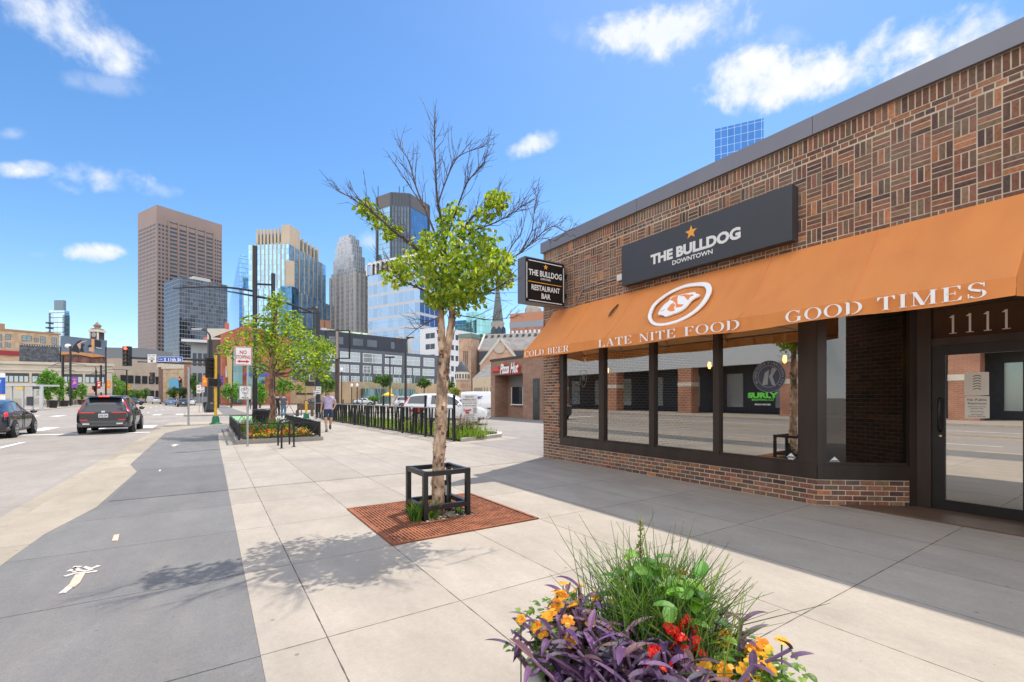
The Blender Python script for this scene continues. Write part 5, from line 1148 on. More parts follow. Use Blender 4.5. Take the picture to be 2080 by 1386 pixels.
# deco tower with finial
t = thing("deco_tower", "slender dark art deco sign tower with round medallion and onion finial", "tower", P(198, HY, 138)); p = P(198, HY, 138); k = 138 / FPX; zz = lambda y: CAMH + (HY - y) * k
b = MB(); b.box((p.x, p.y, zz(675) / 2), (2.2, 2.2, zz(675)), rz=-YAW); b.build("shaft", mat("deco_plum", (.05, .035, .04), .6), t)
b = MB()
for s_ in (-1, 1): q0 = p + rgt * 1.15 * s_ - fwd * 1.15; b.box((q0.x, q0.y, zz(672) / 2), (.32, .32, zz(672)), rz=-YAW)
b.box((p.x, p.y, zz(673)), (2.9, 2.9, .7), rz=-YAW); b.build("stone_trim", STN, t)
b = MB(); b.lathe([(1.4, zz(672)), (1.6, zz(669)), (.7, zz(667)), (.8, zz(664)), (1.05, zz(662)), (.5, zz(658.5)), (.4, zz(657)), (.02, zz(653.5))], (p.x, p.y, 0), 14); b.build("finial", mat("finial_bronze", (.24, .17, .12), .6), t)
b = MB(); o = Vector((p.x, p.y, 0)) - fwd * 1.12; b.plate([(.7 * math.cos(i * math.pi / 10), zz(681) + .8 * math.sin(i * math.pi / 10)) for i in range(20)], o, rgt, (0, 0, 1), .0, .1); b.build("medallion", mat("medallion_grey", (.3, .27, .3), .6), t)
# ---- blocks at the end of the avenue
def simple(name, label, cat, cx, yc, l, r, yr, Z, wallm, wins=None, wm=DGL, cap=None, extra=None):
    C, R, L, H = foot(cx, yc, l, r, yr, Z); t = thing(name, label, cat, C)
    b = MB(); block(b, C, R, L, 0, H); b.build("wall", wallm, t)
    if wins:
        q = []
        for (face_, cols, rows_) in wins: q += wallgrid(L if face_ == 'L' else C, C if face_ == 'L' else R, cols, [(H - a, H - c) for a, c in rows_])
        panels(t, q, wm, out=.06)
    if cap: b = MB(); block(b, C + (C - R).normalized() * .3 + (C - L).normalized() * .3, R + (R - C).normalized() * .3 + (C - L).normalized() * .3, L + (L - C).normalized() * .3 + (C - R).normalized() * .3, H - .8, H + .4); b.build("cornice", cap, t)
    return t, C, R, L, H
cols = lambda n, w=.6, m=.03: [(m + (1 - 2 * m) * i / n + (1 - 2 * m) / n * (1 - w) / 2, m + (1 - 2 * m) * (i + 1) / n - (1 - 2 * m) / n * (1 - w) / 2) for i in range(n)]
TANC = mat("ramp_concrete", (.4, .33, .26), .85, var=.1, vscale=.3)
simple("parking_ramp", "grey-tan stepped concrete building behind red traffic signal", "building", 240, 728, 215, 330, 735, 165, TANC, [('R', cols(6, .8), [(9, 6), (14.5, 11.5), (19, 16.5)])], DGL)
simple("grey_hall", "low dark grey roofed hall at the left end of the avenue", "building", 217, 706, 212, 282, 716, 215, mat("slate_hall", (.16, .17, .18), .7), [('R', cols(5, .8), [(9, 6), (14, 11)])], DGL)
t, C, R, L, H = simple("theatre_building", "beige panelled theatre block facing down the avenue with blue marquee", "theatre", 331, 745, 302, 374, 744, 150, brickmat("beige_panels", (.5, .37, .23), (.54, .41, .27), (.3, .22, .14), 1.6, 1.6, .05, offset=0), [('L', cols(4, .6), [(6, 2.5), (15, 12), (20, 17)])], DGL, STN)
b = MB(); e = (R - C).normalized(); n_ = Vector((e.y, -e.x, 0)); b.plate([(4, 4.3), (8, 4.3), (8, 7.8), (4, 7.8)], C, e, (0, 0, 1), .3, .8); b.build("marquee", mat("marquee_blue", (.12, .4, .6), .5), t)
simple("brown_loft", "dark brown brick loft building left of beige theatre", "building", 322, 742, 300, 333, 741, 158, brickmat("brown_loft_brick", (.17, .09, .07), (.21, .12, .09), (.2, .14, .11), .8, .3, .03), [('L', cols(4), [(5, 2), (9.5, 6.5), (14, 11)])], DGL, STN)
simple("red_brick_block", "narrow reddish brick building right of beige theatre", "building", 374, 730, 372, 393, 733, 140, brickmat("rosy_brick", (.36, .17, .12), (.4, .2, .14), (.3, .2, .16), .8, .3, .03), [('R', cols(3), [(4, 1.5), (8, 5.5), (12, 9.5), (16, 13.5)])], DGL, STN)
t, C, R, L, H = simple("modern_building", "grey and white modern building with thin overhanging roof behind black signal pole", "building", 388, 695, 384, 445, 698, 125, mat("pale_grey_panel", (.34, .36, .37), .6, var=.08, vscale=.3), [('R', cols(5, .7), [(6.5, 3), (11, 8.5), (15, 12)])], DGL)
b = MB(); e = (R - C).normalized(); n_ = Vector((e.y, -e.x, 0)); block(b, C + n_ * 2.4 - e * 2, R + n_ * 2.4, C - n_ * 6 - e * 2, H - .2, H + .5); b.build("roof_slab", mat("white_roof_slab", (.6, .64, .66), .6), t)
b = MB(); p = C + e * 3 - n_ * 8; b.lathe([(.55, H), (.55, H + 2.2), (.4, H + 2.4)], (p.x, p.y, 0), 12); b.build("red_tank", mat("tank_red", (.42, .1, .07), .7), t)
t, C, R, L, H = simple("brown_brick_block", "dark brown brick block with pale parapet and red roof tank", "building", 421, 690, 418, 455, 690, 108, brickmat("dark_brown_far", (.1, .055, .05), (.12, .07, .06), (.1, .07, .06), .8, .3, .03), None, DGL)
b = MB(); block(b, C, R, L, H, H + 2.6); b.build("parapet", mat("cream_parapet", (.55, .5, .42), .8), t)
b = MB(); p = mid(C, R, L); b.lathe([(.5, H + 2.6), (.5, H + 4.5), (.4, H + 4.8)], (p.x, p.y, 0), 14); b.build("roof_tank", mat("tank_red"), t)
# red brick school with glazed corner
BRD = brickmat("bright_red_brick", (.36, .09, .05), (.42, .12, .065), (.34, .16, .11), .8, .3, .03)
t, C, R, L, H = simple("red_brick_building", "bright red brick building with sloping roofline and tall glazed corner", "building", 451, 678, 448, 590, 690, 92, BRD, None)
b = MB(); e = (R - C).normalized(); n_ = Vector((e.y, -e.x, 0)); z1 = H + 2.2
o = C; w_ = (R - C).length
b.plate([(0, H), (w_ * .95, H), (w_ * .95, H + .4), (w_ * .35, H + 2.4)], o, e, (0, 0, 1), -8, 8); b.build("sloped_parapet", BRD, t)
b = MB(); b.plate([(w_ * .14, .5), (w_ * .27, .5), (w_ * .27, H * .72), (w_ * .14, H * .8)], o, e, (0, 0, 1), .1, .4); b.plate([(w_ * .36, .5), (w_ * .6, .5), (w_ * .6, H * .62), (w_ * .36, H * .62)], o, e, (0, 0, 1), .1, .3); b.build("glazed_bay", facade("green_bay_glass", 1.3, 2.2, .1, .1, (.1, .2, .22), (.35, .3, .12), refl=.7), t)
b = MB(); b.plate([(w_ * .09, .5), (w_ * .12, .5), (w_ * .13, H * .8), (w_ * .05, H * .8)], o, e, (0, 0, 1), .2, .4); b.build("gold_fin", mat("gold_panel", (.5, .36, .16), .5), t)
q = wallgrid(C, R, [(.055, .075)], [(H * .1, H * .24), (H * .4, H * .54)]); panels(t, q, LGL, frame=mat("white_window_frame"), fw=.1, out=.05)
b = MB(); b.plate([(w_ * .3, H * .42), (w_ * .62, H * .42), (w_ * .62, H * .46), (w_ * .3, H * .46)], o, e, (0, 0, 1), 1, .8); b.build("blue_canopy", mat("canopy_blue", (.06, .08, .42), .5), t)
# ---- opposite side of the avenue (outside the frame, seen in the shop glass)
t = thing("brick_arcade_building", "brick pillared building across the avenue, seen only in window reflections", "building", (-25.5, 20, 0))
b = MB(); b.bx(-34, -28.5, -30, 50, 0, 12); b.build("wall", mat("dark_storefront_wall", (.05, .05, .055), .4, var=.2), t)
b = MB(); b.bx(-28.5, -25.8, -30, 50, 5.2, 15); b.build('bounce_upper_wall', brickmat('tan_bounce_brick', (.42, .3, .22), (.5, .37, .27), (.5, .42, .34)), t)  # upper wall added in tan brick to bounce warm light at the shop front
b = MB(); b.bx(-25.8, -25.2, -30, 50, 4.4, 6.2); b.build("white_fascia", mat("grey_fascia", (.5, .51, .52), .6), t)
CP = brickmat("column_brick", (.36, .14, .08), (.42, .18, .1), (.38, .24, .18), .4, .13, .02)
for i in range(9):
    y = -20.8 + i * 9.75; b = MB(); b.bx(-26.2, -25.0, y - .75, y + .75, 0, 4.4); c_ = b.build("column", CP, t)
    b = MB(); b.bx(-26.21, -24.98, y - .77, y + .77, 2.6, 3.0); b.build("white_band", STN, c_, root=t)
b = MB()
for i in range(16):
    y = -22 + i * 4.6; b.bx(-28.5, -28.44, y, y + 1.6, .6, 3.8)
b.build("lit_window", LGL, t)
# ------------------------------------------------------------------ street furniture
RUST = mat("rusted_iron", (.27, .088, .036), .85, var=.4, vscale=5, bump=.25, bscale=120, dirt=(.16, .06, .035), dscale=7, damt=.8)
SOIL = mat("soil", (.06, .045, .035), .95, var=.4, vscale=20, bump=.6, bscale=60)
# tree grate
gx0, gx1, gy0, gy1 = 1.48, 3.28, 4.37, 6.13; cx0, cx1, cy0, cy1 = 2.02, 2.74, 4.94, 5.64
t = thing("tree_grate", "large square rust-orange iron tree grate set flush in the pavement", "tree grate", (2.38, 5.25, 0))
b = MB(); b.face([(gx0 + .02, gy0 + .02, .003), (gx1 - .02, gy0 + .02, .003), (gx1 - .02, gy1 - .02, .003), (gx0 + .02, gy1 - .02, .003)]); b.build("pit", SOIL, t)
b = MB()
for q in ((gx0, gx1, gy0, gy0 + .035), (gx0, gx1, gy1 - .035, gy1), (gx0, gx0 + .035, gy0 + .035, gy1 - .035), (gx1 - .035, gx1, gy0 + .035, gy1 - .035)): b.bx(*q, .002, .017)
b.build("rim", RUST, t)
b = MB(); x = gx0 + .05; r3 = random.Random(3)
while x < gx1 - .05:
    segs = [(gy0 + .035, gy1 - .035)] if not (cx0 < x < cx1) else [(gy0 + .035, cy0), (cy1, gy1 - .035)]
    for a, c in segs:
        b.bx(x - .0105, x + .0105, a, c, .004, .0165)
        y = a + r3.uniform(.02, .12)
        while y < c - .02:
            b.bx(x + .0105, x + .0265, y, y + .014, .005, .016); y += r3.choice((.1, .14, .19, .24))
    x += .037
for y in (gy0 + .3, gy1 - .3): b.bx(gx0 + .035, gx1 - .035, y, y + .02, .005, .0158)
b.build("slats", RUST, t)
b = MB()
for q in ((cx0, cx1, cy0 - .02, cy0), (cx0, cx1, cy1, cy1 + .02), (cx0 - .02, cx0, cy0, cy1), (cx1, cx1 + .02, cy0, cy1)): b.bx(*q, .003, .019)
b.build("inner_rim", RUST, t)
b = MB(); b.face([(cx0, cy0, .008), (cx1, cy0, .008), (cx1, cy1, .008), (cx0, cy1, .008)], col=(.05, .04, .03)); 
for i in range(90):
    x, y = r3.uniform(cx0, cx1), r3.uniform(cy0, cy1); s_ = r3.uniform(.01, .03); b.ell((x, y, .012), (s_, s_ * .8, s_ * .5), 5, 3, col=jc((.3, .24, .18), .4))
b.build("gravel", mat("pit_gravel", tint=True, rough=.9), t)
# square guard
t = thing("tree_guard", "black square steel tree guard standing on the rusty grate around birch trunk", "tree guard", (2.38, 5.29, .017))
w = .055; kx0, kx1, ky0, ky1, kh = 2.1, 2.66, 5.02, 5.56, .585
for x in (kx0, kx1):
    for y in (ky0, ky1): b = MB(); b.bx(x - w / 2, x + w / 2, y - w / 2, y + w / 2, .01, kh); b.build("post", BLACK, t)
for z in (kh - w / 2 - .003, .15):
    for y in (ky0, ky1): b = MB(); b.bx(kx0 + w / 2, kx1 - w / 2, y - w * .46, y + w * .46, z - w / 2, z + w / 2); b.build("rail", BLACK, t)
    for x in (kx0, kx1): b = MB(); b.bx(x - w * .46, x + w * .46, ky0 + w / 2, ky1 - w / 2, z - w / 2, z + w / 2); b.build("rail", BLACK, t)
t = thing("power_post", "short black outlet post beside the birch trunk inside the guard", "post", (2.5, 5.36, .01))
b = MB(); b.lathe([(.05, .01), (.05, .36), (.035, .4)], (2.53, 5.33, 0), 12); b.build("post_body", BLACK, t); b = MB(); b.bx(2.46, 2.5, 5.27, 5.31, .22, .34); b.build("outlet_cover", GREYM, t)
# signs on posts
REDP = mat("sign_red_ink", (.5, .03, .03), .5); SW = mat("sign_white_sheet", (.76, .75, .73), .45, var=.06, vscale=5); BK = mat("sign_black_ink", (.015, .015, .015), .5)
def post(t, p, z, r=.03, m=GREYM, name="post"): b = MB(); b.tube([(p.x, p.y, 0 if p.z >= -.01 else p.z), (p.x, p.y, z)], r, 8); return b.build(name, m, t)
def facing(p): d = Vector((p.x, p.y, 0)).normalized(); return Vector((d.y, -d.x, 0))        # to the right as seen when walking up the street
def rect(b, O, A, x0, x1, z0, z1, d, t=.004): b.plate([(x0, z0), (x1, z0), (x1, z1), (x0, z1)], O, A, (0, 0, 1), d, t)
def frame(b, O, A, x0, x1, z0, z1, w, d): 
    for q in ((x0, x1, z0, z0 + w), (x0, x1, z1 - w, z1), (x0, x0 + w, z0 + w, z1 - w), (x1 - w, x1, z0 + w, z1 - w)): rect(b, O, A, *q, d, .003)
p = G(503, 907); t = thing("parking_sign", "grey post with red and white stopping sign above a bicycle yield sign", "road sign", p); zz = lambda y: Zat(p, y)
A = facing(p) ; A = Vector((.985, -.17, 0)).normalized(); k = depth(p) / FPX
post(t, p, zz(744) + .1); O = Vector((p.x, p.y, 0)) + Vector((-A.y, A.x, 0)) * -.035 - A * .11
s1 = MB(); rect(s1, O, A, -15 * k, 15.5 * k, zz(743), zz(705), 0); s1 = s1.build("stopping_plate", SW, t)
b = MB(); frame(b, O, A, -14.4 * k, 14.9 * k, zz(742.4), zz(705.6), .018, .004); sans(b, "NO", O + Vector((0, 0, zz(720))), A, (0, 0, 1), 7.5 * k, d=.004, bold=.02, width=12 * k); sans(b, "STOPPING", O + Vector((0, 0, zz(729.5))), A, (0, 0, 1), 7 * k, d=.004, bold=.02, width=25 * k)
z = zz(735); rect(b, O, A, -6 * k, 6 * k, z - .022, z + .022, .004); b.plate([(-11 * k, z), (-5.5 * k, z - .05), (-5.5 * k, z + .05)], O, A, (0, 0, 1), .0045, .003); b.plate([(11 * k, z), (5.5 * k, z + .05), (5.5 * k, z - .05)], O, A, (0, 0, 1), .0045, .003); b.build("stopping_lettering", REDP, s1, root=t)
s2 = MB(); O2_ = O + A * (3.5 * k); rect(s2, O2_, A, -11 * k, 11 * k, zz(812), zz(784), 0); s2 = s2.build("yield_plate", SW, t)
b = MB(); frame(b, O2_, A, -10.6 * k, 10.6 * k, zz(811.6), zz(784.4), .01, .004)
for i, s_ in enumerate(("YIELD", "TO", "PEDS")): sans(b, s_, O2_ + Vector((0, 0, zz(800.5 + i * 4.7))), A, (0, 0, 1), 3.4 * k, d=.004, bold=.02, width=(11, 5, 12)[i] * k)
for x in (-4.3, 4.3): b.strip([(x * k + 3 * k * math.cos(i * .6283), zz(792) + 3 * k * math.sin(i * .6283)) for i in range(10)], .009, O2_, A, (0, 0, 1), .004, .003, closed=True)
for q in ([(-4.3, 792), (-1.5, 788.5), (2.5, 788.5), (0, 792.5), (-1.5, 788.5)], [(0, 792.5), (-4.3, 792)], [(4.3, 792), (2.2, 787)], [(1.5, 786.6), (3.6, 786.8)], [(-2.4, 787.4), (-.6, 787.4)]): b.strip([(x * k, zz(y)) for x, y in q], .009, O2_, A, (0, 0, 1), .0045, .003)
b.build("yield_lettering", BK, s2, root=t)
def small_sign(x, ybase, y0, y1, w, label, text=None, z=0.0, m=SW, name="road_sign", pm=GREYM, ink=BK, r=.03):
    p = G(x, ybase, z); t = thing(name, label, "road sign", p); k = depth(p) / FPX; post(t, p, Zat(p, y0) - .02, r, pm); A = rgt; O = Vector((p.x, p.y, 0)) - fwd * .05
    s = MB(); rect(s, O, A, -w / 2 * k, w / 2 * k, Zat(p, y1), Zat(p, y0), 0); s = s.build("plate", m, t)
    if text:
        b = MB(); n = len(text); hh = (y1 - y0) * k
        for i, s_ in enumerate(text): sans(b, s_, O + Vector((0, 0, Zat(p, y1) + hh * (n - i - .75) / n)), A, (0, 0, 1), hh / n * .55, d=.004, bold=.02, width=w * k * min(.8, .2 * len(s_) + .1))
        b.build("lettering", ink, s, root=t)
    return t
small_sign(383, 865, 746, 747, 1.5, "bare grey steel sign post at the kerb corner", r=.045)
small_sign(404.5, 838, 782, 799, 9, "small red and white stopping sign across the cross street", ("NO", "STOPPING"), ink=REDP)
small_sign(412, 836, 786, 797, 8, "small white sign beside the red stopping sign across the street", ("NO", "LEFT"))
small_sign(640, 852, 794, 804, 5, "narrow white sign on thin post beside the one-way pole", ("BUS",))
small_sign(204, 822, 786, 797, 8, "pale back-facing sign plate left of orange banner pole", m=GREYM)
small_sign(229, 819, 788, 799, 6, "narrow pale sign plate right of orange banner pole", m=GREYM)
# bicycle racks
t = thing("bicycle_rack", "black steel hoop bicycle rack, the nearer of the pair by the planter railing", "bike rack", G(585, 910))
def hoop(a, c, ztop): 
    d = (c - a); pts = [Vector((a.x, a.y, 0.0)), Vector((a.x, a.y, ztop - d.length / 2))] + [a + d * (.5 - .5 * math.cos(q)) + Vector((0, 0, ztop - d.length / 2 + d.length / 2 * math.sin(q))) for q in [math.pi * i / 12 for i in range(1, 12)]] + [Vector((c.x, c.y, ztop - d.length / 2)), Vector((c.x, c.y, 0))]
    b = MB(); b.tube(pts, .026, 8); return b
a, c = G(572, 911), G(597, 908); hoop(a, c, Zat(a, 857)).build("hoop", BLACK, t); b = MB(); [b.lathe([(.06, 0), (.06, .012), (.03, .014)], (q.x, q.y, 0), 10) for q in (a,)]; b.build("base_flange", BLACK, t); b = MB(); b.lathe([(.06, 0), (.06, .012), (.03, .014)], (c.x, c.y, 0), 10); b.build("base_flange", BLACK, t)
t = thing("bicycle_rack", "black steel hoop bicycle rack, the farther one close to the planter railing", "bike rack", G(575, 905))
a, c = G(565, 905.5), G(588, 903); hoop(a, c, Zat(a, 853)).build("hoop", BLACK, t)
# railed planter bed
px0, px1, py0, py1 = .75, 3.12, 16.7, 25.0
t = thing("planter_bed", "long raised kerbed planting bed with low black zigzag railing around it", "planter", (1.9, 21, 0))
b = MB()
for q in ((px0 - .1, px1 + .1, py0 - .1, py0 + .08), (px0 - .1, px1 + .1, py1 - .08, py1 + .1), (px0 - .1, px0 + .08, py0 + .08, py1 - .08), (px1 - .08, px1 + .1, py0 + .08, py1 - .08)): b.bx(*q, 0, .13)
b.build("stone_kerb", mat("planter_kerb", (.3, .27, .24), .85, var=.1), t)
b = MB(); b.bx(px0 + .08, px1 - .08, py0 + .08, py1 - .08, 0, .1); b.build("soil", SOIL, t)
def railing(t, a, c, z0, z1, step=.5, zig=True, post_every=2.2, w=.035, endp=True, names=("rail", "post", "zigzag_bars")):
    a, c = Vector(a), Vector(c); d = c - a; L = d.length; n = max(1, round(L / post_every))
    for z in (z1, z0 + .06): b = MB(); b.bar((a.x, a.y, z), (c.x, c.y, z), .05, .03); b.build(names[0], BLACK, t)
    for i in range(n + 1):
        if i == 0 and not endp: continue
        p = a + d * (i / n); b = MB(); b.bar((p.x, p.y, z0 - .02), (p.x, p.y, z1 + .03), .06, .06); b.build(names[1], BLACK, t)
    b = MB(); m = max(1, round(L / step))
    for i in range(m):
        p, q = a + d * (i / m), a + d * ((i + 1) / m)
        if zig: mm = (p + q) / 2; b.bar((p.x, p.y, z1), (mm.x, mm.y, z0 + .06), w, .02); b.bar((mm.x, mm.y, z0 + .06), (q.x, q.y, z1), w, .02)
    b.build(names[2], BLACK, t)
railing(t, (px1, py0, 0), (px1, py1, 0), .13, .62, .22); railing(t, (px1, py0, 0), (px0, py0, 0), .13, .62, .62, endp=False); railing(t, (px0, py0, 0), (px0, py1, 0), .13, .62, .22, endp=False); railing(t, (px0, py1, 0), (px1, py1, 0), .13, .62, .5, endp=False)
# litter bin behind the planter tree
t = thing("litter_bin", "wide black ribbed litter bin behind the planter tree trunk", "bin", P(533, HY, 27))
p = G(533, 860); b = MB(); rr = 17.5 / FPX * depth(p); zt = Zat(p, 832); b.lathe([(rr * .85, 0), (rr, .1), (rr, zt - .15), (rr * 1.05, zt - .12), (rr * 1.05, zt), (rr * .7, zt + .04), (rr * .65, zt - .1)], (p.x, p.y, 0), 24); b.build("bin_body", BLACK, t)
b = MB(); [b.bar((p.x + rr * 1.01 * math.cos(a), p.y + rr * 1.01 * math.sin(a), .1), (p.x + rr * 1.01 * math.cos(a), p.y + rr * 1.01 * math.sin(a), zt - .15), .05, .03) for a in [i * math.pi / 12 for i in range(24)]]; b.build("rib", BLACK, t)
# long slanted-bar fence beside the parking lot
t = thing("slanted_bar_fence", "long black steel fence of slanted bars between the sidewalk and parking lot", "fence", (6.6, 22, 0))
fa, fb = Vector((6.78, 13.75, 0)), Vector((6.2, 34.3, 0)); d = fb - fa
b = MB(); b.bar((fa.x, fa.y, 1.1), (fb.x, fb.y, 1.1), .06, .04); b.build("top_rail", GREYM, t)
b = MB(); b.bar((fa.x, fa.y, .08), (fb.x, fb.y, .08), .05, .04); b.build("bottom_rail", BLACK, t)
for i in range(10):
    p = fa + d * (i / 9); b = MB(); b.bar((p.x, p.y, -.02), (p.x, p.y, 1.56 if i in (0, 1, 3) else 1.16), .07, .07); b.build("post", BLACK, t)
rf_ = random.Random(11); n = 92; tops = [(i + rf_.uniform(.1, .9)) / n for i in range(n)]
for i in range(n):
    f = tops[i]; g_ = f + (.45 if i % 2 else -.45) / n; p, q = fa + d * min(max(f, .003), .997), fa + d * min(max(g_, .003), .997)
    b = MB(); b.bar((p.x, p.y, 1.08), (q.x, q.y, .09), .02, .06, up=(1, 0, 0)); b.build("bar", BLACK, t)
t = thing("grass_bed_kerb", "low pale concrete kerb around the weedy strip at the fence end", "kerb", (8, 13.6, 0))
b = MB(); kb = [(6.95, 13.45), (9.0, 14.3), (9.6, 15.2), (9.5, 33.5), (9.35, 33.5), (9.42, 15.3), (8.9, 14.46), (6.95, 13.62)]; b.prism(kb, 0, .12); b.build("kerb_stone", CONC, t)
# tow-away notice
p = G(955, 889); k = depth(p) / FPX; t = thing("parking_notice", "large white towing notice with dense lettering on black post at the fence end", "notice", p); b = MB(); b.bar((p.x, p.y, 0), (p.x, p.y, Zat(p, 802)), .07, .07); b.build("post", BLACK, t)
O = Vector((p.x, p.y, 0)) - fwd * .06; s = MB(); rect(s, O, rgt, -17 * k, 15 * k, Zat(p, 856), Zat(p, 802), 0, .012); s = s.build("plate", SW, t)
b = MB(); b2 = MB()
for s_, y, h_, w_ in (("PIZZA HUT", 808, 3.6, 18), ("PARKING ONLY", 813.5, 3.6, 27), ("VIOLATORS WILL BE TOWED", 820.5, 2.6, 29), ("AT THEIR OWN EXPENSE", 825.5, 2.6, 27), ("612-330-0013", 844.5, 3, 20), ("LIC 163746", 849, 3, 17), ("MPLS TOW FEE $", 853.5, 3, 27)): sans(b, s_, O - rgt * k + Vector((0, 0, Zat(p, y))), rgt, (0, 0, 1), h_ * k, d=.013, bold=.01, width=w_ * k)
rect(b, O, rgt, -16 * k, 14 * k, Zat(p, 815.3), Zat(p, 814.9), .013); 
for i in range(6): rect(b, O, rgt, 6.5 * k, 13 * k, Zat(p, 829.3 + i * 2), Zat(p, 828.5 + i * 2), .013)
sans(b2, "Toppers", O - rgt * (5.5 * k) + Vector((0, 0, Zat(p, 836))), (rgt + Vector((0, 0, .12))).normalized(), Vector((0, 0, 1)), 6 * k, d=.013, bold=.05, width=16 * k); b2.plate([(-10 * k, Zat(p, 840)), (-2 * k, Zat(p, 841)), (-1 * k, Zat(p, 837)), (-9 * k, Zat(p, 837.5))], O, rgt, (0, 0, 1), .012, .003)
b.build("lettering", BK, s, root=t); b2.build("red_logo", REDP, s, root=t)
# tall black masts with curved arms
def arm(pts, r0, r1, n=6): q = bez(pts, n); b = MB(); b.tube(q, [r0 + (r1 - r0) * i / (len(q) - 1) for i in range(len(q))], 7); return b
p = G(518, 857); k = depth(p) / FPX; Zp = depth(p)
t = thing("tram_mast", "tall black double mast with long curved arms rising through the planter tree", "mast", p)
m1 = P(518, 500, Zp); b = MB(); b.tube([(p.x, p.y, 0), (p.x, p.y, m1.z)], .14, 10); b.build("mast_pole", BLACK, t)
m2 = P(555, 556, Zp + .3); b = MB(); b.tube([(m2.x, m2.y, 0), (m2.x, m2.y, m2.z)], .12, 10); b.build("mast_pole", BLACK, t)
for y in (577, 647): a, c = P(518, y, Zp), P(555, y + 2, Zp + .3); b = MB(); b.tube([a, c], .06, 6); b.build("cross_bar", BLACK, t)
arm([P(518, 592, Zp), P(470, 585, Zp), P(420, 583, Zp), P(352, 586, Zp)], .075, .035).build("arm", BLACK, t)
arm([P(518, 602, Zp), P(480, 595, Zp), P(435, 588, Zp + 3)], .06, .04).build("arm", BLACK, t)
arm([P(518, 602, Zp), P(560, 610, Zp), P(600, 622, Zp), P(632, 634, Zp)], .08, .05).build("arm", BLACK, t)
arm([P(590, 634, Zp), P(620, 635, Zp), P(650, 637, Zp)], .05, .035).build("arm", BLACK, t); arm([P(518, 640, Zp), P(505, 643, Zp), P(490, 648, Zp)], .05, .04).build("arm", BLACK, t)
a = P(644, 637, Zp); b = MB(); 
# pedestrian signal on a yellow pole with green foot
YP = mat("signal_yellow", (.72, .42, .02), .4, var=.08); GP = mat("pole_foot_green", (.02, .16, .08), .45)
def ped_pole(x, yb, ytop, label, head=True, z=0):
    p = G(x, yb, z); k = depth(p) / FPX; t = thing("signal_pole", label, "signal pole", p); zt = Zat(p, ytop)
    b = MB(); b.lathe([(.3, 0), (.3, .04), (.2, .09), (.16, .4), (.1, .47)], (p.x, p.y, z), 8, sm=False); b.build("pole_foot", GP, t)
    b = MB(); b.tube([(p.x, p.y, z + .45), (p.x, p.y, zt)], .075, 10); b.build("pole", YP, t)
    if head:
        for (dx, y0, y1, w_) in ((-.02, 770, 785, .5), (-.28, 728, 768, .36)):
            o = Vector((p.x, p.y, 0)) + rgt * dx - fwd * .02; b = MB(); b.box((o.x, o.y, (Zat(p, y0) + Zat(p, y1)) / 2), (w_, .3, Zat(p, y0) - Zat(p, y1)), rz=-YAW); b.build("signal_head", BLACK, t)
        b = MB(); [b.box((p.x + rgt.x * (-.28), p.y + rgt.y * (-.28) - .22, Zat(p, y)), (.3, .25, .04), rz=-YAW) for y in (731, 739, 747, 755)]; b.build("visor", BLACK, t)
    return t
ped_pole(438, 862, 722, "yellow pedestrian signal pole with green foot on the near corner")
ped_pole(622, 853, 815, "short yellow push button post with green foot beyond the planter", head=False)
# signal mast arm with the street name
p = G(427, 838); Zp = depth(p); k = Zp / FPX
t = thing("traffic_signal", "black traffic signal pole with mast arm, blue street sign and curved street light", "traffic signal", p)
b = MB(); b.lathe([(.5, 0), (.5, .3), (.34, .9), (.26, 1.0)], (p.x, p.y, 0), 8, sm=False); b.tube([(p.x, p.y, .9), (p.x, p.y, Zat(p, 690))], [.24, .2], 10); b.build("pole", BLACK, t)
arm([P(427, 692, Zp), P(426, 682, Zp), P(421, 674, Zp), P(412, 670, Zp), P(400, 669, Zp)], .1, .06).build("light_arm", BLACK, t)
b = MB(); o = P(401, 669, Zp); b.box(o, (1.0, .35, .16), rz=-YAW); b.build("lamp_head", GREYM, t)
def q_on(x, y, D): return P(x, y, D)
b = MB(); b.tube([P(427, 732, Zp), P(258, 727, Zp)], [.13, .08], 8); b.build("mast_arm", BLACK, t); b = MB(); b.tube([P(427, 741, Zp), P(280, 735, Zp)], [.09, .06], 8); b.build("lower_arm", mat("rusty_arm", (.08, .045, .035), .6), t)
RDL = mat("red_signal_lens", (.7, .02, .01), .3, emit=(1, .06, .02), es=4.0); DRL = mat("dark_red_lens", (.12, .02, .015), .3); DGN = mat("dark_green_lens", (.01, .05, .04), .3); DAM = mat("dark_amber_lens", (.14, .05, .01), .3)
def sighead(t, x, y0, y1, D, lens, w=13.5):
    kk = D / FPX; a, c = P(x, y0, D), P(x, y1, D); b = MB(); b.box((a + c) / 2, (w * kk, .35, (a - c).length), rz=-YAW); h_ = b.build("signal_head", BLACK, t); n = len(lens)
    for i, m in enumerate(lens):
        o = P(x, y0 + (y1 - y0) * (i + .5) / n, D) - fwd * .2; r = (y1 - y0) / n * kk * .4; b = MB(); b.plate([(r * math.cos(q), r * math.sin(q)) for q in [j * math.pi / 8 for j in range(16)]], o, rgt, (0, 0, 1), 0, .03); b.build("lens", m, h_, root=t)
        b = MB(); b.strip([(r * 1.12 * math.cos(q), r * 1.12 * math.sin(q)) for q in [j * math.pi / 8 for j in range(9)]], .03, o, rgt, (0, 0, 1), 0, .1); b.build("visor", BLACK, h_, root=t)
sighead(t, 258.5, 704, 744, Zp - .25, (RDL, DRL, DGN, DAM, DGN))
BLU_ = mat("street_sign_blue", (.015, .09, .45), .45)
b = MB(); O = P(346, 0, Zp - .3); O.z = 0; s = MB(); rect(s, O, rgt, -25 * k, 25.5 * k, P(0, 735, Zp - .3).z, P(0, 725, Zp - .3).z, 0, .03); s = s.build("street_name_plate", BLU_, t)
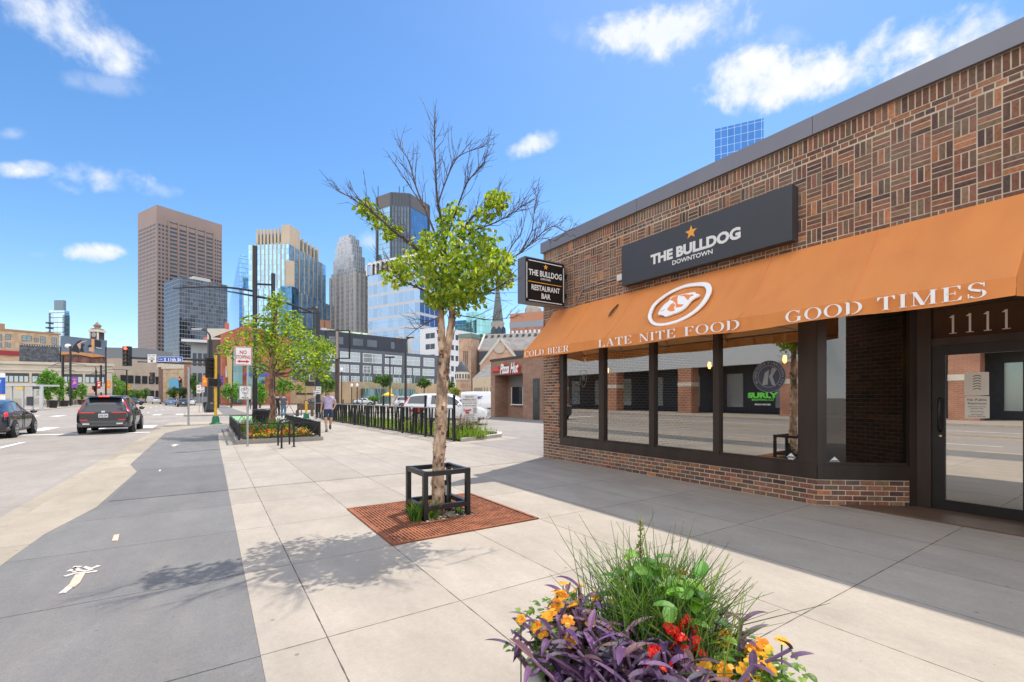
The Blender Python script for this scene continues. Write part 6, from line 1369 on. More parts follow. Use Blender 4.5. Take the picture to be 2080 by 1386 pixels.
zb_ = P(0, 733, Zp - .3).z; frame(b, O, rgt, -25 * k, 25.5 * k, P(0, 735, Zp - .3).z, P(0, 725, Zp - .3).z, .03, .03); sans(b, "S 11th St", O + rgt * (5 * k) + Vector((0, 0, zb_ - .02)), rgt, (0, 0, 1), 6 * k, d=.03, bold=.03, width=35 * k); sans(b, "1100", O - rgt * (19 * k) + Vector((0, 0, zb_ + .06)), rgt, (0, 0, 1), 3 * k, d=.03, bold=.01, width=7 * k); b.build("street_name", WHITE, s, root=t)
O = P(309, 0, Zp - .3); O.z = 0; s = MB(); rect(s, O, rgt, -8.5 * k, 8.5 * k, P(0, 737, Zp - .3).z, P(0, 720, Zp - .3).z, 0, .03); s = s.build("turn_sign", SW, t)
b = MB(); [sans(b, s_, O + Vector((0, 0, P(0, y, Zp - .3).z)), rgt, (0, 0, 1), 3 * k, d=.03, bold=.01, width=w_ * k) for s_, y, w_ in (("LEFT TURN", 724, 13), ("YIELD", 728, 9), ("ON GREEN", 731.6, 12))]; b.build("lettering", BK, s, root=t); b = MB(); c_ = P(0, 734.2, Zp).z; b.plate([(2.3 * k * math.cos(i * .52), c_ + 2.3 * k * math.sin(i * .52)) for i in range(12)], O, rgt, (0, 0, 1), .03, .01); b.build("green_disc", DGN, s, root=t)
sighead(t, 310, 757, 778, Zp + 14, (DRL, DAM, DGN), w=6); 
# banners and lamp masts on the far left
def banner_mast(x, D, ytop, yb, cols, label, by=None, bw=14, side=1):
    p = P(x, HY, D); p.z = 0; t = thing("street_mast", label, "lamp post", p); b = MB(); b.tube([(p.x, p.y, 0), (p.x, p.y, Zat(p, ytop))], .16, 8); b.build("pole", BLACK, t)
    if by: 
        k = D / FPX; O = p + rgt * .2 * side; s = MB(); x0, x1 = (0, bw * k) if side > 0 else (-bw * k, 0); rect(s, O, rgt, x0, x1, Zat(p, by[1]), Zat(p, by[0]), 0, .02); s = s.build("banner", cols[0], t)
        b = MB(); h_ = Zat(p, by[0]) - Zat(p, by[1]); zb_ = Zat(p, by[1]); w_ = x1 - x0; b.plate([(x0 + w_ * .15, zb_ + h_ * .3), (x0 + w_ * .85, zb_ + h_ * .42), (x0 + w_ * .5, zb_ + h_ * .7)], O, rgt, (0, 0, 1), .022, .005); b.plate([(x0 + w_ * .2, zb_ + h_ * .75), (x0 + w_ * .8, zb_ + h_ * .75), (x0 + w_ * .8, zb_ + h_ * .82), (x0 + w_ * .2, zb_ + h_ * .82)], O, rgt, (0, 0, 1), .022, .005); b.build("banner_print", cols[1], s, root=t)
    return t, p
PUR = mat("banner_purple", (.2, .06, .3), .7); RB = mat("banner_red", (.55, .05, .04), .7); OB = mat("banner_orange", (.75, .2, .03), .7); PK = mat("banner_pink", (.6, .25, .35), .7); YB = mat("banner_yellow", (.8, .5, .05), .7); NB = mat("banner_navy", (.03, .06, .3), .7)
t, p = banner_mast(143, 84, 703, 823, (PUR, PK), "tall black lamp mast with purple banner beside the columnar trees", (766, 788), 13); D = 84
b = MB(); o = P(138, 703, D); b.ell(o, (.45, .45, .4), 12, 8); b.build("lamp_globe", mat("lamp_globe_white", (.75, .75, .72), .4), t)
p2 = P(127.5, HY, D); b = MB(); b.tube([(p2.x, p2.y, 0), (p2.x, p2.y, Zat(p2, 722))], .2, 8); b.build("side_pole", BLACK, t)
for y in (735, 746, 752): b = MB(); b.tube([P(127.5, y, D), P(143, y + .6, D)], .06, 5); b.build("cross_bar", BLACK, t)
for pts in ([(106, 743), (116, 739), (127, 738)], [(98, 746), (125, 747), (152, 754)], [(143, 738), (158, 740), (175, 742)]): arm([P(x, y, D) for x, y in pts], .06, .05).build("arm", BLACK, t)
t, p = banner_mast(215, 104, 705, 820, (OB, YB), "tall black mast with orange banner left of the green avenue trees", (774, 789), 8); D = 104
p2 = P(205, HY, D); b = MB(); b.tube([(p2.x, p2.y, 0), (p2.x, p2.y, Zat(p2, 742))], .18, 8); b.build("side_pole", BLACK, t)
for y in (748, 754, 760): b = MB(); b.tube([P(205, y, D), P(215, y, D)], .06, 5); b.build("cross_bar", BLACK, t)
for pts in ([(180, 762), (200, 756), (215, 752)], [(215, 752), (235, 751), (262, 752)]): arm([P(x, y, D) for x, y in pts], .06, .05).build("arm", BLACK, t)
t, p = banner_mast(195, 100, 752, 821, (RB, WHITE), "black curved street light with red banner near the left signal", (774, 790), 8); arm([P(195, 752, 100), P(194.5, 747, 100), P(192, 744.5, 100)], .1, .06).build("light_arm", BLACK, t)
sighead(t, 190.5, 784, 796, 99.6, (DRL, DAM, RDL), w=4)
t, p = banner_mast(257.5, 120, 752, 818, (YB, RB), "slim black pole with yellow banner amid the left avenue trees", (782, 793), 5)
t, p = banner_mast(424, 66, 760, 831, (OB, YB), "orange banner hung beside the far black signal pole", (763, 785), 10, side=-1)
t, p = banner_mast(443, 68, 760, 831, (NB, RB), "navy and red banner behind the yellow signal pole", (764, 783), 8)
t, p = banner_mast(365, 125, 765, 816, (NB, WHITE), "far avenue pole with small lit red signal", None); sighead(t, 366, 769, 778, 124, (RDL, DAM, DGN), w=4.5)
# dark poles, lamp and sign around the parking lot
def plain_pole(x, D, ytop, r, label, m=BLACK, name="utility_pole", curve=None):
    p = P(x, HY, D); p.z = 0; t = thing(name, label, "pole", p); b = MB(); b.tube([(p.x, p.y, -.1), (p.x, p.y, Zat(p, ytop))], [r * 1.15, r], 9); b.build("pole", m, t)
    if curve: arm([P(cx_, cy_, D) for cx_, cy_ in curve], r, r * .6).build("light_arm", m, t); o = P(*curve[-1], D); b = MB(); b.box(o, (1.0, .35, .15), rz=-YAW); b.build("lamp_head", m, t)
    return t, p
t, p = plain_pole(645, 46, 640, .24, "thick dark pole carrying a one-way sign and curved lamp beyond the planter", curve=[(645, 641), (643, 629), (638, 625), (634, 628)], name="lamp_post")
k = 45.5 / FPX; O = P(646.5, 0, 45.6); O.z = 0; s = MB(); rect(s, O, rgt, -5.5 * k, 6 * k, P(0, 801, 45.6).z, P(0, 785, 45.6).z, 0, .03); s = s.build("one_way_plate", SW, t)
b = MB(); frame(b, O, rgt, -5.3 * k, 5.8 * k, P(0, 800.8, 45.6).z, P(0, 785.2, 45.6).z, .03, .03); sans(b, "ONE", O + Vector((0, 0, P(0, 790.5, 45.6).z)), rgt, (0, 0, 1), 3.4 * k, d=.03, bold=.02, width=8 * k); sans(b, "WAY", O + Vector((0, 0, P(0, 795.3, 45.6).z)), rgt, (0, 0, 1), 3.4 * k, d=.03, bold=.02, width=8 * k); z = P(0, 798, 45.6).z; rect(b, O, rgt, -2 * k, 4 * k, z - .03, z + .03, .03); b.plate([(-4.2 * k, z), (-1.5 * k, z - .09), (-1.5 * k, z + .09)], O, rgt, (0, 0, 1), .031, .003); b.build("lettering", BK, s, root=t)
t, p = plain_pole(684.5, 50, 670, .2, "dark wooden pole holding an empty rectangular sign frame", m=mat("weathered_pole", (.07, .045, .035), .8, var=.3), name="sign_frame_pole")
b = MB(); O = P(684.5, 0, 49.7); O.z = 0; k = 49.7 / FPX; x0, x1, z0, z1 = -25 * k, 25.5 * k, P(0, 729, 49.7).z, P(0, 671, 49.7).z; frame(b, O, rgt, x0, x1, z0, z1, .1, 0); frame(b, O, rgt, x0, x1, z0, z1, .1, -.25); b.build("sign_frame", BLACK, t)
b = MB(); b.tube([(O.x, O.y, z1 - .1), (O.x, O.y, z0)], .13, 8); b.build("sleeve", mat("sleeve_tan", (.3, .24, .2), .6), t)
t, p = plain_pole(824, 62, 705, .15, "tall black curved street light in the parking lot behind the birch", curve=[(824, 706), (824.5, 695), (827, 689), (833, 686)], name="lamp_post")
t, p = plain_pole(792, 66, 726, .1, "black flat-headed parking lot light pole", name="lamp_post"); b = MB(); o = P(791.5, 726, 66); b.box(o, (1.3, .5, .2), rz=-YAW); b.build("lamp_head", BLACK, t)
for x, D, y0, lab in ((714.5, 70, 786, "short black globe lamp post, leftmost in the parking lot"), (725.5, 66, 786, "short black globe lamp post, next to the silver sedan"), (694, 60, 755, "thin dark pole right of the empty sign frame")):
    t, p = plain_pole(x, D, y0, .07, lab, name="lamp_post"); b = MB(); o = P(x, y0, D); b.lathe([(.12, o.z), (.2, o.z + .15), (.2, o.z + .35), (.05, o.z + .5)], (o.x, o.y, 0), 10); b.build("lamp_lantern", mat("lamp_globe_white"), t)
for i, x in enumerate((631.5, 697, 717.5, 735.5, 762)):
    p = G(x, 829 + (i % 2)); t = thing("bollard", ["dark bollard left of the fence", "dark bollard behind the fence under the sign frame", "dark bollard behind the fence below the globe lamp", "dark bollard in front of silver sedan", "dark bollard right of silver sedan"][i], "bollard", p, group="bollards along the parking lot"); b = MB(); b.lathe([(.07, 0), (.07, 1.2), (.05, 1.26)], (p.x, p.y, 0), 10); b.build("shaft", BLACK, t); b = MB(); b.lathe([(.085, 1.05), (.085, 1.15)], (p.x, p.y, 0), 10); b.build("collar", BLACK, t)
# cashier booth with yellow umbrella
p = G(808, 823); t = thing("parking_booth", "small cream parking booth under yellow umbrella in the lot", "booth", p); k = depth(p) / FPX
b = MB(); b.box((p.x, p.y, .8), (2.2, 1.8, 1.6 + .4), rz=-YAW); b.build("booth_wall", mat("booth_cream", (.62, .55, .45), .7), t); b = MB(); b.box((p.x, p.y, 1.86), (2.6, 2.2, .14), rz=-YAW); b.build("booth_roof", CONC, t); b = MB(); q = p - fwd * .93; b.box((q.x, q.y, 1.25), (.8, .06, .5), rz=-YAW); b.build("booth_window", DGL, t)
p = G(788, 823); t = thing("umbrella", "yellow square umbrella standing beside the cream parking booth", "umbrella", p); b = MB(); b.tube([(p.x, p.y, 0), (p.x, p.y, 2.7)], .04, 6); b.build("pole", GREYM, t); b = MB(); z = 1.9; b.lathe([(1.35, z), (1.25, z + .25), (.05, z + .75)], (p.x, p.y, 0), 8, sm=False); b.build("canopy", mat("umbrella_yellow", (.8, .52, .02), .6), t)
p = G(791, 823) + fwd * .8; t = thing("lot_sign", "square yellow parking sign above the umbrella", "sign", p); b = MB(); b.tube([(p.x, p.y, 0), (p.x, p.y, 3.5)], .05, 6); b.build("post", GREYM, t); b = MB(); O = Vector((p.x, p.y, 0)) - fwd * .06; rect(b, O, rgt, -.35, .35, 2.5, 3.55, 0, .03); b.build("plate", mat("umbrella_yellow"), t)
p = G(784, 829); t = thing("traffic_cone", "orange traffic cone near the white car's rear", "cone", P(826, HY, 40)); p = G(825, 836); b = MB(); b.lathe([(.2, 0), (.2, .04), (.13, .05), (.02, .75)], (p.x, p.y, 0), 10); b.build("cone_body", mat("cone_orange", (.8, .12, .03), .6), t)
# bench and low wood wall beyond the planter
p = G(630, 846); t = thing("low_timber_wall", "low brown timber rail wall beside the crossing behind the planter", "wall", p); b = MB(); a, c = G(604, 846), G(634, 846); b.bar((a.x, a.y, .75), (c.x + 2, c.y, .75), .5, .5); [b.bar((q.x, q.y, 0), (q.x, q.y, .5), .2, .2) for q in (a, c)]; b.build("beam", mat("brown_timber", (.12, .08, .055), .8, var=.2), t)
t = thing("slanted_bar_fence", "low black zigzag railing far beyond the planter by the crossing", "fence", G(585, 846)); a, c = G(560, 848), G(612, 846); railing(t, (a.x, a.y, 0), (c.x, c.y, 0), .05, 1.0, .9)
# bus shelter, info pylon, bins
p = G(40, 834); D = 58; t = thing("bus_shelter", "pale steel and glass bus shelter with thin flat roof at far left", "bus shelter", P(45, HY, D)); SM = mat("shelter_steel", (.5, .51, .52), .45, metal=.3)
q = lambda x, y, d=D: P(x, y, d)
b = MB(); a, c = q(-25, 783), q(99, 784); cm = (a + c) / 2; b.box((cm.x, cm.y, cm.z), ((a - c).length, 2.8, .2), rz=-YAW); b.build("roof", SM, t)
for x in (24, 47, 66, 84): 
    for dd in (-1.1, 1.1):
        o = P(x, HY, D + dd); b = MB(); b.box((o.x, o.y, 1.5), (.18 if x != 84 else .35, .18, 3.0), rz=-YAW); b.build("column", SM, t)
b = MB(); 
for x0, x1 in ((-24, 23), (25, 46), (48, 65), (67, 83)): a, c = P(x0, HY, D + 1.1), P(x1, HY, D + 1.1); b.plate([(0, .3), ((c - a).length, .3), ((c - a).length, 2.6), (0, 2.6)], Vector((a.x, a.y, 0)), rgt, (0, 0, 1), 0, .02)
b.build("glass_panel", glass("shelter_glass", (.3, .35, .36), .1, .8), t)
for x0, x1, y0, y1, m in ((36, 48, 786.5, 791.5, YB), (67, 79, 786, 791, mat("display_black", (.02, .02, .03), .3)), (55, 68, 806, 824, mat("display_black"))): a = P((x0 + x1) / 2, 0, D - 1.25); a.z = 0; k = D / FPX; b = MB(); rect(b, a, rgt, (x0 - x1) / 2 * k, (x1 - x0) / 2 * k, P(0, y1, D).z, P(0, y0, D).z, 0, .06); b.build("display_panel", m, t)
b = MB(); o = P(40, HY, D + .5); b.box((o.x, o.y, .5), (3, .45, .08), rz=-YAW); b.build("bench_seat", SM, t)
o = P(2, HY, 50); t = thing("transit_pylon", "blue and white transit pylon with yellow stripe at the left edge", "pylon", o); k = 50 / FPX
for z0, z1, m, n_ in ((0, Zat(o, 803), SW, "base"), (Zat(o, 803), Zat(o, 801), YB, "stripe"), (Zat(o, 801), Zat(o, 767), BLU_, "blue_panel"), (Zat(o, 767), Zat(o, 758), SW, "cap")): b = MB(); b.box((o.x, o.y, (z0 + z1) / 2), (.62, .3, z1 - z0), rz=-YAW); b.build(n_, m, t)
b = MB(); O = Vector((o.x, o.y, 0)) - fwd * .16 + rgt * .1; sans(b, "T", O + Vector((0, 0, Zat(o, 778))), rgt, (0, 0, 1), .3, bold=.04); b.build("lettering", SW, t)
for x, y, w_, h_, lab in ((108, 829, 15, 16, "round black planter pot between the columnar trees"), (130, 826, 16, 12, "dark square planter at the foot of the banner mast"), (420, 836, 13, 19, "black litter bin beside the far signal pole"), (165, 822, 12, 10, "small dark planter pot left of the red banner light")):
    p = G(x, y); k = depth(p) / FPX; t = thing("planter_pot" if w_ > 11.5 and x != 420 else "litter_bin", lab, "planter" if x != 420 else "bin", p); b = MB(); r_ = w_ / 2 * k; b.lathe([(r_ * .75, 0), (r_, h_ * k * .85), (r_ * 1.06, h_ * k * .86), (r_ * 1.06, h_ * k), (r_ * .8, h_ * k), (r_ * .75, h_ * k * .9)], (p.x, p.y, 0), 14); b.build("pot_body", BLACK, t)
t = thing("parkway_railing", "low black picket railing in front of the columnar trees at left", "railing", G(130, 827)); a, c = G(88, 829), G(172, 824); railing(t, (a.x, a.y, 0), (c.x, c.y, 0), .1, 1.1, .8, post_every=4)
# ------------------------------------------------------------------ trees and plants
LEAF = foliage("leaf", .5); LEAFD = foliage("leaf_far", .35)
BARK = mat("bark_brown", (.12, .085, .06), .9, var=.4, vscale=9, bump=.5, bscale=30, stretch=(1, 1, .3))
def rv(r): 
    while True:
        v = Vector((r.uniform(-1, 1), r.uniform(-1, 1), r.uniform(-1, 1)))
        if .01 < v.length < 1: return v
def leafquad(mb, p, s, r, col, droop=.4, asp=.55):
    d = rv(r).normalized(); d.z = d.z * .6 - droop; d.normalize(); n = rv(r).normalized(); x = d.cross(n)
    if x.length < .05: return
    x.normalize(); n = x.cross(d) * (s * .12)
    mb.face([p, p + d * s * .45 + x * s * asp * .5 + n, p + d * s, p + d * s * .45 - x * s * asp * .5 + n], uv=[(0, 0)] * 4, col=col)
def crown(mb, c, R, n, s, cols, r, clumps=40, spread=.28, hollow=.35, droop=.4, shape=None):
    C_ = []
    while len(C_) < clumps:
        v = rv(r)
        if v.length < hollow: continue
        if shape and not shape(v): continue
        C_.append((Vector(c) + Vector((v.x * R[0], v.y * R[1], v.z * R[2])), r.uniform(.6, 1.25)))
    for i in range(n):
        q, k = C_[r.randrange(clumps)]; v = rv(r); p = q + Vector((v.x * R[0], v.y * R[1], v.z * R[2])) * spread * k
        leafquad(mb, p, s * r.uniform(.7, 1.3), r, jc(r.choice(cols), .25, r), droop)
def branch(mb, a, c, r0, r1, r, wob=.06, n=5, col=None):
    a, c = Vector(a), Vector(c); L = (c - a).length
    pts = [a + (c - a) * (i / n) + (rv(r) * wob * L if 0 < i < n else Vector()) for i in range(n + 1)]
    mb.tube(pts, [r0 + (r1 - r0) * i / n for i in range(n + 1)], 7 if r0 > .02 else 5, cap=False, col=col); return pts
GY = [(0.224, 0.325, 0.0336), (0.291, 0.392, 0.0448), (0.157, 0.258, 0.028), (0.101, 0.179, 0.0224), (0.347, 0.426, 0.0672)]
GM = [(0.102, 0.217, 0.0362), (0.145, 0.275, 0.0435), (0.0725, 0.16, 0.029), (0.058, 0.123, 0.029)]
GD = [(0.0585, 0.13, 0.0325), (0.078, 0.169, 0.039), (0.039, 0.091, 0.0234), (0.104, 0.182, 0.039)]
def tree(label, base, H, R, cz, n, s, cols, seed, tr=.12, name="street_tree", limbs=6, group=None, clumps=40, shape=None, spread=.28, m=None):
    r = random.Random(seed); base = Vector(base); t = thing(name, label, "tree", base, group=group); c = base + Vector((0, 0, cz))
    b = MB(); top = base + Vector((r.uniform(-.1, .1), r.uniform(-.1, .1), cz + R[2] * .5)); b.tube([base - Vector((0, 0, .1)), base + Vector((0, 0, .3)), base + (top - base) * .5 + rv(r) * .06, top], [tr * 1.25, tr, tr * .75, tr * .25], 8)
    for i in range(limbs):
        a = base + (top - base) * r.uniform(.4, .9); v = rv(r); branch(b, a, c + Vector((v.x * R[0] * .8, v.y * R[1] * .8, abs(v.z) * R[2] * .7)), tr * .4, tr * .08, r)
    b.build("trunk", BARK, t); b = MB(); crown(b, c, R, n, s, cols, r, clumps, spread, shape=shape); b.build("crown", m or LEAFD, t); return t
# the river birch in the grate ------------------------------------------------
r = random.Random(21)
Zb = depth((2.38, 5.29)); bk = Zb / FPX
t = thing("birch_tree", "young river birch with peeling bark, bare top branches and a leafy middle", "tree", (2.38, 5.29, 0))
def bp3(x, y, dz=0): return P(x, y, Zb + dz)
BIR = mat("birch_bark", tint=True, rough=.9, var=.5, vscale=16, bump=.7, bscale=60, stretch=(1, 1, .45), dirt=(.07, .045, .035), dscale=7, damt=1.0)
bc_ = [(.42, .27, .17), (.5, .34, .23), (.33, .19, .12), (.24, .14, .09)]
b = MB()
def stem(pts, rad, n=14):
    q = bez([tuple(bp3(*p)) for p in pts], 6); rows_r = [rad[0] + (rad[1] - rad[0]) * (i / (len(q) - 1)) for i in range(len(q))]
    i0 = len(b.f); b.tube(q, rows_r, n, jit=lambda: r.uniform(-.1, .1), cap=False)
    for i in range(i0, len(b.f)): b.c[i] = jc((.5, .35, .24), .04, r)
    return q, rows_r
q1_, r1_ = stem([(889, 1046), (890, 1020), (890, 960), (893, 900), (896, 840), (899, 780), (902, 735), (903, 712)], (.082, .066))
q2_, r2_ = stem([(901, 735), (897, 690), (896, 650), (897, 610), (899, 570)], (.052, .032), 10); q3_, r3_ = stem([(904, 735), (912, 690), (917, 655), (920, 615), (922, 570)], (.052, .034), 10)
for (q, rr, n_) in ((q1_, r1_, 260), (q2_, r2_, 70), (q3_, r3_, 80)):      # curls of peeling bark
    for i in range(n_):
        j = r.randrange(len(q) - 1); p = Vector(q[j]).lerp(Vector(q[j + 1]), r.random()); a = r.uniform(0, 6.283); w_ = r.uniform(.012, .04); h_ = r.uniform(.008, .028); ro = rr[j] * 1.02
        d = Vector((math.cos(a), math.sin(a), 0)); x = Vector((-d.y, d.x, 0)); lift = r.uniform(.004, .022)
        o = p + d * ro; c_ = jc(r.choice(((.45, .29, .19), (.55, .4, .29), (.3, .13, .07), (.15, .09, .06))), .2, r)
        b.face([o - x * w_ * .5 - Vector((0, 0, h_)), o + x * w_ * .5 - Vector((0, 0, h_)), o + x * w_ * .55 + d * lift + Vector((0, 0, h_)), o - x * w_ * .45 + d * lift * .6 + Vector((0, 0, h_))], uv=[(0, 0)] * 4, col=c_)
b.build("trunk", BIR, t)
lv = MB(); br = MB(); 
LIMB = [([(905, 600), (880, 545), (840, 500), (800, 470), (770, 442), (738, 412)], .024, -.5), ([(921, 600), (926, 545), (935, 490), (955, 445), (985, 425), (1012, 408)], .024, .3), ([(900, 590), (905, 520), (900, 470), (888, 400), (884, 320), (882, 262)], .022, 0), ([(921, 590), (965, 560), (1010, 540), (1055, 515), (1085, 488), (1105, 470)], .017, .5),
        ([(899, 610), (850, 585), (815, 570), (785, 548)], .014, -.3), ([(920, 610), (960, 600), (1000, 590), (1025, 575)], .014, -.4), ([(900, 520), (870, 440), (845, 380), (832, 330), (812, 300)], .013, .3), ([(905, 490), (930, 420), (950, 370), (985, 330)], .012, -.3), ([(888, 420), (905, 370), (930, 320), (975, 300)], .009, .1), ([(860, 420), (830, 375), (800, 330)], .008, .2),
        ([(935, 490), (960, 470), (1000, 455), (1030, 440), (1060, 420)], .01, -.2), ([(770, 442), (745, 425), (715, 402), (692, 392)], .008, -.4), ([(900, 640), (870, 655), (845, 670), (820, 690)], .006, .2), ([(925, 640), (960, 645), (1000, 650), (1040, 645)], .006, -.2), ([(1105, 470), (1125, 460), (1150, 470), (1170, 462)], .006, .5), ([(1055, 515), (1080, 470), (1085, 430), (1092, 395)], .007, .5), ([(1070, 500), (1100, 485), (1130, 490)], .005, .5), ([(1020, 540), (1040, 500), (1060, 470), (1068, 430)], .007, .4)]
TW = mat("dark_twig", (.085, .06, .052), .85, var=.3, vscale=8)
tips = []
for pts, rad, dz in LIMB:
    n = len(pts); q = bez([tuple(bp3(x, y, dz * i / (n - 1) + r.uniform(-.04, .04))) for i, (x, y) in enumerate(pts)], 5)
    br.tube(q, [rad * (1 - .8 * i / (len(q) - 1)) + .0018 for i in range(len(q))], 6, cap=False)
    for i in range(len(q)):                                                # side twigs
        f = i / len(q)
        if f < .22: continue
        d = (Vector(q[min(i + 1, len(q) - 1)]) - Vector(q[max(i - 1, 0)])).normalized()
        for s_ in range(2 if rad > .008 else 1):
            if r.random() < .25: continue
            v = (d * .9 + rv(r) * .75 + Vector((0, 0, .25))).normalized(); L = r.uniform(.14, .5) * (1.2 - .5 * f) * (1 if rad > .008 else .6)
            a = Vector(q[i]); m_ = a + v * L * .5 + rv(r) * .03; e_ = a + v * L + Vector((0, 0, .05)); br.tube([a, m_, e_], [.0045, .0032, .0016], 4, cap=False)
            for w_ in range(2):
                o = a.lerp(e_, r.uniform(.3, .95)); vv = (v + rv(r) * .7).normalized(); br.tube([o, o + vv * r.uniform(.06, .2)], [.0028, .0014], 3, cap=False)
br.build("branch", TW, t)
CLP = [(905, 515, 62, 30), (850, 540, 50, 24), (962, 530, 58, 32), (806, 555, 34, 14), (1008, 530, 38, 20), (900, 585, 42, 28), (958, 590, 42, 24), (918, 470, 34, 10), (985, 490, 34, 12), (1012, 402, 26, 16), (990, 428, 24, 9), (768, 446, 22, 9), (742, 418, 22, 10), (790, 470, 18, 6), (922, 425, 24, 7), (870, 498, 40, 14), (1022, 565, 26, 10), (928, 610, 34, 14), (882, 610, 22, 8), (935, 555, 62, 30), (800, 465, 14, 5), (905, 445, 20, 5), (955, 465, 30, 9)]
for x, y, R_, w_ in CLP:
    for i in range(int(w_ * 12.5)):
        v = rv(r); p = bp3(x + v.x * R_, y + v.z * R_ * .86, v.y * R_ * bk * 2.2 + (.1 if x > 990 else -.1 if x < 800 else 0)); s_ = r.uniform(.05, .088)
        d = rv(r).normalized(); d.z = d.z * .5 - .7; d.normalize(); n = rv(r).normalized(); xx = d.cross(n); 
        if xx.length < .1: continue
        xx.normalize(); nn = xx.cross(d) * s_ * .14; c_ = jc(r.choice(GY), .25, r)
        lv.face([p, p + d * s_ * .3 + xx * s_ * .3 + nn, p + d * s_ * .65 + xx * s_ * .24 + nn * .8, p + d * s_, p + d * s_ * .5], uv=[(0, 0)] * 5, col=c_); lv.face([p, p + d * s_ * .5, p + d * s_, p + d * s_ * .65 - xx * s_ * .24 + nn * .8, p + d * s_ * .3 - xx * s_ * .3 + nn], uv=[(0, 0)] * 5, col=c_)
lv.build("crown", LEAF, t)
def tuft(name, label, cat, spots, seed, cols, n=60, hgt=(.1, .3), wid=.01, m=None, group=None, part="blades", lean=.5):
    rr = random.Random(seed); t = thing(name, label, cat, spots[0], group=group); b = MB()
    for (x, y, z, R_) in [(*s_, .12) if len(s_) == 3 else s_ for s_ in spots]:
        for i in range(n):
            a = rr.uniform(0, 6.283); q = R_ * math.sqrt(rr.random()); o = Vector((x + q * math.cos(a), y + q * math.sin(a), z)); v = Vector((rr.uniform(-1, 1), rr.uniform(-1, 1), 0)) * lean; h_ = rr.uniform(*hgt); s_ = Vector((math.sin(a), -math.cos(a), 0)) * wid
            m1_ = o + Vector((v.x * h_ * .4, v.y * h_ * .4, h_ * .6)); e_ = o + Vector((v.x * h_, v.y * h_, h_ * .95)); c_ = jc(rr.choice(cols), .25, rr)
            b.face([o - s_, o + s_, m1_ + s_ * .8, m1_ - s_ * .8], uv=[(0, 0)] * 4, col=c_); b.face([m1_ - s_ * .8, m1_ + s_ * .8, e_], uv=[(0, 0)] * 3, col=c_)
    b.build(part, m or LEAF, t); return t
tuft("weed_clump", "green weeds growing in the near left corner of the tree guard", "weed", [(2.2, 5.14, .01, .12), (2.05, 5.2, .01, .1), (2.0, 5.05, .01, .07)], 4, GM + [(.1, .14, .03)], 70, (.06, .26), .008)
tuft("weed_clump", "small weeds at the far side of the birch trunk", "weed", [(2.52, 5.42, .01, .1), (2.6, 5.15, .01, .07)], 6, GM, 28, (.04, .14), .007)
# tree in the planter
p = G(553, 858); base = Vector((1.95, 20.6, .1)); Zq = depth(base); kq = Zq / FPX
t = thing("street_tree", "leafy bright green street tree in the railed planter with flaking trunk", "tree", base); r = random.Random(31)
def q3(x, y, dz=0): return P(x, y, Zq + dz)
b = MB(); bq = bez([tuple(base - Vector((0, 0, .1)))] + [tuple(q3(*s_)) for s_ in ((555, 830), (551, 790), (553, 740), (556, 700), (560, 660), (563, 620))], 5); b.tube(bq, [.13 - .1 * i / (len(bq) - 1) for i in range(len(bq))], 10, jit=lambda: r.uniform(-.1, .1))
for i in range(len(b.f)): b.c[i] = jc(r.choice(bc_[2:] + [(.16, .09, .06)]), .2, r)
b.build("trunk", BIR, t); b = MB(); lv = MB()
for x, y, R_, n_, dz in ((560, 610, 22, 260, 0), (557, 640, 32, 420, 0), (592, 656, 30, 380, .4), (525, 672, 38, 480, -.3), (575, 690, 52, 900, 0), (628, 698, 36, 460, .5), (650, 720, 34, 430, .3), (600, 725, 46, 720, -.6), (480, 700, 34, 260, -.2), (540, 720, 44, 620, .8), (655, 748, 28, 200, 0), (455, 712, 20, 80, 0), (612, 765, 16, 110, -.4), (608, 790, 12, 70, -.4), (520, 745, 26, 180, .3), (662, 700, 20, 120, 0), (640, 750, 30, 240, .2), (505, 650, 14, 60, 0)):
    branch(b, q3(555, min(760, y + 60)), q3(x, y, dz), .035, .006, r)
    for i in range(int(n_ * .62)):
        v = rv(r); p = q3(x + v.x * R_, y + v.z * R_ * .85, dz + v.y * R_ * kq); leafquad(lv, p, r.uniform(.1, .19), r, jc(r.choice(GY + GM[:1]), .25, r), .35, .6)
b.build("branch", BARK, t); lv.build("crown", LEAF, t)
# columnar trees at left, round trees about the lot, the avenue
def at(x, D): p = P(x, HY, D); return Vector((p.x, p.y, 0))
def pxtree(label, x, D, ytop, ybot, w, n, s, cols, seed, **k):
    b_ = at(x, D); kk = D / FPX; zt, zb_ = Zat(b_, ytop), Zat(b_, ybot); return tree(label, b_, zt, (w * .37 * kk, w * .37 * kk, (zt - zb_) * .4), (zt + zb_) / 2, n, s, cols, seed, **k)
GL_ = [(0.144, 0.32, 0.048), (0.192, 0.4, 0.056), (0.096, 0.224, 0.04), (0.064, 0.16, 0.032)]
pxtree("largest bright columnar tree beside the bus shelter", 97, 71, 744, 818, 40, 2600, .34, GL_, 41, clumps=90, spread=.22)
pxtree("narrow columnar tree right of the largest columnar one", 121, 78, 756, 818, 19, 1200, .32, GL_, 42, clumps=60, spread=.22)
pxtree("columnar tree behind the purple banner mast", 147, 92, 764, 816, 28, 1300, .36, GM, 43, clumps=60, spread=.22)
pxtree("small pointed columnar tree right of the purple banner", 167, 97, 774, 814, 19, 1000, .34, GL_, 44, clumps=60, spread=.22)
